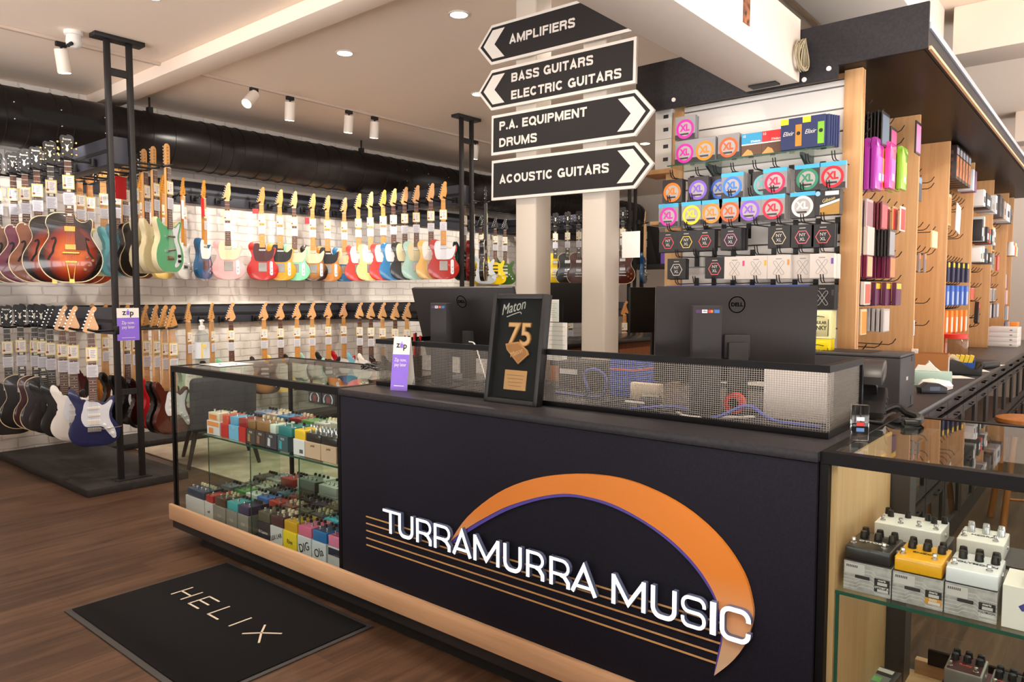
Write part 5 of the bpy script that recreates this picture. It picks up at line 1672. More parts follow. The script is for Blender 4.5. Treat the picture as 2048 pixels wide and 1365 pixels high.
def string_pack(kind, x, y, z, color, label, behind=0, behind_label='', header=True, body=None, group='string packs on the white slat wall', rz=0):
    t = thing('string_pack', label, 'string pack', (x, y, z), rz)
    col = M(color, 0.4)
    if kind == 'ring':
        body = body or CLRP
        pack_body('ring', 'pouch', body, t)
        zc = -0.066
        MB().lathe([(0.036, -0.0046), (0.036, -0.0041)], (0, 0, zc), 28, 'y').obj('disc', M((176, 170, 170), 0.4), t)
        MB().ring(circ(0.049, 36, (0, zc)), circ(0.0365, 36, (0, zc)), 'y', -0.0052, -0.0042).obj('ring_print', col, t)
        text('XL', 0.046, col, t, 'lettering', (0, -0.0056, zc + 0.004), FY(), 0.0003, 0.045, 0.9)
        MB().box(-0.0555, 0.0555, -0.0045, -0.0039, -0.1175, -0.092).obj('dark_base', M((52, 48, 50), 0.4), t)
        MB().box(-0.03, 0.02, -0.0047, -0.0042, zc - 0.03, zc - 0.021).obj('picture', M((58, 52, 54), 0.5), t)
        if header:
            MB().box(-0.0565, 0.0565, -0.0048, 0.0048, -0.018, 0.001).obj('header_card', CYAN, t)
    elif kind == 'hex':
        body = body or M((30, 28, 30), 0.5)
        pack_body('hex', 'pouch', body, t)
        zc = -0.058
        MB().ring(circ(0.034, 6, (0, zc), 0), circ(0.0305, 6, (0, zc), 0), 'y', -0.0048, -0.004).obj('hexagon_print', col, t)
        text('NY\nXL', 0.021, M((206, 202, 198), 0.5), t, 'lettering', (0, -0.0046, zc), FY(), 0.0003, 0.0)
        MB().box(-0.014, 0.014, -0.0046, -0.004, -0.018, -0.014).obj('maker_line', M((170, 166, 164), 0.5), t)
    elif kind == 'x':
        pack_body('x', 'pouch', body, t)
        for a in (R(55), R(-55)):
            MB().ring(capsule(0, -0.06, 0.062, 0.008, a), capsule(0, -0.06, 0.062, 0.0062, a), 'y', -0.0047, -0.004).obj('cross_print', M((150, 144, 142) if body is not BLKM else (170, 168, 168), 0.5), t)
        MB().box(0.040, 0.05, -0.0048, -0.004, -0.048, -0.022).obj('color_tab', col, t)
        MB().box(-0.014, 0.014, -0.0046, -0.004, -0.02, -0.016).obj('maker_line', M((140, 136, 134), 0.5), t)
    elif kind == 'foil':
        pack_body('foil', 'pouch', M(color, 0.25, 0.25), t)
        k = M((60, 52, 20), 0.5)
        for i, s in enumerate(('REGULAR', 'SLINKY')):
            text(s, 0.019 + 0.007 * i, k, t, 'lettering', (0.004, -0.0046, -0.056 - 0.024 * i), FY(), 0.0003, 0.03, 0.85)
        MB().tube([(-0.045, -0.0045, -0.03), (-0.02, -0.0045, -0.036), (0.0, -0.0045, -0.026), (0.03, -0.0045, -0.03)], 0.0018, 6).obj('eagle_print', k, t)
        for s in (-1, 1):
            MB().box(s * 0.047 - 0.0015, s * 0.047 + 0.0015, -0.0048, -0.003, -0.115, -0.04).obj('border_print', k, t)
    for k in range(1, behind + 1):
        c = pack_body(kind, 'string_pack', body or M(color, 0.25, 0.25), None, (x + rnd.uniform(-.002, .002), y + (0.0115 if kind != 'foil' else 0.012) * k, z + rnd.uniform(-0.003, 0.001)), rz)
        tag(c, behind_label or ('behind the ' + label.replace(' at the left of the glass shelf', '').replace(' string pack', '').replace('white crossed-loop', 'white').replace(' at the right of the', ' of the').replace(' right of the gap', '').replace('orange-red', 'reddish').replace(' at the right end of the', ', right end of').replace(' at the left end of the', ', left end of').replace(' right of the right monitor', ' by the monitor').replace(' hook row', ' row').replace(' with cyan header', '').replace(' with a thick stack', '').replace(' partly covered', '').replace(' in a dark pouch', '') + ('' if len(label.split()) > 10 else ', same kind')), 'string pack', 'behind the ' + label)
    return t


YP = 3.475
SB2 = 'hanging in the second row below it'
ring1 = [(-1.815, (240, 128, 30), 'orange ring string pack at the left end of the upper hook row', 3, False, DARKP), (-1.672, (132, 96, 206), 'violet ring string pack second in the upper hook row', 2, False, DARKP),
         (-1.573, (62, 108, 206), 'dark blue ring string pack in a dark pouch on the upper hook row', 2, False, DARKP), (-1.492, (66, 128, 214), 'blue ring string pack with cyan header on the upper hook row', 7, True, CLRP),
         (-1.352, (110, 190, 196), 'pale teal ring string pack partly covered on the upper hook row', 1, False, DARKP), (-1.283, (226, 36, 88), 'crimson ring string pack with a thick stack on the upper hook row', 8, True, CLRP),
         (-1.134, (46, 140, 104), 'green ring string pack on the upper hook row', 2, True, DARKP), (-1.024, (228, 30, 50), 'red ring string pack at the right end of the upper hook row', 2, True, CLRP)]
for x, c, lab, n, hd, bd in ring1:
    string_pack('ring', x, YP + (0.04 if 'partly' in lab or 'dark pouch' in lab else 0), 1.995, c, lab, n, '', hd, bd)
ring2 = [(-1.835, (222, 42, 170), 'magenta ring string pack at the left end of the second hook row', 4), (-1.705, (244, 216, 40), 'yellow ring string pack on the second hook row', 3), (-1.597, (240, 140, 40), 'orange ring string pack on the second hook row', 2),
         (-1.502, (226, 98, 40), 'rust orange ring string pack on the second hook row', 2), (-1.402, (140, 92, 206), 'purple ring string pack on the second hook row', 5), (-1.290, (226, 32, 60), 'red ring string pack with a thick stack on the second hook row', 8),
         (-1.153, (236, 230, 222), 'white ring string pack on the second hook row', 2)]
for x, c, lab, n in ring2:
    string_pack('ring', x, YP, 1.872, c, lab, n, '', True, DARKP if 'white' in lab else CLRP)
t2 = thing('string_box', 'black and gold string box at the right end of the second hook row', 'string box', (-1.045, YP, 1.872))
MB().box(-0.055, 0.055, -0.004, 0.045, -0.112, 0, 0.001, 1).obj('box', M((34, 30, 30), 0.4), t2)
MB().prism([(-0.03, -0.11), (0.054, -0.11), (0.054, -0.055), (-0.03, -0.08)], 'y', -0.005, -0.004).obj('gold_print', M((176, 132, 56), 0.4), t2)
MB().prism([(-0.03, -0.078), (0.054, -0.053), (0.054, -0.042), (-0.03, -0.066)], 'y', -0.005, -0.004).obj('white_stripe', PAPER, t2)
text('Gibson', 0.022, M((232, 214, 150), 0.4), t2, 'lettering', (0.006, -0.0052, -0.044), FY(), 0.0003, 0.0, 0.9, 0.3).rotation_euler = (R(90), R(-14), 0)
MB().box(-0.008, 0.05, -0.005, -0.004, -0.024, -0.006).obj('label', PAPER, t2)
MB().lathe([(0.011, -0.005), (0.011, -0.004)], (-0.04, 0, -0.014), 16, 'y').obj('round_label', M((150, 196, 230), 0.4), t2)
hexes = [(-1.835, 1.728, (226, 70, 80), 'red hexagon black string pack at the left end of the third row', 2), (-1.732, 1.728, (240, 206, 70), 'yellow hexagon black string pack in the third row', 2), (-1.63, 1.728, (232, 80, 80), 'coral hexagon black string pack in the third row', 3),
         (-1.495, 1.728, (206, 130, 176), 'mauve hexagon black string pack in the third row', 7), (-1.258, 1.726, (206, 190, 150), 'tan hexagon black string pack right of the gap in the third row', 2), (-1.15, 1.724, (226, 100, 120), 'pink hexagon black string pack in the third row', 3),
         (-1.058, 1.722, (232, 92, 80), 'orange-red hexagon black string pack at the right end of the third row', 3), (-1.785, 1.588, (200, 194, 188), 'white hexagon black string pack alone at the left of the fourth row', 3), (-1.575, 1.588, (226, 100, 110), 'pink hexagon black string pack in the fourth row', 3)]
for x, z, c, lab, n in hexes:
    string_pack('hex', x, YP, z, c, lab, n)
XW = M((206, 198, 192), 0.5)
for x, c, lab, n in ((-1.472, (226, 60, 120), 'white crossed-loop string pack with pink tab in the fourth row', 3), (-1.365, (236, 170, 40), 'white crossed-loop string pack with amber tab in the fourth row', 4), (-1.256, (236, 140, 70), 'white crossed-loop string pack with orange tab in the fourth row', 2),
                     (-1.155, (214, 206, 200), 'white crossed-loop string pack half hidden in the fourth row', 1), (-1.06, (110, 70, 170), 'white crossed-loop string pack with violet tab at the right of the fourth row', 8)):
    string_pack('x', x, YP + (0.03 if 'hidden' in lab else 0), 1.588, c, lab, n, '', False, XW)
string_pack('x', -1.055, YP, 1.446, (60, 56, 60), 'black crossed-loop string pack right of the right monitor', 4, '', False, BLKM)
string_pack('foil', -1.066, YP - 0.02, 1.33, (226, 222, 168), 'pale cream foil string pack right of the right monitor', 5)
string_pack('foil', -1.066, YP - 0.02, 1.20, (240, 216, 20), 'bright yellow foil string pack below the cream ones', 5)
for k in range(7):
    c = pack_body('hex', 'string_pack', M((48, 70, 150), 0.4), None, (-1.80 + 0.105 * k, YP + 0.02, 1.448))
    tag(c, 'blue topped string pack peeping over the right monitor', 'string pack', 'blue packs behind the right monitor')

# glass shelf with boxes on the end wall
t = thing('glass_wall_shelf', 'glass shelf on metal brackets high on the white slat wall', 'shelf', (-1.42, YS - 0.001, 2.068))
MB().box(-0.44, 0.385, -0.20, -0.002, 0, 0.006).obj('glass', GLASSG, t)
MB().box(-0.44, 0.385, -0.2025, -0.2002, 0, 0.006).obj('front_edge', GEDGE, t)
for x in (-0.235, 0.235):
    MB().prism([(-0.17, -0.001), (0, -0.001), (0, -0.09), (-0.02, -0.09), (-0.17, -0.015)], 'x', x - 0.006, x + 0.006).obj('bracket', M((60, 76, 76), 0.3, 0.5), t)
for x, z, c, lab, n in ((-1.765, 2.198, (222, 42, 170), 'magenta ring string box on top of another at the left of the glass shelf', 3), (-1.765, 2.075, (222, 42, 170), 'magenta ring string box underneath at the left of the glass shelf', 3),
                        (-1.655, 2.075, (240, 140, 30), 'orange ring string box on the glass shelf', 4), (-1.53, 2.075, (214, 96, 40), 'rust ring string box on the glass shelf', 4)):
    string_pack('ring', x, YP + 0.035, z + 0.1185, c, lab, n, '', False, CLRP)
for x, c, lab, num in ((-1.41, (40, 150, 196), 'blue and brown string box on the glass shelf', '10'), (-1.31, (214, 40, 44), 'red and brown string box on the glass shelf', '10')):
    q = thing('string_box', lab, 'string box', (x, YP + 0.03, 2.0745))
    MB().box(-0.05, 0.05, -0.006, 0.05, 0, 0.105, 0.001, 1).obj('box', M((96, 64, 44), 0.5), q)
    MB().box(-0.0502, 0.0502, -0.0068, -0.006, 0.055, 0.105).obj('color_print', M(c, 0.45), q)
    MB().box(-0.05, 0.05, -0.0066, -0.006, 0.049, 0.055).obj('white_stripe', PAPER, q)
    MB().prism([(-0.05, 0.0), (-0.02, 0.03), (0.0, 0.02), (0.01, 0.0)], 'y', -0.0066, -0.006).obj('picture', M((206, 150, 80), 0.5), q)
    text(num, 0.018, WHITE, q, 'lettering', (-0.038, -0.0072, 0.092), FY(), 0.0003, 0.0)
    text("D'Addario", 0.014, WHITE, q, 'lettering', (0.02, -0.0072, 0.064), FY(), 0.0003, 0.02, 0.8)
for x, c, lab, n in ((-1.215, (240, 140, 40), 'navy string box with orange panel on the glass shelf', 2), (-1.115, (130, 196, 50), 'navy string box with green panel at the right of the glass shelf', 5)):
    NV = M((38, 50, 96), 0.45)
    for k in range(n, -1, -1):
        if k:
            q = MB().box(-0.05, 0.05, -0.006, 0.006, 0, 0.142, 0.0008, 1).obj('string_box', NV, None, 35, (x + (0.008 + 0.006 * k if n > 2 else 0), YP + 0.015 + 0.015 * k, 2.0745))
            tag(q, 'navy string box standing behind the one with the %s panel' % ('green' if n > 2 else 'orange'), 'string box', 'navy string boxes on the glass shelf')
            continue
        q = thing('string_box', lab, 'string box', (x, YP + 0.015, 2.0745))
        MB().box(-0.05, 0.05, -0.006, 0.006, 0, 0.142, 0.0008, 1).obj('box', NV, q)
        MB().box(0.018, 0.046, -0.0068, -0.006, 0.012, 0.11).obj('color_panel', M(c, 0.45), q)
        MB().box(-0.0503, -0.014, -0.0068, -0.006, 0.115, 0.1415).obj('corner_label', M((240, 220, 40), 0.45), q)
        text('Elixir', 0.028, WHITE, q, 'lettering', (-0.016, -0.0072, 0.072), FY(), 0.0003, 0.0, 0.85, 0.35)
        MB().lathe([(0.009, -0.0078), (0.009, -0.0068)], (0.032, 0, 0.07), 16, 'y').obj('panel_mark', M((30, 26, 30), 0.5), q)

# ================================================================ SIDE BAYS
UH = MB()
UH.box(0.0, 0.005, -0.01, 0.01, -0.03, 0.03)
UH.tube([(0.004, 0, 0), (0.255, 0, -0.006), (0.275, 0, 0.004), (0.292, 0, 0.03)], 0.0028, 6)
HOOK2 = UH.mesh('bay_hook', BLACK)
ISL = bpy.data.objects['shelving_island']


def bay_hooks(y0, y1, z, n, x=-1.285):
    for k in range(n):
        y = y0 + (y1 - y0) * (k + 0.5) / n
        link('bay_hook', HOOK2, ISL, (x + TX, y + TY, z + TZ))


PB = {}


def hang_pack(x, y, z, w, h, d, color, label, group=None, face=None, tilt=0.0, name='hanging_pack', cat='pack', stripe=None, rough=0.35):
    """A card or pouch hung on a bay prong, facing +X."""
    key = (w, h, d)
    if key not in PB:
        PB[key] = MB().box(0, d, -w / 2, w / 2, -h, 0, min(0.002, d * .3), 1).mesh('pouch', WHITE)
    if face is None:
        o = link(name, PB[key], None, (x, y, z), (tilt, 0, 0))
        o.material_slots[0].link = 'OBJECT'
        o.material_slots[0].material = M(color, rough, 0, 0.3)
        return tag(o, label, cat, group)
    t = thing(name, label, cat, (x, y, z), 0, group)
    t.rotation_euler = (tilt, 0, 0)
    o = link('pouch', PB[key], t)
    o.material_slots[0].link = 'OBJECT'
    o.material_slots[0].material = M(color, rough, 0, 0.3)
    MB().box(d, d + 0.0007, -w * 0.42, w * 0.42, -h * 0.94, -h * (0.30 if stripe else 0.10)).obj('print', M(face, 0.45), t)
    if stripe:
        MB().box(d, d + 0.0008, -w * 0.44, w * 0.44, -h * 0.28, -h * 0.05).obj('stripe', M(stripe, 0.45), t)
    return t


def run_of(n, x1, dx, y, z, w, h, d, color, lab, front_lab, face, stripe=None, tilt=0.0, name='hanging_pack', jit=0.003):
    for k in range(n):
        hang_pack(x1 - dx * (k + 1), y + rnd.uniform(-jit, jit), z + rnd.uniform(-jit, jit), w, h, d, color, lab, lab + ' group', None, tilt, name)
    hang_pack(x1, y, z, w, h, d, color, front_lab, None, face, tilt, name, 'pack', stripe)


# bay nearest the string wall
for z, n in ((2.33, 4), (2.26, 4), (2.19, 5), (1.89, 6), (1.755, 6), (1.62, 6), (1.485, 6), (1.35, 6), (1.12, 3)):
    bay_hooks(3.85, 4.78, z, n)
run_of(10, -0.955, 0.016, 4.06, 2.31, 0.15, 0.17, 0.007, (30, 26, 26), 'black string pouch in the row at the top of the nearest bay', 'black pouch with blue grey front ending the top row of the nearest bay', (90, 110, 130))
hang_pack(-0.985, 4.36, 2.29, 0.13, 0.16, 0.008, (40, 34, 38), 'black pouch with pink picture right of the top row', None, (206, 70, 130))
hang_pack(-0.93, 4.68, 2.37, 0.13, 0.18, 0.008, (40, 34, 38), 'pink and grey pouch hanging in front of the second upright', None, (206, 130, 180))
for k, (c, y, x, nm) in enumerate((((170, 52, 172), 3.98, -0.98, 'purple'), ((240, 120, 40), 4.06, -0.985, 'orange'), ((226, 56, 160), 4.14, -0.955, 'pink'), ((140, 200, 44), 4.30, -0.935, 'lime green'))):
    for j in range(2, -1, -1):
        b = MB()
        hh = 0.25 - 0.01 * k
        b.prism([(-0.062, 0), (-0.055, -hh * 0.12), (-0.062, -hh * 0.2), (-0.062, -hh), (0.062, -hh), (0.062, -hh * 0.2), (0.055, -hh * 0.12), (0.062, 0)], 'x', 0, 0.028, 0.008, 2)
        if j:
            tag(b.obj('foil_bag', M(c, 0.25, 0, 0.6), None, 40, (x - 0.032 * j, y + 0.005 * j, 2.17)), '%s foil bag hanging behind another %s bag in the nearest bay' % (nm, nm), 'bag', '%s bags in the nearest bay' % nm)
        else:
            q = thing('foil_bag', 'bright %s foil bag foremost of its kind in the nearest bay' % nm, 'bag', (x, y, 2.17))
            b.obj('bag', M(c, 0.25, 0, 0.6), q, 40)
            MB().box(0.0281, 0.029, -0.04, 0.04, -hh * 0.85, -hh * 0.35).obj('print', M(tuple(min(255, v + 50) for v in c), 0.4), q)
            MB().box(0.029, 0.0297, -0.015, 0.02, -hh * 0.82, -hh * 0.68).obj('label', PAPER, q)
run_of(5, -0.99, 0.02, 3.93, 1.87, 0.12, 0.14, 0.012, (178, 160, 164), 'grey pink string pack at the left of the third row', 'patterned grey pink pack at the left of the third row', (150, 110, 118))
run_of(9, -0.96, 0.016, 4.10, 1.87, 0.12, 0.14, 0.010, (112, 36, 48), 'maroon string pack in the third row of the nearest bay', 'maroon string pack at the front of the third row', (206, 90, 100))
for k in range(3):
    hang_pack(-0.98 + 0.03 * k, 4.26 + 0.03 * k, 1.865, 0.11, 0.13, 0.008, ((226, 210, 196), (196, 150, 90), (236, 222, 206))[k], ('white', 'tan', 'cream')[k] + ' pack with red ring right of the maroon row', None, (206, 60, 60))
run_of(4, -0.99, 0.03, 3.93, 1.735, 0.12, 0.14, 0.022, (214, 204, 196), 'cream string pack at the left of the fourth row', 'cream string pack with crossed loops in the fourth row', (196, 186, 178))
run_of(11, -0.93, 0.016, 4.14, 1.735, 0.12, 0.14, 0.010, (34, 28, 26), 'dark brown string pack in the fourth row of the nearest bay', 'silver fronted pack at the front of the dark brown row', (150, 150, 156))
run_of(5, -0.99, 0.022, 3.93, 1.60, 0.11, 0.115, 0.019, (110, 24, 62), 'wine red string box at the left of the fifth row', 'wine red box with pale end at the left of the fifth row', (220, 170, 130))
run_of(8, -0.94, 0.022, 4.17, 1.60, 0.11, 0.115, 0.019, (104, 22, 58), 'wine red string box at the right of the fifth row', 'wine red box with orange end at the right of the fifth row', (226, 130, 80))
run_of(3, -1.0, 0.04, 3.94, 1.465, 0.11, 0.115, 0.02, (226, 220, 214), 'pale string pack at the left of the sixth row', 'pale pack with red and brown print in the sixth row', (190, 90, 70))
for k in range(4):
    hang_pack(-1.02 + 0.03 * k, 4.02 + 0.08 * k, 1.465, 0.11, 0.12, 0.022, (84, 26, 66), 'wine purple pack with yellow label, %s of four in the sixth row' % ('first', 'second', 'third', 'fourth')[k], None, (96, 34, 78), 0, 'hanging_pack', 'pack', (236, 190, 40))
run_of(9, -0.945, 0.022, 4.12, 1.33, 0.12, 0.12, 0.015, (170, 168, 170), 'clear silver string pouch in the lowest row of the nearest bay', 'clear silver pouch at the front of the lowest row', (196, 190, 188))
hang_pack(-1.0, 3.93, 1.33, 0.10, 0.13, 0.01, (226, 196, 150), 'cream pack with yellow picture at the left of the lowest row', None, (210, 140, 30))
# second bay
for z, n in ((2.15, 2), (2.11, 2), (1.83, 4), (1.68, 5), (1.56, 3), (1.35, 2), (1.2, 2)):
    bay_hooks(4.95, 5.75, z, n)
hang_pack(-1.0, 5.10, 2.13, 0.17, 0.15, 0.006, (44, 46, 54), 'black card pack with a white guitar picture in the second bay', None, (60, 66, 80), 0, 'hanging_pack', 'pack', (120, 150, 180))
hang_pack(-0.97, 5.45, 1.815, 0.17, 0.11, 0.012, (244, 218, 160), 'cream yellow pouch hanging in the second bay', None, (250, 226, 172))
for k in range(7):
    hang_pack(-1.12 + 0.02 * k, 4.98 + 0.06 * k, 1.665, 0.04, 0.12, 0.012, (150, 140, 140), 'slim grey blister pack with orange top in the second bay', 'slim packs in the second bay', (120, 112, 112), 0, 'hanging_pack', 'pack', (236, 130, 80))
hang_pack(-1.04, 5.02, 1.54, 0.07, 0.15, 0.012, (226, 196, 160), 'bundle pack of pale sticks hanging low in the second bay', None, (240, 214, 180))
tag(MB().box(-0.949, -0.947, 4.85, 4.872, 1.16, 1.25).obj('shelf_label', M((226, 230, 240), 0.5)), 'white and blue label on the front edge of the second upright', 'label')
# third bay
L(MB().box(-1.299, -0.90, YF[2] + 0.015, YF[3] + 0.08, 2.175, 2.2, 0.001), 'bay_shelf', BEECH)
for z, n in ((2.12, 8), (2.06, 5), (1.85, 6), (1.66, 8), (1.485, 8), (1.30, 8), (1.10, 4)):
    bay_hooks(YF[2] + 0.06, YF[3] - 0.06, z, n)
for k in range(5):
    q = thing('instrument_box', 'tall brown box with a picture, %s from the front on the third bay shelf' % ('first', 'second', 'third', 'fourth', 'fifth')[k], 'box', (-0.97, 5.93 + 0.125 * k, 2.2005))
    MB().box(-0.09, 0.05, -0.052, 0.052, 0, 0.23, 0.002).obj('box', M((44, 26, 24) if k != 1 else (36, 22, 22), 0.4), q)
    MB().box(0.0505, 0.051, -0.045, 0.045, 0.02, 0.16).obj('picture', speckle('instrument_print', (150, 86, 50), (196, 130, 84), 18, 0.5), q)
    MB().box(0.0505, 0.051, -0.045, 0.045, 0.17, 0.215).obj('title', M((150, 150, 158), 0.5), q)
    for j in range(4):
        MB().box(-0.07, 0.03, -0.0526, -0.052, 0.02 + 0.05 * j, 0.045 + 0.05 * j).obj('side_print', M((96, 66, 56), 0.5), q)
for k, c in enumerate(((200, 204, 210), (120, 70, 120))):
    tag(MB().box(-1.02, -0.92, 6.60 + 0.11 * k, 6.68 + 0.11 * k, 2.2005, 2.36, 0.002).obj('carton', M(c, 0.45)), ('silver', 'violet')[k] + ' box at the far end of the third bay shelf', 'box')
hang_pack(-1.0, 5.98, 2.11, 0.16, 0.22, 0.03, (196, 176, 140), 'clear bag with tan strap at the left of the third bay', None, (190, 130, 60), 0.0)
hang_pack(-0.95, 6.2, 2.05, 0.17, 0.2, 0.008, (226, 226, 228), 'white card pack hanging tilted in the third bay', None, (206, 208, 214), R(-8), 'hanging_pack', 'pack', (236, 226, 190))
hang_pack(-1.02, 5.96, 1.83, 0.12, 0.15, 0.02, (214, 206, 206), 'clear pouch with white contents in the third bay', None, (232, 226, 226), 0, 'hanging_pack', 'pack', (206, 160, 150))
for i, (nm, c, fc, st, z, h, n) in enumerate((('navy', (30, 32, 62), (36, 40, 84), (240, 196, 30), 1.645, 0.15, 8), ('blue', (70, 110, 200), (170, 190, 230), (60, 120, 220), 1.47, 0.15, 8), ('orange', (236, 130, 40), (246, 226, 214), (240, 150, 40), 1.285, 0.17, 8), ('dark orange', (226, 110, 40), (244, 210, 190), (236, 130, 40), 1.085, 0.13, 4))):
    for k in range(n):
        hang_pack(-1.06 + 0.016 * k, YF[2] + 0.08 + 0.10 * k, z, 0.08, h, 0.02, c, '%s card pack, %s in its row in the third bay' % (nm, ('first', 'second', 'third', 'fourth', 'fifth', 'sixth', 'seventh', 'eighth')[k]), None, fc, 0, 'hanging_pack', 'pack', st)
# fourth bay: glass shelves
for z in (2.112, 1.832, 1.662):
    q = L(MB().box(-1.299, -0.86, YF[3] + 0.02, YF[4] - 0.02, z, z + 0.008), 'glass_bay_shelf', GLASSG)
for z, items in ((2.12, ((7.02, .11, .13, (226, 226, 226)), (7.2, .22, .12, (40, 38, 40)), (7.5, .2, .11, (150, 156, 160)), (7.75, .1, .16, (214, 214, 214)))),
                 (1.84, ((7.0, .07, .17, (34, 34, 36)), (7.1, .06, .2, (196, 204, 204)), (7.3, .1, .13, (30, 30, 32)), (7.45, .07, .12, (206, 70, 60)), (7.6, .06, .13, (60, 60, 70)), (7.75, .08, .12, (226, 222, 220)))),
                 (1.67, ((7.0, .05, .11, (236, 236, 236)), (7.12, .08, .13, (216, 222, 220)), (7.3, .1, .12, (70, 80, 86)), (7.5, .12, .09, (40, 40, 44)), (7.72, .08, .1, (150, 150, 150))))):
    for y, w, h, c in items:
        q = thing('small_box', '%s small box, %s along the %s glass shelf of the fourth bay' % ('dark' if sum(c) < 250 else ('red' if c[0] > 200 and c[1] < 100 else 'pale'), ('first', 'second', 'third', 'fourth', 'fifth', 'sixth')[[i[0] for i in items].index(y)], {2.12: 'top', 1.84: 'middle', 1.67: 'lowest'}[z]), 'box', (-0.96, y, z + 0.0005))
        MB().box(-0.07, 0.06, 0, w, 0, h, 0.002).obj('box', M(c, 0.45), q)
        MB().box(0.0605, 0.061, w * 0.15, w * 0.85, h * 0.2, h * 0.6).obj('label', M(tuple(255 - int(v * 0.8) for v in c), 0.5), q)
for z, n in ((1.61, 6), (1.475, 5), (1.35, 5), (1.2, 5), (1.12, 4)):
    bay_hooks(YF[3] + 0.06, YF[4] - 0.1, z, n)
hang_pack(-1.0, 7.25, 1.46, 0.14, 0.10, 0.02, (216, 120, 110), 'clear pack with red parts in the fourth bay', None, (200, 70, 50))
hang_pack(-0.98, 7.42, 1.335, 0.07, 0.18, 0.03, (34, 32, 32), 'black tilted bottle pack with red cap in the fourth bay', None, (70, 66, 66), R(-14), 'hanging_pack', 'pack', (226, 60, 40))
hang_pack(-1.03, 7.05, 1.59, 0.12, 0.09, 0.02, (226, 170, 90), 'amber pack high in the fourth bay', None, (236, 196, 120))
hang_pack(-1.03, 7.12, 1.11, 0.13, 0.11, 0.04, (206, 196, 186), 'clear boxed pack behind the red-lidded jar', None, (120, 116, 112))
# fifth and sixth bays
L(MB().box(-1.299, -0.90, YF[4] + 0.015, YF[5] + 0.06, 2.10, 2.125, 0.001), 'bay_shelf', BEECH)
for j, (y, w, h, c) in enumerate(((8.12, .14, .2, (70, 66, 72)), (8.3, .1, .18, (50, 46, 48)), (8.45, .1, .17, (196, 170, 150)), (8.62, .3, .17, (200, 208, 216)), (8.98, .12, .14, (90, 90, 96)))):
    q = thing('carton', '%s carton, %s along the fifth bay shelf' % ('pale' if sum(c) > 450 else 'dark', ('first', 'second', 'third', 'fourth', 'fifth')[j]), 'box', (-0.97, y, 2.1255))
    MB().box(-0.1, 0.06, 0, w, 0, h, 0.002).obj('box', M(c, 0.45), q)
    MB().box(0.0605, 0.061, w * 0.3, w * 0.75, h * 0.25, h * 0.6).obj('picture', M((40, 40, 44), 0.5), q)
for z, n in ((2.08, 5), (1.80, 5), (1.6, 4), (1.48, 5), (1.33, 5), (1.18, 4)):
    bay_hooks(YF[4] + 0.06, YF[5] - 0.08, z, n)
misc = [(8.15, 2.06, .16, .2, (60, 60, 60), (120, 126, 130), None), (8.42, 2.05, .18, .23, (236, 170, 40), (44, 40, 36), (226, 226, 226)), (8.15, 1.79, .13, .15, (60, 44, 46), (90, 60, 66), (200, 70, 90)), (8.36, 1.79, .13, .15, (190, 186, 186), (120, 116, 116), (214, 190, 190)),
        (8.7, 1.79, .13, .15, (206, 60, 70), (226, 120, 110), None), (8.2, 1.58, .1, .1, (60, 56, 58), (140, 60, 60), None), (8.2, 1.46, .14, .12, (206, 202, 198), (150, 146, 146), None), (8.45, 1.46, .14, .12, (196, 196, 198), (120, 116, 116), None),
        (8.16, 1.32, .13, .14, (110, 110, 116), (190, 190, 194), None), (8.38, 1.32, .13, .14, (60, 60, 66), (150, 150, 156), None), (8.6, 1.32, .13, .14, (150, 150, 156), (200, 200, 206), None)]
for j, (y, z, w, h, c, fc, st) in enumerate(misc):
    hang_pack(-1.0 + 0.004 * j, y, z, w, h, 0.014, c, ('dark smoke', 'yellow and black', 'dark red topped', 'silver grey', 'coral red', 'small dark red', 'white clear', 'silver clear', 'grey striped', 'black striped', 'pale striped')[j] + ' pack hanging in the fifth bay', None, fc, 0, 'hanging_pack', 'pack', st)
for k in range(8):
    hang_pack(-1.03, 8.1 + 0.045 * k, 1.165, 0.03, 0.16, 0.03, ((196, 60, 60), (60, 56, 60), (190, 150, 140))[k % 3], 'slim striped stick pack in the low row of the fifth bay', 'stick packs in the fifth bay')
q = L(MB().box(-1.299, -0.86, YF[5] + 0.02, 9.58, 1.80, 1.808), 'glass_bay_shelf', GLASSG)
for k, c in enumerate(((226, 226, 226), (206, 80, 70), (236, 190, 90), (230, 226, 222))):
    tag(MB().lathe([(0.04, 0), (0.042, 0.09), (0.03, 0.11), (0.03, 0.14), (0.001, 0.142)], n=16).obj('bottle', M(c, 0.35), None, 35, (-0.93, 9.22 + 0.09 * k, 1.809)), ('white', 'red', 'amber', 'cream')[k] + ' bottle on the glass shelf of the last bay', 'bottle')
rack_cols = [(120, 160, 200), (200, 196, 206), (60, 60, 66), (206, 70, 80), (236, 150, 60), (60, 150, 170), (226, 222, 220), (90, 70, 120)]
for r_ in range(4):
    for k in range(6):
        hang_pack(-0.99 + 0.01 * r_, 9.2 + 0.06 * k, 1.62 - 0.17 * r_, 0.055, 0.15, 0.02, rack_cols[(k * 3 + r_ * 5) % 8], 'small bright book or card in the %s row of the farthest bay' % ('top', 'second', 'third', 'lowest')[r_], 'cards in the %s row of the farthest bay' % ('top', 'second', 'third', 'lowest')[r_])

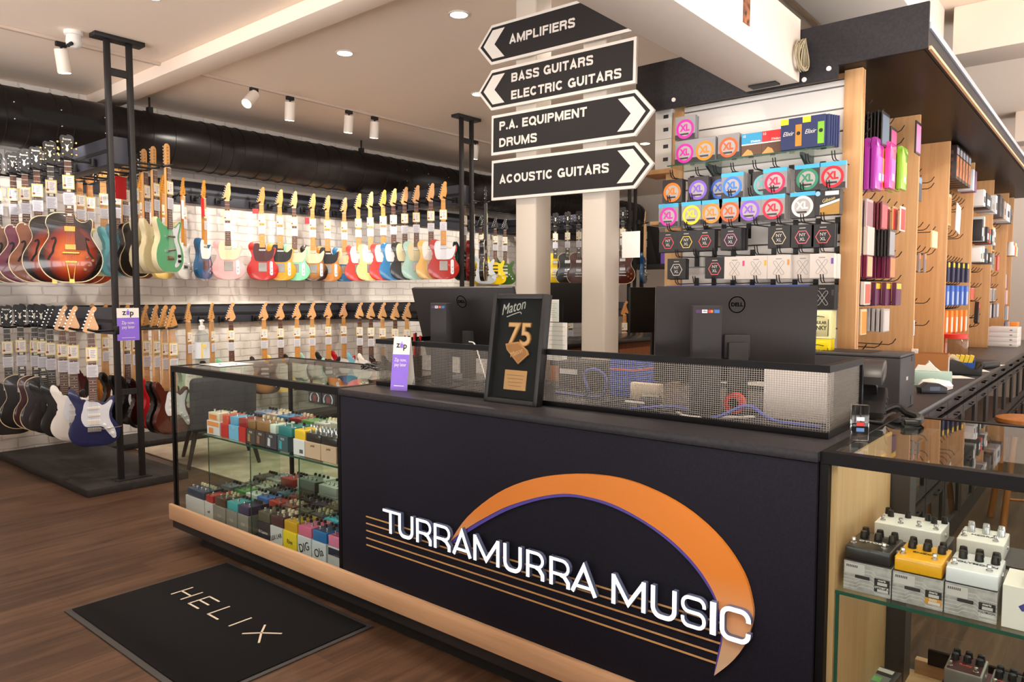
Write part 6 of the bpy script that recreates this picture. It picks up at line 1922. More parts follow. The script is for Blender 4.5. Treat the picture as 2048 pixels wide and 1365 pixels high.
# ================================================================ WORKTOP, BASE CABINETS AND WHAT STANDS ON THEM
DW = wood('dark_worktop', (44, 41, 43), (56, 53, 55), 'y', 1.0, 0.35, 10)
t = thing('long_worktop', 'long dark worktop running back under the shelving bays', 'worktop', (-1.3, 3.36, 0.878))
MB().box(-0.72, 0.66, 0, 6.3, 0, 0.032, 0.002).obj('top', DW, t)
CD = M((36, 33, 35), 0.5)
for k in range(6):
    y0 = 3.42 + 1.0 * k
    t = thing('base_cabinet', 'dark glass-fronted base cabinet under the worktop, %s from the front' % ('first', 'second', 'third', 'fourth', 'fifth', 'sixth')[k], 'cabinet', (-1.0, y0, 0))
    b = MB(); b.box(-0.6, 0.29, 0.001, 0.02, 0.0, 0.877); b.box(-0.6, 0.29, 0.98, 0.999, 0.0, 0.877); b.box(-0.6, -0.58, 0.02, 0.98, 0, 0.877); b.box(-0.58, 0.29, 0.02, 0.98, 0.0, 0.08); b.box(-0.58, 0.29, 0.02, 0.98, 0.855, 0.877)
    b.obj('carcass', CD, t)
    b = MB(); b.box(-0.55, 0.26, 0.025, 0.975, 0.42, 0.436)
    b.obj('inner_shelf', M((110, 96, 84), 0.5), t)
    for z0, z1, nm in ((0.10, 0.43, 'lower_door'), (0.45, 0.77, 'upper_door')):
        for d in (0.005, 0.505):
            f = MB()
            f.box(0.291, 0.31, d, d + 0.05, z0, z1); f.box(0.291, 0.31, d + 0.44, d + 0.49, z0, z1); f.box(0.291, 0.31, d + 0.05, d + 0.44, z0, z0 + 0.05); f.box(0.291, 0.31, d + 0.05, d + 0.44, z1 - 0.05, z1)
            dr = f.obj(nm, CD, t)
            MB().box(0.298, 0.302, d + 0.0501, d + 0.4399, z0 + 0.0501, z1 - 0.0501).obj('pane', GLASS, dr)
            MB().tube([(0.31, d + 0.19, z1 - 0.025), (0.325, d + 0.19, z1 - 0.025), (0.325, d + 0.30, z1 - 0.025), (0.31, d + 0.30, z1 - 0.025)], 0.004, 6).obj('handle', M((30, 28, 30), 0.3, 0.8), dr)
    for d in (0.005, 0.505):
        dw = MB().box(0.291, 0.31, d, d + 0.49, 0.79, 0.87, 0.002).obj('drawer', CD, t)
        MB().tube([(0.31, d + 0.19, 0.83), (0.328, d + 0.19, 0.83), (0.328, d + 0.30, 0.83), (0.31, d + 0.30, 0.83)], 0.0045, 6).obj('handle', M((30, 28, 30), 0.3, 0.8), dw)
    for j, c in enumerate(((206, 120, 80), (40, 60, 110), (190, 186, 180), (150, 60, 46), (70, 74, 80))):
        yy = 0.08 + 0.175 * ((j * 2 + k) % 5)
        tag(MB().box(-0.2, 0.16, 0, 0.14, 0, 0.10 + 0.02 * ((j + k) % 4), 0.003).obj('stored_box', M(c, 0.5), None, 35, (-1.0, y0 + yy, 0.4365)), ('tan', 'blue', 'grey', 'brick red', 'slate')[j] + ' box behind the glass of the %s cabinet from the front' % ('first', 'second', 'third', 'fourth', 'fifth', 'sixth')[k], 'box')

t = thing('laser_printer', 'dark grey laser printer at the front end of the long worktop', 'printer', (-0.885, 3.50, 0.9105))
PG_ = speckle('printer_grey', (56, 55, 58), (64, 63, 66), 300, 0.5)
MB().box(-0.2, 0.185, -0.14, 0.14, 0, 0.225, 0.006).obj('body', PG_, t)
MB().box(-0.198, 0.183, -0.138, 0.138, 0.2255, 0.238, 0.004).obj('lid', M((62, 61, 64), 0.5), t)
MB().box(-0.15, 0.06, -0.09, 0.09, 0.2385, 0.2395).obj('paper_slot', M((18, 18, 20), 0.5), t)
for k in range(9):
    MB().box(0.02, 0.10, -0.1408, -0.14, 0.085 + 0.009 * k, 0.088 + 0.009 * k).obj('vent', M((30, 30, 32), 0.5), t)
MB().box(0.1852, 0.186, -0.03, 0.0, 0.125, 0.14).obj('logo', M((200, 200, 204), 0.4), t)
MB().box(0.1852, 0.186, -0.138, 0.138, 0.098, 0.1).obj('seam', M((30, 30, 32), 0.5), t)
MB().box(0.1852, 0.1865, 0.07, 0.12, 0.012, 0.05).obj('recess', M((16, 16, 18), 0.5), t)
MB().box(0.1852, 0.1865, 0.06, 0.12, 0.2, 0.222).obj('recess', M((16, 16, 18), 0.5), t)

t = thing('terminal_dock', 'black curved card terminal dock with a coiled lead on the right glass case', 'dock', (-0.615, 2.53, 1.0005), R(8))
DK = M((30, 29, 30), 0.35)
MB().box(-0.05, 0.05, -0.09, 0.07, 0, 0.012, 0.005).obj('base', DK, t)
MB().prism([(0.06, 0.012), (0.065, 0.06), (0.05, 0.10), (0.03, 0.12), (0.0, 0.125), (-0.01, 0.11), (0.015, 0.10), (0.03, 0.08), (0.035, 0.04), (0.02, 0.012)], 'x', -0.02, 0.02, 0.004).obj('stand', DK, t)
MB().prism([(-0.085, 0.035), (0.02, 0.075), (0.045, 0.10), (0.05, 0.085), (0.03, 0.055), (-0.08, 0.015)], 'x', -0.05, 0.05, 0.005).obj('cradle', DK, t)
for k in range(4):
    MB().box(0.0502, 0.054, -0.07 + 0.025 * k, -0.055 + 0.025 * k, 0.03 + 0.012 * k, 0.036 + 0.012 * k).obj('rib', BLACK, t)
MB().prism([(-0.03, 0.115), (0.05, 0.13), (0.075, 0.165), (0.06, 0.19), (0.02, 0.185), (-0.02, 0.165), (-0.035, 0.14)], 'x', -0.043, 0.043, 0.008, 3).obj('head', M((52, 50, 50), 0.35), t)
pts = []
path = ospline([(-0.60, 2.63, 1.012), (-0.56, 2.66, 1.03), (-0.52, 2.64, 1.014), (-0.48, 2.58, 1.014), (-0.47, 2.50, 1.012), (-0.50, 2.47, 1.012)], 9)
for i, p in enumerate(path):
    pts.append(p)
b = MB(); b.tube(pts, 0.009, 8)
hel = []
for i in range((len(path) - 1) * 8):
    q = i / 8.0
    k = int(q)
    p = path[k].lerp(path[k + 1], q - k)
    a = i * 0.9
    hel.append((p[0] + 0.009 * math.cos(a), p[1] + 0.004 * math.cos(a), p[2] + 0.009 * math.sin(a)))
b.tube(hel, 0.0035, 5)
tag(b.obj('coiled_cord', M((26, 25, 26), 0.45)), 'thick black coiled cord on the right glass case beside the dock', 'cord')
ACRYL, _nt2, _p2 = node_mat('clear_acrylic')
_p2.inputs['Transmission Weight'].default_value = 1.0
_p2.inputs['Roughness'].default_value = 0.02
_p2.inputs['IOR'].default_value = 1.49
t = thing('acrylic_block', 'clear acrylic block with card stickers on the right glass case', 'sticker block', (-0.545, 2.15, 1.0005), R(25))
MB().box(-0.022, 0.022, -0.01, 0.01, 0, 0.098, 0.001).obj('block', ACRYL, t)
for z, c in ((0.06, (236, 236, 240)), (0.046, (196, 40, 30)), (0.03, (90, 130, 190))):
    MB().box(-0.010, 0.010, -0.0112, -0.0104, z - 0.005, z + 0.005).obj('sticker', M(c, 0.4), t)
# further along the worktop
WZ = 0.9105
t = thing('tissue_box', 'pale green tissue box with a tissue pulled up behind the printer', 'tissue box', (-0.80, 4.5, WZ), R(10))
MB().box(-0.11, 0.11, -0.055, 0.055, 0, 0.075, 0.002).obj('box', M((176, 206, 196), 0.5), t)
MB().prism([(-0.07, 0.075), (-0.05, 0.11), (-0.015, 0.10), (0.0, 0.135), (0.03, 0.10), (0.06, 0.075)], 'y', -0.012, 0.012, 0.005).obj('tissue', M((240, 238, 234), 0.8), t)
t = thing('brown_carton', 'small open brown cardboard box with printed side near the tape dispenser', 'box', (-0.87, 4.84, WZ), R(6))
b = MB(); b.box(-0.11, 0.11, -0.07, -0.066, 0, 0.15); b.box(-0.11, 0.11, 0.066, 0.07, 0, 0.15); b.box(-0.11, -0.106, -0.066, 0.066, 0, 0.15); b.box(0.106, 0.11, -0.066, 0.066, 0, 0.15); b.box(-0.106, 0.106, -0.066, 0.066, 0, 0.004)
b.obj('box', M((176, 116, 64), 0.7), t)
MB().box(0.1101, 0.1108, -0.05, 0.05, 0.02, 0.13).obj('label', M((196, 196, 200), 0.6), t)
MB().box(-0.08, -0.05, -0.02, 0.04, 0.004, 0.17).obj('crumpled_paper', PAPER, t)
t = thing('desk_tape_dispenser', 'black desktop tape dispenser on the long worktop', 'tape dispenser', (-0.77, 5.2, WZ), R(20))
MB().prism([(-0.12, 0), (-0.118, 0.03), (-0.08, 0.075), (-0.03, 0.095), (0.02, 0.08), (0.06, 0.04), (0.10, 0.03), (0.12, 0.075), (0.13, 0.07), (0.125, 0)], 'y', -0.035, 0.035, 0.006).obj('body', BLACK, t)
MB().lathe([(0.048, -0.012), (0.048, 0.012), (0.03, 0.012), (0.03, -0.012)], (-0.035, 0, 0.075), 24, 'y').obj('tape_roll', M((206, 190, 160), 0.4), t)
t = thing('card_tray', 'blue tray of yellow picks behind the tape dispenser', 'tray', (-0.84, 5.45, WZ), R(8))
b = MB(); b.box(-0.13, 0.13, -0.06, 0.06, 0, 0.012); b.box(-0.13, 0.13, -0.06, -0.055, 0.012, 0.06); b.box(0.125, 0.13, -0.055, 0.06, 0.012, 0.08)
b.obj('tray', M((40, 84, 170), 0.4), t)
for k in range(9):
    o = MB().box(-0.011, 0.011, -0.045, 0.045, 0, 0.075).obj('yellow_card', M((238, 208, 60), 0.5), t, 35, (-0.112 + 0.026 * k, 0, 0.03)); o.rotation_euler = (0, R(14), 0)
t = thing('plastic_jar', 'clear plastic jar with a red lid on the long worktop', 'jar', (-0.93, 6.15, WZ))
MB().lathe([(0.085, 0), (0.09, 0.01), (0.09, 0.16), (0.078, 0.175)], n=28).obj('jar', glass_mat('jar_plastic', (232, 230, 232), 0.05, 1.3), t)
MB().lathe([(0.08, 0.176), (0.082, 0.205), (0.07, 0.208)], n=28).obj('lid', M((220, 50, 40), 0.45), t)
MB().lathe([(0.07, 0.004), (0.075, 0.035), (0.03, 0.04)], n=16).obj('contents', M((226, 206, 206), 0.7), t)
t = thing('folded_case', 'flat black zipped case lying behind the tape dispenser', 'case', (-0.86, 5.84, WZ), R(-18))
MB().box(-0.22, 0.22, -0.12, 0.12, 0, 0.05, 0.02, 3).obj('case', M((30, 28, 30), 0.55), t)
MB().tube([(-0.05, -0.12, 0.03), (0.0, -0.16, 0.05), (0.08, -0.15, 0.04), (0.1, -0.12, 0.03)], 0.006, 6).obj('strap', BLACK, t)
for k, (x, y, rz) in enumerate(((-0.76, 5.55, 20), (-0.735, 6.05, -12), (-0.735, 4.52, 35))):
    tag(MB().box(-0.105, 0.105, -0.08, 0.08, 0, 0.001).obj('loose_paper', PAPER, None, 35, (x if k < 2 else -0.78, y if k < 2 else 5.0, WZ + 0.0006 * (k + 1)), (0, 0, R(rz))), ('white paper sheet near the edge of the long worktop', 'second white paper sheet further along the worktop edge', 'small white slip beside the brown carton')[k], 'paper')
t = thing('sticky_tape_gun', 'small black pistol-grip label tool beside the printer', 'label tool', (-0.72, 4.13, WZ), R(40))
MB().prism([(-0.06, 0), (-0.065, 0.03), (-0.03, 0.055), (0.03, 0.05), (0.07, 0.03), (0.07, 0)], 'y', -0.025, 0.025, 0.008).obj('body', M((36, 36, 42), 0.4), t)
MB().box(-0.02, 0.03, -0.0255, -0.025, 0.015, 0.035).obj('panel', M((70, 80, 100), 0.4), t)
t = thing('crumpled_tissue', 'crumpled white cloth beside the tissue box', 'cloth', (-0.735, 4.32, WZ))
b = MB()
b.lathe([(0.075, 0), (0.08, 0.02), (0.06, 0.038), (0.02, 0.046)], n=18)
for v in b.bm.verts:
    v.co += Vector((rnd.uniform(-.008, .008), rnd.uniform(-.008, .008), rnd.uniform(0, .008)))
o = b.obj('cloth', M((238, 236, 232), 0.8), t)
for k in range(4):
    q = thing('white_box', 'flat white carton, %s in the stack at the far end of the worktop' % ('lowest', 'second', 'third', 'topmost')[k], 'box', (-0.87, 8.45, WZ + 0.046 * k))
    MB().box(-0.12, 0.12, -0.17, 0.17, 0, 0.045, 0.002).obj('box', M((236, 232, 230), 0.5), q)
    MB().box(0.06, 0.08, -0.1706, -0.17, 0.015, 0.025).obj('label', M((120, 116, 116), 0.5), q)
tag(MB().box(-0.85, -0.79, 8.66, 8.86, WZ, WZ + 0.22, 0.002).obj('orange_book', M((240, 140, 40), 0.45)), 'orange packet standing right of the white carton stack', 'book')

# stool
t = thing('wooden_stool', 'wooden stool seen through the right glass case', 'stool', (-0.42, 5.36, 0), R(20))
WD = wood('stool_timber', (160, 98, 50), (184, 120, 66), 'z', 1, 0.4)
MB().lathe([(0.15, 0.62), (0.165, 0.635), (0.16, 0.655), (0.14, 0.662)], n=32).obj('seat', WD, t)
for sx in (-1, 1):
    for sy in (-1, 1):
        MB().cyl((sx * 0.075, sy * 0.075, 0.622), (sx * 0.135, sy * 0.135, 0), 0.015, 0.019, 12).obj('leg', WD, t)
for z, k in ((0.18, 0.12), (0.30, 0.108)):
    for s in (-1, 1):
        if z < 0.2:
            MB().cyl((-k, s * k, z), (k, s * k, z), 0.008).obj('rung', WD, t)
        else:
            MB().cyl((s * k, -k, z), (s * k, k, z), 0.008).obj('rung', WD, t)

# ================================================================ EFFECTS PEDALS AND THEIR CARTONS
KB, KC, KCH, KS = M((28, 26, 26), 0.35), M((226, 214, 180), 0.4), M((214, 214, 218), 0.2, 0.9), M((214, 216, 220), 0.18, 0.6)


def carton(x0, x1, y, z, h, d, c, label, words=None, wc=(60, 56, 60), ws=0.02, rot=0.0, band=None, ox=0.0, oz=0.5):
    t = thing('pedal_carton', label, 'carton', ((x0 + x1) / 2, y, z))
    w = (x1 - x0) / 2 - 0.001
    MB().box(-w, w, 0, d, 0, h, 0.001, 1).obj('box', M(c, 0.5), t)
    if band:
        MB().box(-w * 0.9, w * 0.9, -0.0006, 0.0002, h * 0.62, h * 0.96).obj('print_band', M(band, 0.5), t)
    if words:
        o = text(words, ws, M(wc, 0.5), t, 'lettering', (ox, -0.0008, h * oz), FY(), 0.0003, 0.01, 0.9)
        o.rotation_euler = (R(90), R(-rot), 0)
    return t


def pedal(x, y, z, w, d, h, c, label, knobs=((-.5, .7), (0, .7), (.5, .7)), sw=((-.5, .2), (.5, .2)), kmat=KB, kr=0.0085, words=None, wc=(40, 38, 40), rz=0, coat=0.5, top=None, side=None, kh=0.014, dark_lines=0):
    """Stomp box: bevelled enclosure, knobs and footswitches; front (switch side) looks along -Y."""
    t = thing('effects_pedal', label, 'pedal', (x, y, z), R(rz))
    b = MB()
    b.box(-w / 2, w / 2, 0, d, 0, h, 0.0035, 3)
    b.obj('enclosure', M(c, 0.35, 0, coat), t)
    if top:
        MB().box(-w / 2 + 0.006, w / 2 - 0.006, 0.006, d - 0.006, h, h + 0.0006).obj('top_plate', M(top, 0.4), t)
    for u, v in knobs:
        MB().lathe([(kr, 0), (kr * 0.95, kh * 0.45), (kr * 0.8, kh), (kr * 0.3, kh + 0.0008)], (u * w / 2, v * d, h + 0.0005), 14).obj('knob', kmat, t)
    for u, v in sw:
        MB().lathe([(0.0075, 0), (0.0075, 0.003), (0.0048, 0.0032), (0.0048, 0.009), (0.0062, 0.010), (0.0056, 0.015), (0.001, 0.016)], (u * w / 2, v * d, h + 0.0002), 12).obj('footswitch', KCH, t)
    if words:
        text(words, 0.015, M(wc, 0.5), t, 'lettering', (0, d * 0.42, h + 0.0009), (0, 0, 0), 0.0003, 0.02, 1.1)
    for s in (-1, 1):
        MB().cyl((s * w / 2, d * 0.55, h * 0.5), (s * (w / 2 + 0.003), d * 0.55, h * 0.5), 0.006, n=10).obj('jack', KCH, t)
    return t


ZD, ZS = 0.1547, 0.6427
GREYC, KRAFT, WC = (150, 146, 140), (206, 176, 150), (228, 228, 232)
front = [(-4.095, -3.882, WC, 'small_bear', (72, 70, 78)), (-3.876, -3.788, WC, 'null', (50, 48, 52)), (-3.78, -3.654, GREYC, 'EQD', (206, 204, 200)), (-3.647, -3.536, GREYC, 'EQD', (206, 204, 200)), (-3.53, -3.428, GREYC, 'EQD', (206, 204, 200)),
         (-3.342, -3.230, (52, 50, 60), 'El Capistan', (206, 204, 210)), (-3.224, -3.116, (216, 220, 226), 'LEX LAR', (50, 50, 54)), (-3.111, -2.996, (246, 222, 40), 'Rive', (40, 36, 20)), (-2.99, -2.880, (214, 222, 232), 'DIG', (40, 42, 50)),
         (-2.875, -2.764, (214, 222, 232), 'Ola', (40, 42, 50)), (-2.752, -2.658, (206, 210, 216), '', (60, 60, 70))]
fl = ['wide white carton at the left end of the cabinet floor', 'small white carton under the red pedal on the cabinet floor', 'grey carton under the dark brown pedal', 'grey carton under the turquoise pedal', 'grey carton under the indigo pedal',
      'dark slate carton with script under the olive grey pedal', 'white carton under the maroon pedal', 'yellow carton with black script on the cabinet floor', 'white carton with bold slanted letters under the pink pedal',
      'white carton with bold black letters under the blue pedal', 'pale carton with dark band at the right end of the cabinet floor']
for i, ((x0, x1, c, wd, wc), lab) in enumerate(zip(front, fl)):
    big = i in (8, 9)
    carton(x0, x1, 1.985, ZD, 0.10, 0.17 if i else 0.13, c, lab, wd if i else None, wc, 0.055 if big else (0.030 if i in (6, 7) else 0.02), 20 if i in (6, 8, 9) else 0, (44, 46, 66) if i == 10 else None)
ZP = ZD + 0.1003
q = lambda n, v=.72, lo=-.6, hi=.6: tuple((lo + (hi - lo) * k / max(n - 1, 1), v) for k in range(n))
two = ((-.5, .2), (.5, .2))
one = ((0, .2),)
pedal(-3.985, 1.99, ZP, 0.19, 0.115, 0.045, (38, 62, 96), 'wide navy pedal with four switches at the left end of the cabinet floor', q(6, .7, -.8, .8), q(4, .22, -.75, .75), KC)
pedal(-3.832, 1.99, ZP, 0.075, 0.125, 0.04, (190, 36, 32), 'red pedal in the front row of the cabinet floor', q(3), one)
pedal(-3.717, 1.99, ZP, 0.11, 0.125, 0.045, (74, 50, 34), 'dark brown pedal between the red and turquoise ones', q(3) + q(2, .5), two, KC, 0.007)
pedal(-3.592, 1.99, ZP, 0.105, 0.12, 0.045, (58, 180, 190), 'turquoise pedal in the front row of the cabinet floor', q(3), two)
pedal(-3.48, 1.99, ZP, 0.10, 0.12, 0.045, (56, 50, 96), 'indigo pedal right of the turquoise one', q(4), two)
pedal(-3.287, 1.99, ZP, 0.104, 0.13, 0.05, (88, 84, 70), 'olive grey pedal right of the gap in the front row', q(3) + q(2, .45), two, KB, 0.008)
pedal(-3.17, 1.99, ZP, 0.104, 0.13, 0.05, (76, 34, 40), 'maroon pedal with cream knobs left of the gold one', q(3) + q(2, .45), two, KC, 0.010)
pedal(-3.053, 1.99, ZP, 0.106, 0.13, 0.05, (214, 168, 20), 'gold yellow pedal on the yellow carton', q(3) + q(2, .45), two, KB)
pedal(-2.936, 1.99, ZP, 0.104, 0.13, 0.05, (220, 110, 150), 'pink pedal between the gold and blue ones', q(3) + q(2, .45), two, KB)
pedal(-2.82, 1.99, ZP, 0.104, 0.13, 0.05, (30, 116, 190), 'bright blue pedal right of the pink one', q(3) + q(2, .45), two, KB, top=(40, 70, 110))
pedal(-2.708, 1.99, ZP, 0.09, 0.13, 0.05, (226, 130, 172), 'pale pink pedal at the right end of the cabinet floor', q(3) + q(2, .45), two, KB, top=(170, 70, 110))
row2 = [(-3.97, (96, 104, 112), 'slate grey pedal behind the navy one', KB, 3), (-3.82, (62, 140, 66), 'green pedal in the second row of the cabinet floor', KC, 2), (-3.70, (222, 222, 218), 'white pedal in the second row of the cabinet floor', KB, 3), (-3.585, (60, 110, 200), 'cobalt blue pedal in the second row', KB, 3),
        (-3.465, (206, 62, 50), 'red pedal in the second row of the cabinet floor', KB, 3), (-3.345, (120, 60, 50), 'red-brown pedal with cream knobs in the second row', KC, 5), (-3.215, (86, 76, 70), 'dark taupe pedal in the second row', KB, 4), (-3.09, (60, 54, 56), 'charcoal pedal in the second row', KC, 4),
        (-2.97, (48, 170, 196), 'teal pedal in the second row behind the pink one', KB, 4), (-2.85, (100, 96, 96), 'grey pedal in the second row behind the blue one', KB, 4), (-2.735, (196, 160, 50), 'mustard pedal at the right end of the second row', KB, 4)]
for i, (x, c, lab, km, n) in enumerate(row2):
    carton(x - 0.056, x + 0.056, 2.16, ZD, 0.09, 0.105, (120, 116, 112) if i % 2 else (200, 198, 196), ('grey' if i % 2 else 'white') + ' carton under the ' + lab.replace(' of the cabinet floor', ''))
    pedal(x, 2.162, ZD + 0.0903, 0.106, 0.102, 0.045, c, lab, q(min(n, 3)) + (q(2, .45) if n > 3 else ()), two, km)
row2b = [(-3.90, (110, 104, 100), 'grey brown'), (-3.79, (206, 206, 200), 'off-white'), (-3.68, (70, 66, 72), 'smoke grey'), (-3.57, (52, 120, 150), 'petrol blue'), (-3.46, (150, 60, 60), 'brick red'), (-3.35, (60, 52, 50), 'near-black'), (-3.24, (96, 70, 110), 'plum'), (-3.13, (120, 96, 70), 'khaki brown'), (-3.02, (50, 50, 56), 'slate black'), (-2.91, (170, 168, 160), 'pale grey'), (-2.80, (80, 110, 90), 'sage'), (-2.70, (70, 60, 60), 'dark umber')]
for i, (x, c, nm) in enumerate(row2b):
    carton(x - 0.052, x + 0.052, 2.27, ZD, 0.10, 0.105, (96, 92, 90) if i % 2 else (150, 146, 142), '%s carton under the %s pedal of the third row' % ('dark' if i % 2 else 'grey', nm))
    pedal(x, 2.272, ZD + 0.1003, 0.10, 0.10, 0.04, c, nm + ' pedal in the third row of the cabinet floor', q(3) + q(2, .48), two, (KB, KC)[i % 3 == 1], 0.008)
row3 = [(-4.0, (84, 74, 70), 'dark taupe pedal at the left of the back row', 0.1, 0.06, KB, 4), (-3.84, (170, 168, 170), 'silver pedal with clear knobs in the back row', 0.14, 0.07, KS, 5), (-3.69, (176, 44, 40), 'red pedal in the back row of the cabinet floor', 0.12, 0.10, KB, 5),
        (-3.50, (222, 226, 216), 'large white pedal with many switches in the back row', 0.17, 0.12, KB, 4), (-3.30, (226, 226, 220), 'second large white pedal in the back row', 0.16, 0.12, KB, 3), (-3.12, (96, 72, 110), 'purple grey pedal in the back row', 0.13, 0.09, KB, 5),
        (-2.97, (60, 130, 170), 'steel blue pedal in the back row', 0.12, 0.09, KB, 4), (-2.83, (70, 64, 66), 'dark grey pedal at the right of the back row', 0.12, 0.09, KC, 4)]
for x, c, lab, w, h, km, n in row3:
    carton(x - w / 2 - 0.004, x + w / 2 + 0.004, 2.38, ZD, h + 0.03, 0.17, (196, 198, 196), 'carton under the ' + lab.replace(' of the cabinet floor', ''))
    pedal(x, 2.385, ZD + h + 0.0305, w, 0.15, 0.05, c, lab, q(min(n, 4), .72, -.7, .7) + (q(2, .5) if n > 4 else ()), q(4, .2, -.7, .7) if w > .15 else two, km)
# upper glass shelf
up = [(-3.828, -3.693, (226, 226, 230), 'white carton with orange print at the left end of the glass shelf', None, (238, 150, 70)), (-3.680, -3.602, (206, 44, 36), 'red carton second from the left on the glass shelf', None, None), (-3.600, -3.503, (120, 190, 232), 'light blue carton on the glass shelf', 'SKY', None),
      (-3.501, -3.433, (196, 40, 38), 'red carton right of the light blue one on the glass shelf', None, None), (-3.425, -3.343, (70, 62, 58), 'dark taupe carton under the left brown pedal', 'VOX', None), (-3.341, -3.253, (66, 56, 54), 'dark taupe carton under the right brown pedal', 'VOX', None),
      (-3.251, -3.150, (62, 58, 72), 'dark violet carton with a pale pedal picture', 'VOX', None), (-3.144, -3.055, (60, 86, 96), 'dark carton with a teal pedal picture', 'VOX', None), (-3.010, -2.918, (226, 226, 230), 'white carton under the yellow pedal on the glass shelf', None, None),
      (-2.916, -2.794, KRAFT, 'left kraft carton under the black pedals with silver knobs', 'pedal', None), (-2.792, -2.676, KRAFT, 'right kraft carton under the black pedals with silver knobs', 'pedal', None)]
for i, (x0, x1, c, lab, wd, bd) in enumerate(up):
    t = carton(x0, x1, 1.985, ZS, 0.075, 0.14, c, lab, wd, (214, 214, 216) if i < 9 else (120, 90, 70), 0.016, 0, bd, 0, 0.8)
    if 4 <= i <= 7:
        MB().prism([(-0.03, 0.012), (-0.008, 0.010), (-0.006, 0.048), (-0.026, 0.052)], 'y', -0.0008, 0.0002).obj('picture', M(((170, 140, 100), (150, 110, 90), (214, 216, 224), (60, 160, 176))[i - 4], 0.5), t)
    if i == 0:
        MB().box(-0.045, 0.0, -0.0008, 0.0002, 0.006, 0.038).obj('orange_print', M((238, 150, 70), 0.5), t)
    if i == 8:
        MB().box(0.005, 0.032, -0.0008, 0.0002, 0.012, 0.03).obj('barcode', M((90, 90, 96), 0.6), t)
ZQ = ZS + 0.0753
pedal(-3.762, 1.99, ZQ, 0.115, 0.12, 0.045, (226, 214, 190), 'cream pedal with orange print at the left end of the glass shelf', q(3), two, KB, 0.009)
MB().box(-0.045, 0.035, -0.0008, 0.0003, 0.008, 0.034).obj('orange_print', M((238, 140, 60), 0.5), bpy.data.objects[[o.name for o in bpy.data.objects if o.get('label', '').startswith('cream pedal with orange')][0]])
for x, c, lab, w, km, n in ((-3.64, (214, 70, 44), 'orange red pedal on the red carton of the glass shelf', 0.06, KB, 2), (-3.552, (84, 170, 214), 'light blue pedal on the light blue carton', 0.08, KB, 3), (-3.465, (150, 26, 28), 'deep red pedal on the glass shelf', 0.08, KB, 3), (-3.385, (134, 98, 56), 'left brown pedal on the glass shelf', 0.07, KC, 2),
                            (-3.275, (140, 102, 60), 'right brown pedal on the glass shelf', 0.12, KC, 3), (-3.19, (206, 220, 212), 'pale mint pedal left of the teal one on the glass shelf', 0.05, KB, 2), (-3.085, (20, 120, 126), 'teal pedal on the dark carton with a teal picture', 0.11, KB, 2), (-2.963, (240, 196, 30), 'yellow pedal on the glass shelf', 0.085, KCH, 3)):
    pedal(x, 1.99, ZQ, w, 0.12, 0.045, c, lab, q(n), two if w > .09 else one, km, 0.0075)
for x, lab in ((-2.855, 'left black pedal with a crowd of silver knobs'), (-2.735, 'right black pedal with a crowd of silver knobs')):
    pedal(x, 1.99, ZQ, 0.115, 0.12, 0.04, (26, 24, 26), lab, q(4, .75, -.8, .8) + q(4, .45, -.8, .8), q(3, .15, -.7, .7), KS, 0.0075, kh=0.018)
b2 = [(-3.60, (120, 150, 190), 'slate blue pedal in the second row on the glass shelf'), (-3.49, (226, 200, 190), 'pale pink pedal in the second row on the glass shelf'), (-3.38, (70, 150, 206), 'sky blue pedal in the second row on the glass shelf'), (-3.27, (160, 40, 50), 'crimson pedal in the second row on the glass shelf'),
      (-3.16, (110, 166, 90), 'green pedal in the second row on the glass shelf'), (-3.05, (226, 226, 222), 'small white pedal in the second row on the glass shelf'), (-2.90, (222, 226, 226), 'large white pedal with two round dials on the glass shelf'), (-2.75, (140, 196, 160), 'pale green pedal at the right of the glass shelf')]
for i, (x, c, lab) in enumerate(b2):
    carton(x - 0.052, x + 0.052, 2.16, ZS, 0.075, 0.14, (110, 100, 96) if i % 2 else (196, 190, 186), 'carton under the ' + lab)
    p = pedal(x, 2.165, ZQ, 0.10 if i != 6 else 0.13, 0.12, 0.045 if i != 6 else 0.06, c, lab, q(3), two, (KB, KC)[i % 2], 0.0085)
    if i == 6:
        for s in (0.01, 0.04):
            MB().lathe([(0.011, -0.0012), (0.011, 0.0)], (s, 0, 0.032), 18, 'y').obj('dial', BLKM, p)
for k in range(2):
    t = thing('boxed_set', 'boxed set with a winged picture, %s of two high in the left case' % ('left', 'right')[k], 'box', (-3.48 + 0.125 * k, 2.44, 0.79))
    MB().box(-0.058, 0.058, 0, 0.12, 0, 0.07, 0.001, 1).obj('box', M((50, 44, 52), 0.5), t)
    for s in (-1, 1):
        MB().tube([(s * 0.035, -0.0008, 0.012), (s * 0.04, -0.0008, 0.032), (s * 0.03, -0.0008, 0.052), (s * 0.015, -0.0008, 0.06)], [0.005, 0.004, 0.003, 0.001], 6).obj('wing_print', M((196, 206, 216), 0.5), t)
    MB().box(-0.018, 0.018, -0.0008, 0.0002, 0.012, 0.045).obj('figure_print', M((130, 60, 66), 0.5), t)
q_ = MB().box(-3.56, -3.28, 2.43, 2.58, 0.782, 0.7895).obj('glass_shelf', GLASSG)
tag(q_, 'short glass shelf high at the back of the left case', 'shelf')

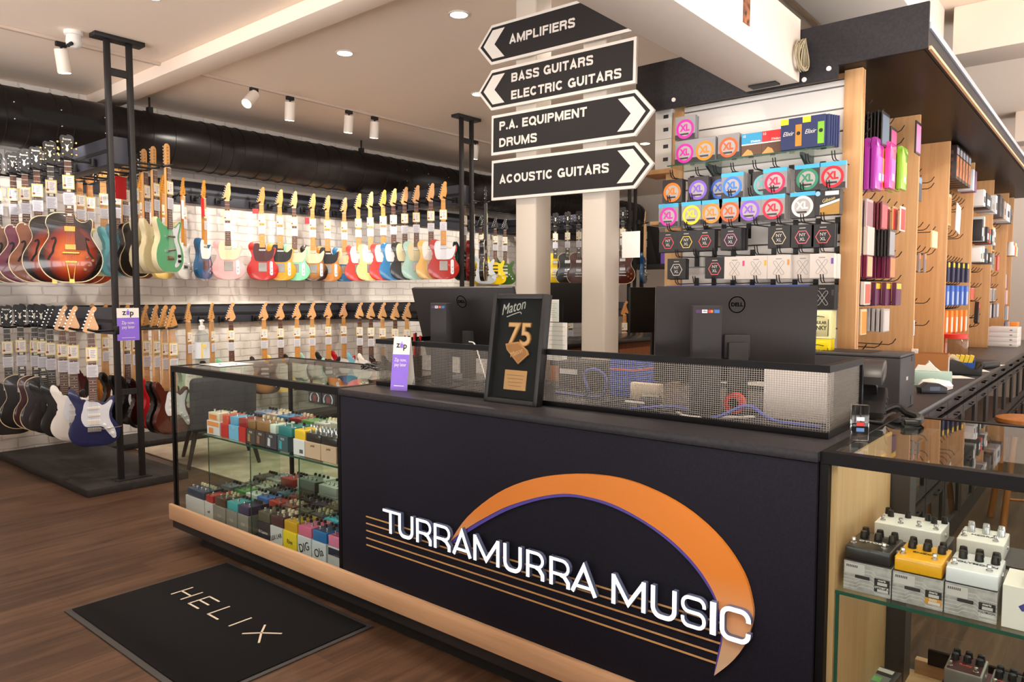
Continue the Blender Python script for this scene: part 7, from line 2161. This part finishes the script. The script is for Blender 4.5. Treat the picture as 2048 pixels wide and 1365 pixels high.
# ---- right case: cartons with printed sides and the pedals on them
ZR = 0.6372
SILVER = speckle('line_printed_card', (150, 148, 148), (186, 184, 184), 40, 0.5)
for i, (x0, x1, lab, num, tabc) in enumerate(((-0.531, -0.419, 'silver patterned carton under the black pedal', 'OTTOBIT JR', (40, 38, 40)), (-0.416, -0.305, 'silver patterned carton under the yellow pedal', 'ENZO', (206, 146, 50)), (-0.302, -0.196, 'silver patterned carton under the front white pedal', 'POLYMOON', (196, 194, 194)))):
    t = thing('pedal_carton', lab, 'carton', ((x0 + x1) / 2, 1.985, ZR))
    w = (x1 - x0) / 2
    MB().box(-w, w, 0, 0.19, 0, 0.076, 0.0008, 1).obj('box', SILVER, t)
    MB().box(-w + 0.001, w - 0.001, 0.001, 0.189, 0.076, 0.0764).obj('lid', M((64, 62, 64), 0.5), t)
    for k in range(6):
        MB().tube([(-w, -0.0003, 0.008 + 0.009 * k), (-w * 0.45, -0.0003, 0.008 + 0.009 * k), (-w * 0.3, -0.0003, 0.016 + 0.009 * k), (w * 0.2, -0.0003, 0.016 + 0.009 * k), (w * 0.4, -0.0003, 0.006 + 0.009 * k), (w, -0.0003, 0.006 + 0.009 * k)], 0.0006, 4).obj('print_line', M((214, 212, 212), 0.5), t)
    MB().box(-w * 0.95, -w * 0.1, -0.0012, -0.0002, 0.046, 0.072).obj('price_label', M((200, 198, 198), 0.5), t)
    for k in range(7):
        MB().box(-w * 0.88 + 0.004 * k, -w * 0.88 + 0.0025 + 0.004 * k, -0.0016, -0.001, 0.062, 0.068).obj('barcode', M((70, 68, 70), 0.5), t)
    MB().box(-w * 0.5, w * 0.12, -0.0013, -0.0003, 0.036, 0.044).obj('dark_strip', M((44, 42, 44), 0.5), t)
    MB().box(w * 0.32, w * 0.95, -0.0013, -0.0003, 0.012, 0.028).obj('color_label', M(tabc, 0.5), t)
    MB().box(w * 0.32, w * 0.95, -0.0013, -0.0003, 0.028, 0.046).obj('black_label', M((36, 34, 36), 0.5), t)
    text('meris', 0.008, M((226, 226, 226), 0.5), t, 'lettering', (w * 0.63, -0.0016, 0.0425), FY(), 0.0002, 0.02)
    MB().box(w * 0.45, w * 0.85, -0.0017, -0.0012, 0.030, 0.0375).obj('barcode', M((196, 196, 196), 0.5), t)
    text(num, 0.0075, M((230, 228, 226) if i < 2 else (60, 58, 60), 0.5), t, 'lettering', (w * 0.63, -0.0016, 0.0235), FY(), 0.0002, 0.02, 0.8)
    MB().box(w * 0.45, w * 0.9, -0.0017, -0.0012, 0.013, 0.0195).obj('barcode', M((206, 206, 206), 0.5), t)
KN = ((-.66, .9), (0, .9), (.66, .9), (-.58, .64), (.07, .64), (.7, .64))
SWS = ((-.75, .2), (.6, .2))
RZ0 = ZR + 0.077
pedal(-0.478, 1.995, RZ0, 0.108, 0.14, 0.036, (34, 31, 32), 'black pedal on the left silver carton of the right case', KN, SWS, KB, 0.0100, 'OTTOBIT', (230, 228, 226), 0, 0.3, kh=0.018)
pedal(-0.362, 1.99, RZ0, 0.104, 0.138, 0.036, (240, 176, 14), 'bright yellow pedal in the right case', KN, SWS, KB, 0.0100, 'ENZO', (70, 56, 20), 0, 0.6, kh=0.018)
pedal(-0.249, 1.988, RZ0, 0.106, 0.14, 0.036, (226, 230, 238), 'white pedal with black knobs at the front of the right case', KN, SWS, KB, 0.0100, 'POLYMOON', (70, 70, 80), 0, 0.4, kh=0.018)
carton(-0.53, -0.34, 2.205, ZR, 0.076, 0.17, (84, 80, 82), 'dark carton under the rear white pedal with black knobs')
pedal(-0.435, 2.225, RZ0, 0.165, 0.13, 0.045, (232, 234, 236), 'wide white pedal with small screen behind the black pedal', ((-.85, .8), (-.7, .62), (-.2, .75), (.4, .8), (.62, .66), (.9, .8)), ((-.8, .2), (-.25, .2), (.3, .2), (.8, .2)), KB, 0.0085, None, (40, 40, 40), 0, 0.4, kh=0.018)
carton(-0.315, -0.165, 2.205, ZR, 0.076, 0.17, (70, 66, 68), 'dark carton under the rear white pedal with silver knobs')
pedal(-0.262, 2.215, RZ0, 0.105, 0.13, 0.045, (236, 236, 236), 'white pedal with silver knobs behind the front white one', KN, SWS, KS, 0.0095, 'HEDRA', (90, 88, 90), 0, 0.4, kh=0.018)
t = carton(-0.188, 0.0, 1.985, ZR, 0.10, 0.13, (236, 232, 226), 'white carton with red script at the right edge of the photo', 'Andes', (150, 40, 60), 0.026, 0, None, 0.01, 0.52)
MB().prism([(-0.062, 0.056), (-0.05, 0.066), (-0.046, 0.058), (-0.04, 0.05), (-0.055, 0.046)], 'y', -0.0008, 0.0002).obj('logo', M((70, 70, 150), 0.5), t)
pedal(-0.09, 2.0, ZR + 0.1005, 0.10, 0.10, 0.05, (130, 130, 128), 'grey pedal with painted top at the right edge of the photo', q(3), two, KB, 0.0095, None, (0, 0, 0), 0, 0.4, (206, 196, 180), kh=0.018)
# case floor
RD = 0.1547
for k, (x, y, lab) in enumerate(((-0.545, 2.28, 'dark boxed unit at the left of the right case floor'), (-0.445, 2.20, 'dark boxed unit with green screen picture on the right case floor'))):
    t = thing('boxed_unit', lab, 'box', (x, y, RD), R(-4))
    MB().box(-0.048, 0.048, 0, 0.2, 0, 0.07, 0.002).obj('box', M((50, 50, 54), 0.4), t)
    MB().box(-0.035, 0.035, 0.03, 0.14, 0.0702, 0.0708).obj('picture', M((130, 132, 132), 0.5), t)
    MB().box(-0.02, 0.015, 0.09, 0.125, 0.0709, 0.0714).obj('screen_picture', M((120, 190, 120), 0.4), t)
    for j in range(4):
        MB().lathe([(0.006, 0.0709), (0.006, 0.0714)], (-0.024 + 0.016 * j, 0.055, 0), 10).obj('knob_picture', M((60, 60, 62), 0.4), t)
    MB().box(-0.03, 0.03, 0.165, 0.19, 0.0702, 0.0708).obj('label', M((216, 216, 216), 0.5), t)
for x, y, c, ca, lab, wd in ((-0.315, 2.42, (150, 146, 146), (86, 36, 52), 'silver pedal with dark red top on the right case floor', 'Ruby'), (-0.20, 2.38, (168, 170, 172), (40, 44, 70), 'silver pedal with black top at the right of the case floor', 'Woodrow')):
    carton(x - 0.055, x + 0.07, y - 0.02, RD, 0.10, 0.18, ca, 'dark carton under the ' + lab.split(' on the')[0].split(' at the')[0])
    pedal(x, y, RD + 0.1005, 0.096, 0.13, 0.05, c, lab, ((-.65, .88), (0, .88), (.65, .88), (-.65, .62), (0, .62), (.65, .62)), SWS, M((40, 50, 60), 0.2, 0.3), 0.011, wd, (220, 80, 70), 0, 0.4, (70, 26, 32) if wd == 'Ruby' else (34, 34, 38), kh=0.018)
t = thing('small_pedal_box', 'small black boxed pedal with a round silver knob on the case floor', 'box', (-0.39, 2.27, RD))
MB().box(-0.03, 0.03, 0, 0.1, 0, 0.09, 0.002).obj('box', M((40, 38, 38), 0.4), t)
MB().lathe([(0.016, 0.0903), (0.016, 0.093), (0.012, 0.1), (0.002, 0.102)], (0, 0.06, 0), 16).obj('knob', KCH, t)
tag(MB().box(-0.355, -0.24, 2.21, 2.36, RD, RD + 0.085, 0.002).obj('dark_carton', M((60, 58, 58), 0.5)), 'dark lidded carton before the two silver pedals on the case floor', 'carton')

# ================================================================ THE FAR STAFF COUNTER AND BACK SHELVES
t = thing('staff_counter', 'wood-fronted staff counter with black top far behind the mesh', 'counter', (-4.2, 6.4, 0))
MB().box(-0.32, 0.28, -1.0, 1.6, 0, 0.905).obj('body', wood('red_brown_panel', (150, 92, 56), (172, 108, 68), 'z', 1, 0.5), t)
MB().box(-0.35, 0.32, -1.03, 1.63, 0.906, 0.95, 0.003).obj('top', M((30, 29, 30), 0.2), t)
MB().box(0.2805, 0.2815, -0.01, 0.01, 0.05, 0.9).obj('joint', M((90, 56, 36), 0.5), t)
t = thing('desk_phone', 'black desk phone on the far staff counter', 'phone', (-4.1, 7.45, 0.9505), R(60))
MB().prism([(-0.09, 0), (0.09, 0), (0.09, 0.03), (-0.02, 0.16), (-0.05, 0.17), (-0.09, 0.10)], 'y', -0.09, 0.09, 0.005).obj('base', M((44, 43, 46), 0.4), t)
MB().tube([(-0.06, -0.07, 0.17), (0.0, -0.075, 0.13), (0.08, -0.07, 0.055)], [0.022, 0.016, 0.022], 10).obj('handset', BLACK, t)
t = thing('spray_bottle', 'clear bottle with blue cap on the far staff counter', 'bottle', (-4.08, 6.55, 0.9505))
MB().lathe([(0.036, 0), (0.038, 0.12), (0.014, 0.15), (0.012, 0.16)], n=20).obj('bottle', M((214, 220, 226), 0.2), t)
MB().lathe([(0.015, 0.16), (0.015, 0.2), (0.006, 0.22)], n=16).obj('cap', M((40, 60, 150), 0.4), t)
t = thing('clear_sneeze_guard', 'clear plastic guard standing on the far staff counter', 'screen', (-4.05, 5.95, 0.9505))
MB().box(-0.004, 0.0, -0.4, 0.4, 0, 0.75, 0.001, 1).obj('sheet', glass_mat('guard_plastic', (240, 242, 244), 0.03, 1.4), t)
MB().box(-0.05, 0.05, -0.3, -0.28, 0, 0.03).obj('foot', GLASS, t)
MB().box(-0.05, 0.05, 0.28, 0.3, 0, 0.03).obj('foot', GLASS, t)
t = thing('payment_flyer', 'small purple and white payment flyer above the far staff counter', 'flyer', (-4.1, 6.35, 0.9505), R(48))
MB().box(-0.045, 0.045, 0, 0.002, 0.19, 0.44).obj('sheet', PAPER, t)
MB().box(-0.045, 0.045, -0.0006, 0, 0.19, 0.35).obj('purple_print', PURPLE, t)
MB().box(-0.01, 0.01, 0, 0.002, 0, 0.19).obj('stick', WHITE, t)
for x, y, w, z0, rz, lab in ((-3.19, 4.4, 0.30, 0.24, 75, 'black monitor seen edge-on between the white columns'), (-2.40, 4.4, 0.26, 0.20, 68, 'black monitor behind the left edge of the right monitor')):
    t = thing('computer_monitor', lab, 'monitor', (x, y, 0.9505), R(rz))
    MB().box(-w / 2 - 0.1, w / 2 + 0.1, -0.01, 0.01, z0, z0 + 0.30, 0.003).obj('panel', BLKM, t)
    MB().box(-0.03, 0.03, 0.012, 0.03, 0.012, z0 + 0.15).obj('stand_neck', BLKM, t)
    MB().box(-0.1, 0.1, -0.05, 0.1, 0, 0.012).obj('stand_base', BLKM, t)
t = thing('staff_desk', 'black-topped staff desk behind the counter', 'desk', (-2.85, 4.4, 0))
MB().box(-0.75, 0.75, -0.35, 0.35, 0.915, 0.95, 0.003).obj('top', M((34, 33, 34), 0.4), t)
for sx in (-0.7, 0.7):
    for sy in (-0.3, 0.3):
        MB().box(sx - 0.02, sx + 0.02, sy - 0.02, sy + 0.02, 0, 0.914).obj('leg', BLKM, t)
t = thing('amplifier_shelf', 'dark shelving with two levels at the back wall, right of the columns', 'shelving', (-5.2, 9.6, 0))
for z in (1.10, 1.78):
    MB().box(-0.5, 1.2, -0.25, 0.25, z, z + 0.06, 0.003).obj('shelf', M((48, 46, 46), 0.5), t)
for x in (-0.4, 0.35, 1.1):
    MB().box(x - 0.02, x + 0.02, 0.15, 0.2, 0, 2.3).obj('post', BLKM, t)
for k, (x, w, h, lab) in enumerate(((-5.35, .42, .55, 'black wedge loudspeaker on the back shelf beside the blue guitar'), (-4.75, .36, .56, 'black loudspeaker with white marks on the back shelf'))):
    t = thing('loudspeaker', lab, 'loudspeaker', (x, 9.55, 1.8405))
    MB().prism([(-w / 2, 0), (w / 2, 0), (w / 2 - 0.14 * (1 - k), h), (-w / 2, h)], 'y', -0.15, 0.15, 0.01).obj('cabinet', BLKM, t)
    MB().box(-w / 2 + 0.04, w / 2 - 0.16, -0.152, -0.15, 0.06, h - 0.1).obj('grille', M((16, 16, 17), 0.8), t)
    MB().box(-w / 2 + 0.06, -w / 2 + 0.08, -0.154, -0.152, h * .55, h * .8).obj('mark', WHITE, t)
t = thing('guitar_amplifier', 'small black amplifier with gold grille on the lower back shelf', 'amplifier', (-4.72, 9.5, 1.1605))
MB().box(-0.16, 0.16, -0.12, 0.12, 0, 0.26, 0.008).obj('cabinet', BLKM, t)
MB().box(-0.12, 0.12, -0.123, -0.12, 0.03, 0.19).obj('grille_cloth', M((150, 120, 70), 0.7), t)
MB().box(-0.12, 0.12, -0.123, -0.12, 0.21, 0.245).obj('control_panel', M((196, 160, 90), 0.4), t)
t = thing('payment_flyer', 'purple payment stand on the back shelf between the loudspeakers', 'flyer', (-5.02, 9.4, 1.8405))
MB().box(-0.06, 0.06, 0, 0.003, 0, 0.22).obj('sheet', PURPLE, t)
MB().box(-0.06, 0.06, -0.001, 0, 0.16, 0.22).obj('white_print', PAPER, t)
